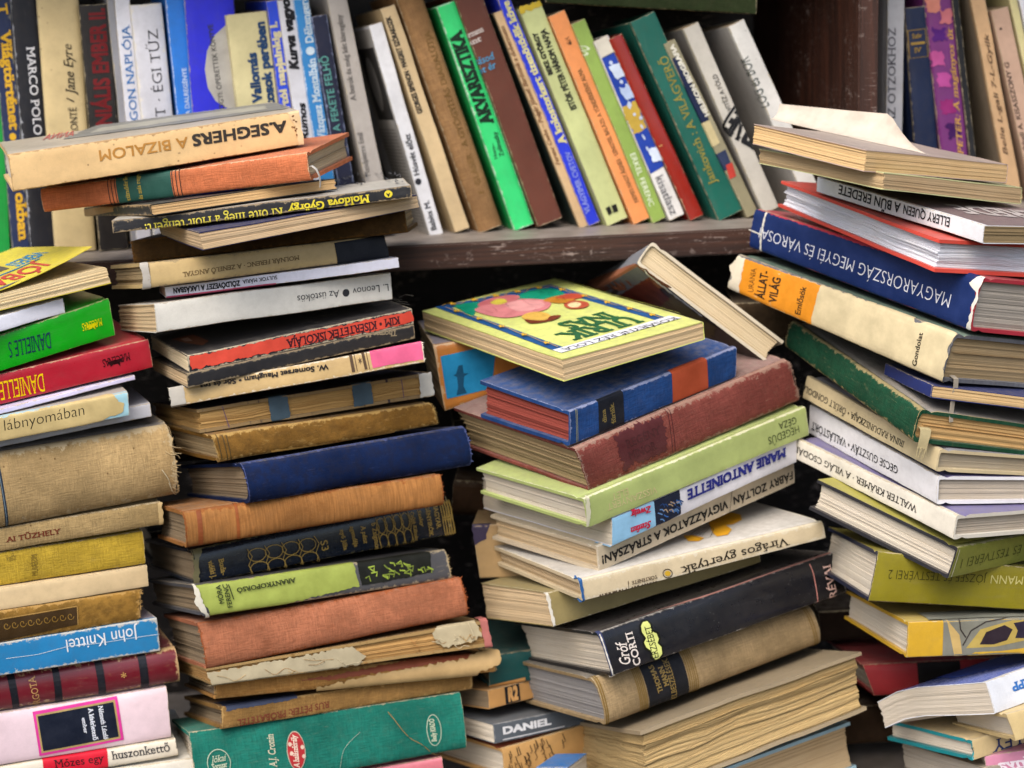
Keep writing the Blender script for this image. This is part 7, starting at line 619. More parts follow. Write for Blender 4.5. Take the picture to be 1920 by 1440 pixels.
{'id':'b_kurva','i':102,'k':'paper','c':'#c9c9ce','pg':'#a8957a','l':'white spine with heavy slanted black lettering','g_':'books on the upper shelf','sp':'F','M':[[-.0757,-.24123,-.96751,-.14864],[.0,.9703,-.24192,.045],[.99713,-.01831,-.07346,.00155],[.0,.0,.0,1.0]],'d':[.2,.12,.01425],'df':[.0,.0,.0],'D':[('T','Kurva vagyok',(.71,.317),(1.036,.318),(.71,.823),'#15151a',{'bold':.06,'shear':.2}),('T','Rumos',(.416,.34),(.572,.248),(.416,.754),'#15151a',{'bold':.04,'shear':.2})]},
{'id':'b_delt','i':103,'k':'paper','c':'#2c7dba','pg':'#a8957a','l':'mid blue spine with pale blackletter-style title','g_':'books on the upper shelf','sp':'F','M':[[-.07906,-.24116,-.96726,-.13614],[.0,.9703,-.24192,.045],[.99687,-.01913,-.07671,.00149],[.0,.0,.0,1.0]],'d':[.2,.12,.0129],'df':[.0,.0,.0],'wear':.0007,'wearcol':'#dde3ea','D':[('T','Vázquez Montalbán ● Déltengerek',(.412,.224),(1.035,.067),(.413,.717),'#bfd0da',{'serif':1,'bold':.02})]},
{'id':'b_fekete','i':104,'k':'paper','c':'#161a33','pg':'#a8957a','l':'short navy spine with pale outlined capitals','g_':'books on the upper shelf','sp':'F','M':[[-.10135,-.24068,-.9653,-.11892],[.0,.9703,-.24192,.045],[.99485,-.02452,-.09834,.00181],[.0,.0,.0,1.0]],'d':[.18585,.12,.01335],'df':[.0,.0,.0],'wear':.001,'wearcol':'#8e98b5','D':[('T','A FEKETE FELHŐ',(.481,.316),(.82,.372),(.482,.76),'#5a9a90',{'bold':.01})]},
{'id':'b_burok','i':105,'k':'paper','c':'#a9a29a','pg':'#a8957a','l':'grey paperback with thin grey lettering, left of the printed page','g_':'books on the upper shelf','sp':'F','M':[[-.14397,-.2394,-.96019,-.09181],[.0,.9703,-.24192,.045],[.98958,-.03483,-.13969,.00278],[.0,.0,.0,1.0]],'d':[.21,.12,.01635],'df':[.0,.0,.0],'bulge':.001,'D':[('T','A burok és még két kisregény',(.546,.587),(.889,.436),(.546,.841),'#6a6560',{'serif':1}),('T','Mandpierre Emil',(.242,.683),(.42,.621),(.245,.959),'#6a6560',{'serif':1})]},
{'id':'b_babits','i':106,'k':'paper','c':'#d2d2d4','pg':'#a8957a','l':'white spine with round-dot lettering beside a printed picture page','g_':'books on the upper shelf','sp':'F','M':[[-.22595,-.23567,-.9452,-.05139],[.0,.9703,-.24192,.045],[.97414,-.05466,-.21924,.0],[.0,.0,.0,1.0]],'d':[.18302,.12,.01192],'df':[.0,.0,.0],'bulge':.001,'D':[('T','Babits M.',(.027,.375),(.166,.335),(.029,.764),'#23232a',{'bold':.02}),('T','● Húsvét előtt',(.246,.49),(.483,.315),(.248,.878),'#23232a',{'bold':.02}),('R','printed_page',[(.01,1.01),(.985,1.01),(.985,1.7),(.01,1.7)],'#b1ada6',{}),('R','page_picture',[(.56,1.03),(.9,1.03),(.9,1.6),(.56,1.6)],'#3c3a38',{}),('R','page_picture',[(.86,1.356),(.852,1.409),(.829,1.456),(.795,1.491),(.752,1.51),(.707,1.51),(.664,1.491),(.63,1.455),(.608,1.408),(.6,1.355),(.608,1.301),(.631,1.255),(.666,1.22),(.709,1.202),(.754,1.203),(.797,1.222),(.831,1.258),(.853,1.305)],'#8f8c88',{}),('L','page_text_line',[(.05,1.05),(.05,1.421),(.05,1.66)],'#6f6b66',{'w':.0007}),('L','page_text_line',[(.066,1.05),(.066,1.526),(.066,1.66)],'#6f6b66',{'w':.0007}),('L','page_text_line',[(.082,1.05),(.082,1.591),(.082,1.66)],'#6f6b66',{'w':.0007}),('L','page_text_line',[(.098,1.05),(.098,1.589),(.098,1.66)],'#6f6b66',{'w':.0007}),('L','page_text_line',[(.114,1.05),(.114,1.434),(.114,1.66)],'#6f6b66',{'w':.0007}),('L','page_text_line',[(.13,1.05),(.13,1.507),(.13,1.66)],'#6f6b66',{'w':.0007}),('L','page_text_line',[(.146,1.05),(.146,1.436),(.146,1.66)],'#6f6b66',{'w':.0007}),('L','page_text_line',[(.162,1.05),(.162,1.505),(.162,1.66)],'#6f6b66',{'w':.0007}),('L','page_text_line',[(.178,1.05),(.178,1.603),(.178,1.66)],'#6f6b66',{'w':.0007}),('L','page_text_line',[(.194,1.05),(.194,1.477),(.194,1.66)],'#6f6b66',{'w':.0007}),('L','page_text_line',[(.21,1.05),(.21,1.589),(.21,1.66)],'#6f6b66',{'w':.0007}),('L','page_text_line',[(.226,1.05),(.226,1.611),(.226,1.66)],'#6f6b66',{'w':.0007}),('L','page_text_line',[(.242,1.05),(.242,1.584),(.242,1.66)],'#6f6b66',{'w':.0007}),('L','page_text_line',[(.258,1.05),(.258,1.46),(.258,1.66)],'#6f6b66',{'w':.0007}),('L','page_text_line',[(.274,1.05),(.274,1.604),(.274,1.66)],'#6f6b66',{'w':.0007}),('L','page_text_line',[(.29,1.05),(.29,1.605),(.29,1.66)],'#6f6b66',{'w':.0007}),('L','page_text_line',[(.306,1.05),(.306,1.62),(.306,1.66)],'#6f6b66',{'w':.0007}),('L','page_text_line',[(.322,1.05),(.322,1.422),(.322,1.66)],'#6f6b66',{'w':.0007}),('L','page_text_line',[(.338,1.05),(.338,1.421),(.338,1.66)],'#6f6b66',{'w':.0007}),('L','page_text_line',[(.354,1.05),(.354,1.478),(.354,1.66)],'#6f6b66',{'w':.0007}),('L','page_text_line',[(.37,1.05),(.37,1.524),(.37,1.66)],'#6f6b66',{'w':.0007}),('L','page_text_line',[(.386,1.05),(.386,1.505),(.386,1.66)],'#6f6b66',{'w':.0007}),('L','page_text_line',[(.402,1.05),(.402,1.438),(.402,1.66)],'#6f6b66',{'w':.0007}),('L','page_text_line',[(.418,1.05),(.418,1.548),(.418,1.66)],'#6f6b66',{'w':.0007}),('L','page_text_line',[(.434,1.05),(.434,1.554),(.434,1.66)],'#6f6b66',{'w':.0007}),('L','page_text_line',[(.45,1.05),(.45,1.546),(.45,1.66)],'#6f6b66',{'w':.0007}),('L','page_text_line',[(.466,1.05),(.466,1.522),(.466,1.66)],'#6f6b66',{'w':.0007}),('L','page_text_line',[(.482,1.05),(.482,1.53),(.482,1.66)],'#6f6b66',{'w':.0007}),('L','page_text_line',[(.498,1.05),(.498,1.558),(.498,1.66)],'#6f6b66',{'w':.0007}),('L','page_text_line',[(.514,1.05),(.514,1.433),(.514,1.66)],'#6f6b66',{'w':.0007})]},
{'id':'b_simenon','i':107,'k':'paper','c':'#c7ae84','pg':'#a8957a','l':'cream spine with black capital lettering left of the brown one','g_':'books on the upper shelf','sp':'F','M':[[-.26591,-.23321,-.93536,-.02914],[.0,.9703,-.24192,.045],[.964,-.06433,-.25801,.00379],[.0,.0,.0,1.0]],'d':[.19531,.12,.01308],'df':[.0,.0,.0],'bulge':.001,'D':[('T','GEORGES SIMENON · MAIGRET SZÓRAKOZIK',(.531,.499),(.96,.538),(.531,.827),'#25211c',{'bold':.04})]},
{'id':'b_glaser','i':108,'k':'hard','c':'#94704a','pg':'#a8957a','l':'brown cloth book with gold lettering next to the bright green spine','g_':'books on the upper shelf','sp':'F','M':[[-.28036,-.23222,-.93138,-.00068],[.0,.9703,-.24192,.045],[.95989,-.06783,-.27203,.00494],[.0,.0,.0,1.0]],'d':[.21,.12,.02166],'df':[.0,.0,.0],'bulge':.006,'g':'l','D':[('T','F. GLASER · A GYÓGYÍTÁS DIADALÚTJA',(.145,.301),(.825,.241),(.144,.528),'#6f5326',{'serif':1})]},
{'id':'b_akva','i':109,'k':'hard','c':'#2fc46d','pg':'#a8957a','l':'bright green spine with ornate black lettering on the upper shelf','g_':'books on the upper shelf','sp':'F','M':[[-.28078,-.23219,-.93126,.02542],[.0,.9703,-.24192,.045],[.95977,-.06793,-.27244,.00437],[.0,.0,.0,1.0]],'d':[.19676,.12,.01793],'df':[.0,.0,.0],'bulge':.003,'wear':.0012,'wearcol':'#c8e0c8','rough':.35,'bcol':'#0f8f45','D':[('T','AKVARISZTIKA',(.463,.244),(.879,.295),(.465,.806),'#0f2a1a',{'serif':1,'bold':.05}),('T','Horn–',(.316,.636),(.383,.561),(.316,.797),'#1c4a30',{}),('T','Zsilinszky',(.317,.305),(.425,.257),(.319,.515),'#1c4a30',{})]},
{'id':'b_kant','i':110,'k':'paper','c':'#5d3020','pg':'#a8957a','l':'chocolate brown book with small white and cyan lettering','g_':'books on the upper shelf','sp':'F','M':[[-.29339,-.23128,-.9276,.04932],[.0,.9703,-.24192,.045],[.95599,-.07098,-.28467,.00834],[.0,.0,.0,1.0]],'d':[.205,.12,.02269],'df':[.0,.0,.0],'D':[('T','Hermann',(.815,1.05),(.821,.392),(.837,1.038),'#c4b8b0',{'serif':1,'bold':.02}),('T','Kant',(.784,1.07),(.788,.59),(.806,1.058),'#c4b8b0',{'serif':1,'bold':.02}),('T','utásod',(.702,1.052),(.702,.388),(.73,1.02),'#3f90b8',{'serif':1}),('T','get ér',(.663,1.055),(.667,.421),(.69,1.03),'#3f90b8',{'serif':1})]},
{'id':'b_dober','i':111,'k':'paper','c':'#c4a47a','pg':'#a8957a','l':'thin tan spine with brown italic lettering and a dark green cover','g_':'books on the upper shelf','sp':'F','M':[[-.32709,-.22861,-.91692,.07277],[.0,.9703,-.24192,.045],[.94499,-.07913,-.31737,.00158],[.0,.0,.0,1.0]],'d':[.19289,.12,.00996],'df':[.0,.0,.0],'bcol':'#20302c','D':[('T','Ferenc Csaba – Polgár József: Barátunk a dobermann',(.29,.526),(.936,.646),(.29,.876),'#755030',{'serif':1,'shear':.3})]},
{'id':'b_kolos','i':112,'k':'paper','c':'#1c30c0','pg':'#a8957a','l':'vivid blue thin spine with cream lettering','g_':'books on the upper shelf','sp':'F','M':[[-.33132,-.22826,-.91549,.08098],[.0,.9703,-.24192,.045],[.94352,-.08015,-.32148,.00355],[.0,.0,.0,1.0]],'d':[.215,.12,.01055],'df':[.0,.0,.0],'D':[('T','A kolostorkert tizenötödik köve',(.333,.141),(.927,.22),(.333,.706),'#cfc88a',{'serif':1,'bold':.03}),('T','VLAGYIMIR CVETOV',(.047,.441),(.302,.167),(.049,.854),'#8f9ad0',{'serif':1})]},
{'id':'b_beke','i':113,'k':'hard','c':'#b7bd82','pg':'#a8957a','l':'pale green book with black sloping capitals and a yellow torn top','g_':'books on the upper shelf','sp':'F','M':[[-.33526,-.22792,-.91414,.10448],[.0,.9703,-.24192,.045],[.94212,-.08111,-.32531,.00587],[.0,.0,.0,1.0]],'d':[.19463,.12,.01964],'df':[.0,.0,.0],'bulge':.002,'D':[('T','BEKE GYÖRGY',(.694,.682),(.884,.666),(.695,.88),'#1c1c14',{'bold':.04}),('T','ISTÓK PÉTER HÁROM NAPJA',(.519,.303),(.884,.262),(.52,.554),'#1c1c14',{'bold':.04}),('R','torn_top',[(1.007,.95),(1.002,.015),(.978,.016),(.978,.969)],'#b9a02c',{'jag':.002}),('R','publisher_mark',[(.076,.78),(.077,.571),(.045,.577),(.041,.773)],'#15150f',{}),('R','publisher_mark',[(.076,.497),(.074,.274),(.041,.311),(.043,.533)],'#15150f',{})]},
{'id':'b_orange','i':114,'k':'paper','c':'#e08e52','pg':'#a8957a','l':'light orange paperback with fine dark lettering','g_':'books on the upper shelf','sp':'F','M':[[-.34028,-.22748,-.91239,.12282],[.0,.9703,-.24192,.045],[.94032,-.08232,-.33018,.00458],[.0,.0,.0,1.0]],'d':[.18727,.12,.01514],'df':[.0,.0,.0],'bulge':.0005,'D':[('T','NEMES NAGY ÁGNES · LENGYEL BALÁZS: A TÜNDÉRKÉNY ALMA',(.087,.268),(.737,.407),(.087,.5),'#7d5a34',{'serif':1}),('T','✈',(.854,.612),(.855,.343),(.879,.609),'#3a2a1c',{})]},
{'id':'b_erkel','i':115,'k':'paper','c':'#86a04a','pg':'#a8957a','l':'leaf green thin spine with white lettering','g_':'books on the upper shelf','sp':'F','M':[[-.3403,-.22748,-.91239,.13654],[.0,.9703,-.24192,.045],[.94032,-.08233,-.33019,.00411],[.0,.0,.0,1.0]],'d':[.17922,.12,.01273],'df':[.0,.0,.0],'D':[('T','ERKEL FERENC',(.339,.682),(.077,.788),(.336,.339),'#dfe6cc',{}),('T','❀',(.834,.963),(.882,.437),(.837,1.255),'#cdd6b4',{})]},
{'id':'b_atlasz','i':116,'k':'hard','c':'#d2d0cb','pg':'#a8957a','l':'atlas spine with blue earth picture and white lower end','g_':'books on the upper shelf','sp':'F','M':[[-.35642,-.22603,-.90657,.15211],[.0,.9703,-.24192,.045],[.93433,-.08623,-.34583,.0062],[.0,.0,.0,1.0]],'d':[.16256,.12,.01429],'df':[.0,.0,.0],'bulge':.001,'D':[('R','earth_picture',[(.905,.923),(.907,.066),(.272,-.033),(.263,.943)],'#1c3c9a',{}),('R','earth_picture',[(.637,.882),(.639,.021),(.487,.088),(.485,.95),(.566,.963)],'#b89a3c',{'jag':.002}),('R','earth_picture',[(.61,.526),(.611,.543),(.612,.56),(.613,.577),(.616,.592),(.619,.605),(.622,.615),(.626,.622),(.629,.625),(.633,.624),(.636,.62),(.638,.612),(.64,.6),(.641,.586),(.642,.571),(.642,.554),(.641,.536),(.639,.52),(.636,.505),(.634,.492),(.63,.481),(.627,.475),(.623,.472),(.62,.472),(.617,.477),(.614,.485),(.612,.496),(.611,.51)],'#b9c4da',{}),('R','earth_picture',[(.683,.435),(.683,.458),(.683,.479),(.684,.499),(.685,.516),(.686,.53),(.687,.539),(.689,.544),(.691,.544),(.692,.539),(.694,.529),(.695,.515),(.696,.497),(.696,.477),(.697,.455),(.697,.433),(.696,.411),(.696,.391),(.695,.374),(.693,.36),(.692,.351),(.69,.346),(.689,.346),(.687,.352),(.686,.362),(.685,.376),(.684,.393),(.683,.414)],'#b9c4da',{}),('R','earth_picture',[(.81,.198),(.811,.219),(.812,.24),(.813,.26),(.816,.278),(.819,.293),(.822,.305),(.825,.312),(.829,.314),(.832,.312),(.835,.306),(.838,.295),(.84,.28),(.841,.263),(.842,.243),(.842,.222),(.841,.201),(.839,.181),(.837,.163),(.834,.148),(.83,.137),(.827,.129),(.823,.127),(.82,.129),(.817,.135),(.814,.146),(.812,.161),(.811,.179)],'#b9c4da',{}),('R','earth_picture',[(.619,.431),(.62,.452),(.621,.472),(.622,.492),(.625,.51),(.628,.525),(.631,.536),(.634,.543),(.638,.546),(.641,.544),(.644,.537),(.647,.526),(.649,.512),(.65,.495),(.651,.475),(.651,.455),(.65,.434),(.648,.415),(.645,.397),(.643,.382),(.639,.371),(.636,.364),(.632,.361),(.629,.363),(.626,.369),(.623,.38),(.621,.394),(.62,.412)],'#b9c4da',{}),('R','earth_picture',[(.569,.434),(.569,.454),(.569,.473),(.57,.49),(.571,.506),(.572,.518),(.574,.527),(.576,.531),(.578,.532),(.579,.528),(.581,.519),(.582,.507),(.583,.492),(.584,.475),(.584,.456),(.584,.436),(.584,.417),(.583,.4),(.582,.384),(.58,.372),(.579,.363),(.577,.358),(.575,.358),(.574,.362),(.572,.371),(.571,.382),(.57,.398),(.569,.415)],'#b9c4da',{}),('R','earth_picture',[(.49,.303),(.491,.317),(.492,.332),(.493,.346),(.495,.359),(.498,.37),(.5,.379),(.503,.385),(.506,.387),(.509,.387),(.512,.383),(.514,.375),(.515,.366),(.517,.354),(.517,.34),(.517,.325),(.516,.311),(.514,.296),(.512,.283),(.51,.272),(.507,.264),(.504,.258),(.501,.255),(.498,.256),(.496,.26),(.494,.267),(.492,.277),(.491,.289)],'#b9c4da',{}),('R','earth_picture',[(.307,.209),(.307,.228),(.308,.248),(.31,.267),(.313,.284),(.317,.299),(.32,.311),(.325,.319),(.329,.323),(.333,.322),(.336,.317),(.339,.308),(.342,.295),(.343,.279),(.344,.261),(.343,.241),(.342,.222),(.34,.202),(.337,.185),(.334,.17),(.33,.158),(.326,.15),(.322,.147),(.318,.147),(.314,.152),(.311,.162),(.309,.175),(.307,.191)],'#b9c4da',{}),('R','earth_picture',[(.678,.448),(.678,.465),(.679,.481),(.68,.497),(.681,.511),(.683,.522),(.685,.53),(.687,.535),(.689,.536),(.691,.533),(.693,.527),(.695,.518),(.696,.505),(.697,.491),(.697,.475),(.697,.459),(.697,.442),(.696,.427),(.694,.413),(.692,.402),(.69,.394),(.688,.389),(.686,.388),(.684,.39),(.682,.396),(.681,.406),(.679,.418),(.679,.432)],'#b9c4da',{}),('R','earth_picture',[(.746,.381),(.746,.403),(.746,.426),(.747,.447),(.749,.465),(.751,.48),(.753,.49),(.755,.496),(.758,.497),(.76,.492),(.762,.483),(.764,.47),(.765,.452),(.766,.432),(.767,.41),(.766,.387),(.766,.365),(.765,.344),(.763,.326),(.761,.311),(.759,.3),(.757,.295),(.755,.294),(.752,.298),(.75,.307),(.748,.321),(.747,.338),(.746,.359)],'#b9c4da',{}),('R','earth_picture',[(.689,.169),(.689,.194),(.689,.22),(.69,.243),(.692,.263),(.693,.28),(.695,.291),(.698,.297),(.7,.297),(.702,.292),(.704,.281),(.706,.265),(.707,.245),(.708,.222),(.708,.196),(.708,.171),(.708,.145),(.707,.122),(.705,.102),(.704,.085),(.702,.074),(.699,.068),(.697,.068),(.695,.073),(.693,.084),(.691,.1),(.69,.12),(.689,.144)],'#b9c4da',{}),('R','earth_picture',[(.789,.478),(.789,.489),(.79,.499),(.79,.51),(.791,.519),(.792,.526),(.793,.531),(.795,.534),(.796,.535),(.797,.533),(.798,.529),(.799,.522),(.8,.514),(.801,.505),(.801,.494),(.801,.483),(.8,.472),(.8,.462),(.799,.453),(.798,.446),(.797,.441),(.795,.438),(.794,.437),(.793,.439),(.792,.443),(.791,.449),(.79,.458),(.789,.467)],'#b9c4da',{}),('R','earth_picture',[(.375,.511),(.375,.526),(.376,.541),(.377,.556),(.379,.569),(.382,.58),(.385,.589),(.388,.595),(.39,.597),(.393,.596),(.396,.592),(.398,.584),(.4,.574),(.401,.561),(.401,.547),(.401,.532),(.4,.517),(.399,.502),(.397,.489),(.394,.477),(.391,.469),(.388,.463),(.386,.461),(.383,.462),(.38,.466),(.378,.474),(.376,.484),(.375,.496)],'#b9c4da',{}),('R','earth_picture',[(.721,.171),(.721,.19),(.721,.209),(.722,.226),(.723,.241),(.725,.253),(.727,.262),(.729,.267),(.731,.267),(.732,.264),(.734,.256),(.736,.245),(.737,.231),(.738,.214),(.738,.196),(.738,.177),(.737,.159),(.736,.142),(.735,.126),(.734,.114),(.732,.105),(.73,.101),(.728,.1),(.726,.104),(.724,.111),(.723,.122),(.722,.137),(.721,.153)],'#b9c4da',{}),('R','earth_picture',[(.435,.45),(.435,.463),(.436,.476),(.438,.49),(.44,.502),(.443,.513),(.447,.522),(.451,.528),(.454,.532),(.458,.533),(.461,.531),(.463,.525),(.465,.517),(.467,.507),(.467,.496),(.467,.483),(.466,.469),(.464,.456),(.461,.443),(.458,.432),(.455,.424),(.451,.417),(.448,.413),(.444,.413),(.441,.415),(.438,.42),(.436,.428),(.435,.438)],'#b9c4da',{}),('R','earth_picture',[(.855,.513),(.855,.537),(.856,.561),(.857,.583),(.859,.602),(.861,.618),(.863,.629),(.866,.635),(.868,.636),(.871,.632),(.873,.622),(.875,.608),(.876,.589),(.877,.568),(.878,.545),(.878,.521),(.877,.497),(.876,.475),(.874,.456),(.872,.44),(.87,.429),(.867,.423),(.865,.422),(.862,.426),(.86,.436),(.858,.45),(.857,.469),(.856,.49)],'#b9c4da',{}),('R','earth_picture',[(.536,.157),(.536,.18),(.537,.203),(.538,.224),(.54,.242),(.541,.257),(.544,.268),(.546,.274),(.548,.274),(.55,.27),(.552,.26),(.554,.246),(.556,.229),(.556,.208),(.557,.186),(.557,.162),(.556,.14),(.555,.118),(.554,.1),(.552,.085),(.55,.074),(.547,.069),(.545,.068),(.543,.073),(.541,.082),(.539,.096),(.538,.114),(.537,.134)],'#b9c4da',{}),('T','kisatlasz',(.236,.794),(.023,.808),(.235,.302),'#55555a',{}),('R','earth_picture',[(.854,.76),(.849,.082),(.781,.006),(.772,.545),(.806,.655)],'#c3cfe0',{'jag':.0015}),('R','earth_picture',[(.733,.676),(.724,.081),(.654,-.055),(.652,.52)],'#aebfdc',{'jag':.002}),('R','earth_picture',[(.384,.506),(.384,-.1),(.304,.018),(.311,.557)],'#c8d2e2',{'jag':.002}),('R','cover_band',[(.998,.902),(1.004,.134),(.912,.112),(.91,.898)],'#cfc9b8',{})]},
{'id':'b_red','i':117,'k':'hard','c':'#8c2116','pg':'#a8957a','l':'thin shiny red book beside the dark teal one','g_':'books on the upper shelf','sp':'F','M':[[-.37486,-.22428,-.89954,.16822],[.0,.9703,-.24192,.045],[.92708,-.09069,-.36372,.00499],[.0,.0,.0,1.0]],'d':[.16621,.12,.01285],'df':[.0,.0,.0],'bulge':.003,'rough':.2,'D':[('T','°',(.394,.882),(.394,.641),(.411,.858),'#d0a060',{})]},
{'id':'b_teal','i':118,'k':'hard','c':'#125a4c','pg':'#a8957a','l':'dark teal book with gold lettering at the slanting end of the row','g_':'books on the upper shelf','sp':'F','M':[[-.37462,-.2243,-.89964,.20147],[.0,.9703,-.24192,.045],[.92718,-.09063,-.3635,.00746],[.0,.0,.0,1.0]],'d':[.18181,.12,.0233],'df':[.0,.0,.0],'bulge':.002,'rough':.4,'D':[('T','Jankovich : A VILÁGVERŐ',(.167,.491),(.795,.258),(.172,.786),'#8f8438',{'serif':1})]},
{'id':'b_paint','i':119,'k':'paper','c':'#8b8468','pg':'#a8957a','l':'thin book with a painted navy and beige spine next to the dark teal one','g_':'books on the upper shelf','sp':'F','M':[[-.40245,-.22147,-.88825,.21411],[.0,.9703,-.24192,.045],[.91544,-.09736,-.3905,.0046],[.0,.0,.0,1.0]],'d':[.16149,.12,.01064],'df':[.0,.0,.0],'D':[('R','painted_spine',[(.915,.902),(.914,.323),(.545,.34),(.549,1.097)],'#16203f',{}),('R','painted_spine',[(.549,1.097),(.545,.34),(.414,.37),(.412,1.069)],'#bfb084',{}),('R','painted_spine',[(.37,1.1),(.371,.206),(.277,.341),(.273,1.158)],'#26304c',{}),('R','painted_spine',[(.297,.774),(.296,.19),(.222,.368),(.223,.953)],'#b0392e',{}),('T','HELIKON BIOGRAFIA',(.569,.152),(.98,.299),(.572,.521),'#d8d4c4',{'bold':.03})]},
{'id':'b_verne','i':120,'k':'paper','c':'#bdb8ac','pg':'#a8957a','l':'off-white book with black bracketed lettering near the shelf corner','g_':'books on the upper shelf','sp':'F','M':[[-.36813,-.22493,-.90216,.23155],[.0,.9703,-.24192,.045],[.92977,-.08906,-.3572,.00816],[.0,.0,.0,1.0]],'d':[.16889,.12,.01459],'df':[.0,.0,.0],'bulge':.002,'bcol':'#8a8580','D':[('T','(ERNE)',(.37,-.171),(.55,.143),(.372,.456),'#1a1a1c',{'serif':1,'bold':.04}),('T','VITÉZ A FÖLD',(.538,.277),(.733,.26),(.54,.548),'#5a5650',{})]},
{'id':'b_bor','i':121,'k':'paper','c':'#cfcdc6','pg':'#a8957a','l':'stained white spine leaning last before the dark corner','g_':'books on the upper shelf','sp':'F','M':[[-.37485,-.22428,-.89955,.27232],[.0,.9703,-.24192,.045],[.92708,-.09069,-.36372,.00602],[.0,.0,.0,1.0]],'d':[.1724,.12,.01517],'df':[.0,.0,.0],'bulge':.001,'spots':1,'bcol':'#b5b0a8','D':[('T','LÓG és BOR',(.571,.727),(.833,.659),(.573,1.056),'#4a524e',{})]},
{'id':'r_ot','i':122,'k':'hard','c':'#a9a9ac','pg':'#a8957a','l':'light grey book with dark lettering standing straight against the divider','g_':'books in the right shelf compartment','sp':'F','M':[[.03716,-.13908,-.98958,.33681],[.0,.99027,-.13917,.06],[.99931,.00517,.0368,.0005],[.0,.0,.0,1.0]],'d':[.22,.12,.0147],'df':[.0,.0,.0],'D':[('T','ÉS AZ OTZOKHOZ',(.261,.435),(.686,.516),(.262,.878),'#45454c',{'serif':1})]},
{'id':'r_navy','i':123,'k':'hard','c':'#12203f','pg':'#a8957a','l':'navy book with a small gilt frame on its spine','g_':'books in the right shelf compartment','sp':'F','M':[[-.05412,-.13897,-.98882,.37193],[.0,.99027,-.13917,.06],[.99853,-.00753,-.0536,.00159],[.0,.0,.0,1.0]],'d':[.16722,.12,.02034],'df':[.0,.0,.0],'bulge':.003,'D':[('L','gilt_frame',[(.886,.949),(.887,.219),(.75,.165),(.748,.944),(.886,.949)],'#8f7434',{'w':.0007}),('T','Szív',(.846,.791),(.846,.381),(.868,.8),'#8f7434',{'serif':1}),('R','gilt_rule',[(.826,.872),(.826,.279),(.813,.264),(.813,.857)],'#8f7434',{}),('T','IV',(.774,.745),(.775,.424),(.798,.753),'#8f7434',{'serif':1})]},
{'id':'r_purple','i':124,'k':'hard','c':'#6c2c6c','pg':'#a8957a','l':'purple and pink book with gold script lettering','g_':'books in the right shelf compartment','sp':'F','M':[[-.09246,-.13858,-.98603,.39886],[-.0,.99027,-.13917,.06],[.99572,-.01287,-.09156,.0027],[.0,.0,.0,1.0]],'d':[.22,.12,.02398],'df':[.0,.0,.0],'bulge':.004,'rough':.3,'D':[('R','painted_patch',[(.796,.943),(.793,.52),(.74,.459),(.743,.921)],'#c07a6a',{'jag':.003}),('R','painted_patch',[(.591,1.004),(.588,.579),(.534,.518),(.537,.982)],'#b0508a',{'jag':.003}),('R','painted_patch',[(.507,.858),(.504,.432),(.45,.371),(.454,.836)],'#a8488a',{'jag':.003}),('R','painted_patch',[(.404,.828),(.401,.402),(.347,.341),(.351,.806)],'#8a2a6a',{'jag':.003}),('R','painted_patch',[(.679,.833),(.676,.409),(.623,.348),(.626,.811)],'#4a1a6a',{'jag':.003}),('R','painted_patch',[(.31,.673),(.307,.246),(.252,.184),(.256,.651)],'#3a1450',{'jag':.003}),('R','painted_patch',[(.745,.532),(.742,.108),(.689,.046),(.692,.509)],'#b86a70',{'jag':.003}),('T','PETER: A magányos út',(.184,.214),(.674,.139),(.186,.409),'#c79a4c',{'serif':1,'shear':.3})]},
{'id':'r_black','i':125,'k':'paper','c':'#15161a','pg':'#a8957a','l':'very thin black spine in the right compartment','g_':'books in the right shelf compartment','sp':'F','M':[[-.10006,-.13847,-.9853,.40538],[-.0,.99027,-.13917,.06],[.99498,-.01393,-.09909,.00106],[.0,.0,.0,1.0]],'d':[.22,.12,.00561],'df':[.0,.0,.0]},
{'id':'r_tan','i':126,'k':'paper','c':'#bd9a72','pg':'#a8957a','l':'tan spine with handwritten title in the right compartment','g_':'books in the right shelf compartment','sp':'F','M':[[-.17213,-.1371,-.97549,.44019],[-.0,.99027,-.13917,.06],[.98507,-.02396,-.17045,.00261],[.0,.0,.0,1.0]],'d':[.22,.12,.01238],'df':[.0,.0,.0],'bcol':'#8f806c','D':[('T','Belle L-gali 7-L-Gyilk',(.18,.454),(.652,.281),(.18,.763),'#5a4432',{'shear':.3})]},
{'id':'r_pinkish','i':127,'k':'paper','c':'#b4957f','pg':'#a8957a','l':'pinkish tan spine with handwritten title and an ink dot','g_':'books in the right shelf compartment','sp':'F','M':[[-.20194,-.13631,-.96987,.46259],[-.0,.99027,-.13917,.06],[.9794,-.0281,-.19997,.00352],[.0,.0,.0,1.0]],'d':[.16439,.12,.01512],'df':[.0,.0,.0],'D':[('T','Kisfaludi A. KISASSZONY G',(.21,.674),(.73,.665),(.211,.928),'#4c3c32',{'shear':.2}),('R','printed_oval',[(.898,.612),(.896,.617),(.895,.626),(.894,.638),(.893,.653),(.893,.669),(.893,.685),(.893,.702),(.893,.719),(.894,.733),(.895,.745),(.897,.754),(.898,.76),(.9,.762),(.901,.761),(.903,.755),(.904,.746),(.905,.734),(.906,.72),(.906,.704),(.906,.687),(.906,.67),(.905,.654),(.905,.639),(.903,.627),(.902,.618),(.901,.612),(.899,.61)],'#2a2022',{})]},
{'id':'r_yel','i':128,'k':'paper','c':'#c9bf8a','pg':'#a8957a','l':'pale yellow narrow spine at the right edge','g_':'books in the right shelf compartment','sp':'F','M':[[-.20907,-.1361,-.96838,.4729],[-.0,.99027,-.13917,.06],[.9779,-.0291,-.20704,.00186],[.0,.0,.0,1.0]],'d':[.2,.12,.00657],'df':[.0,.0,.0]},
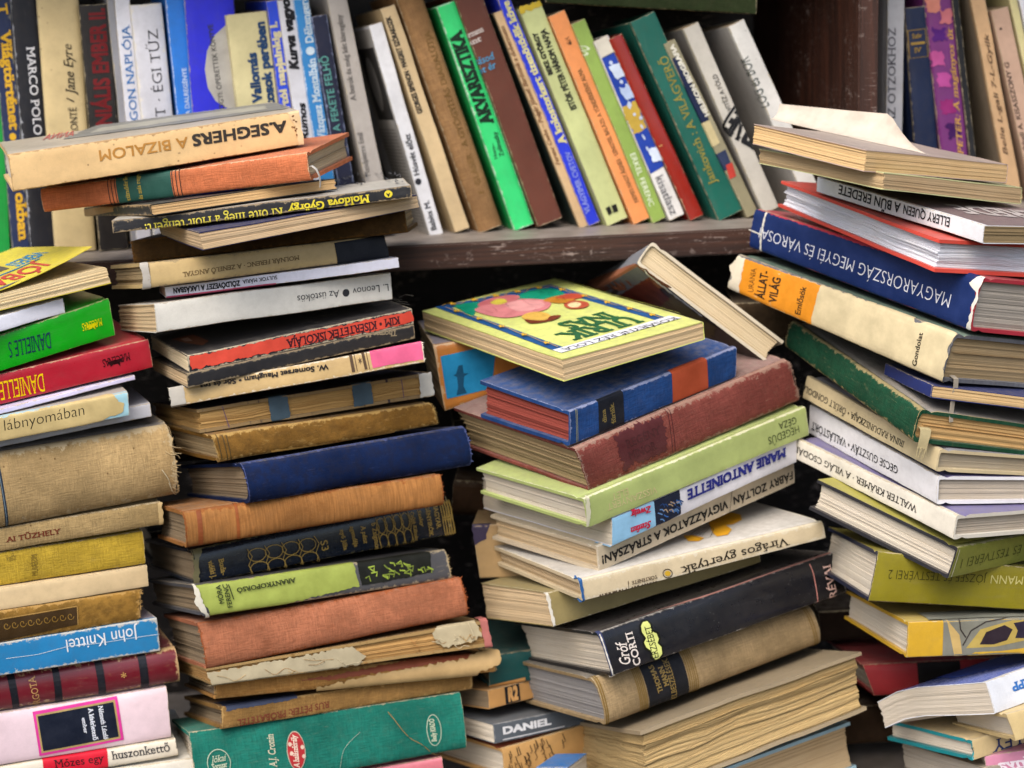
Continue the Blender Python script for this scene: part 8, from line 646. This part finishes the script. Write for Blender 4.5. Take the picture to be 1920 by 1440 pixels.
{'id':'r_white','i':129,'k':'paper','c':'#d6d6da','pg':'#a8957a','l':'white spine cut off by the right edge of the photo','g_':'books in the right shelf compartment','sp':'F','M':[[-.21289,-.13598,-.96757,.48349],[-.0,.99027,-.13917,.06],[.97708,-.02963,-.21082,.00239],[.0,.0,.0,1.0]],'d':[.2,.12,.00897],'df':[.0,.0,.0]}
]

BK = {}
def curl_none(*a): return a
for d in BOOKS:
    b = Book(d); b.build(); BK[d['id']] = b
def pt(bk, x, y, z): return BK[bk].deform(Vector((x, y, z)))
# curling sheet on the topmost right-hand book
b = BK['s4_curl']; m = mat_ink('#c6b9a8')
CB = [(1.477, 1.55), (0.056, 1.516)]
bm = bmesh.new(); G = []
n = 22; mm = 10
for i in range(n + 1):
    u = i / n; row = []
    a = CB[0][0] + (CB[1][0] - CB[0][0]) * u; t = CB[0][1] + (CB[1][1] - CB[0][1]) * u
    X0, Y0 = a * b.H, b.bulge + (t - 1) * (b.W - b.bulge)
    k = max(0, 1 - max(0, (u - .70) / .30)) ** 1.5; h = .023 * k * (.55 + .45 * min(1, u / .7))
    for j in range(mm + 1):
        v = j / mm
        back = .022 * k * v * (1 - .35 * v)
        row.append(bm.verts.new(b.deform(Vector((X0 + .004 * v, Y0 - back, b.T + .0004 + h * v ** 1.7)))))
    G.append(row)
for i in range(n):
    for j in range(mm): bm.faces.new((G[i][j], G[i + 1][j], G[i + 1][j + 1], G[i][j + 1]))
bmesh.ops.recalc_face_normals(bm, faces=bm.faces); bmesh.ops.solidify(bm, geom=bm.faces[:], thickness=.0002)
link('curled_sheet', bm, m, b.root, 60)
# ribbons, headbands
def ribbon(bk, path, width, col, name='ribbon_bookmark'):
    bb = BK[bk]; C0 = [bb.deform(Vector(p)) for p in path]; C1 = [bb.deform(Vector((p[0], p[1] + width * (1 - .25 * i / len(path)), p[2] + .0003))) for i, p in enumerate(path)]
    strip(name, C0, C1, mat_ink(col, .8), bb.root)
b = BK['s2_orange']; H, T = b.H, b.T
ribbon('s2_orange', [(H - .004, .003, T * .45), (H + .001, .003, T * .5), (H + .004, .003, T * .36), (H + .0055, .0035, T * .12), (H + .0055, .004, -.002), (H + .0045, .0045, -.006)], .0042, '#cfc8bc')
b = BK['s4_gondolat']; H, T = b.H, b.T
ribbon('s4_gondolat', [(H - .003, .012, .004), (H + .002, .012, .003), (H + .004, .0125, -.003), (H + .0045, .013, -.010), (H + .006, .014, -.018), (H + .008, .0150, -.025)], .0055, '#a59a88')
b = BK['s4_green']; H, T = b.H, b.T
ribbon('s4_green', [(H - .003, .004, .010), (H + .001, .004, .0095), (H + .0025, .004, .006), (H + .003, .004, .001), (H + .003, .0045, -.003)], .010, '#b5a67c', 'frayed_headband')
for i in range(9):
    y = .004 + i * .0011; r = random.Random(i)
    tube('loose_fringe', [b.deform(Vector(p)) for p in ((H + .003, y, -.002), (H + .0034, y + r.uniform(-.001, .001), -.005), (H + .003, y + r.uniform(-.002, .002), -.008 - r.random() * .003))], .00018, mat_ink('#bfb084'), b.root)
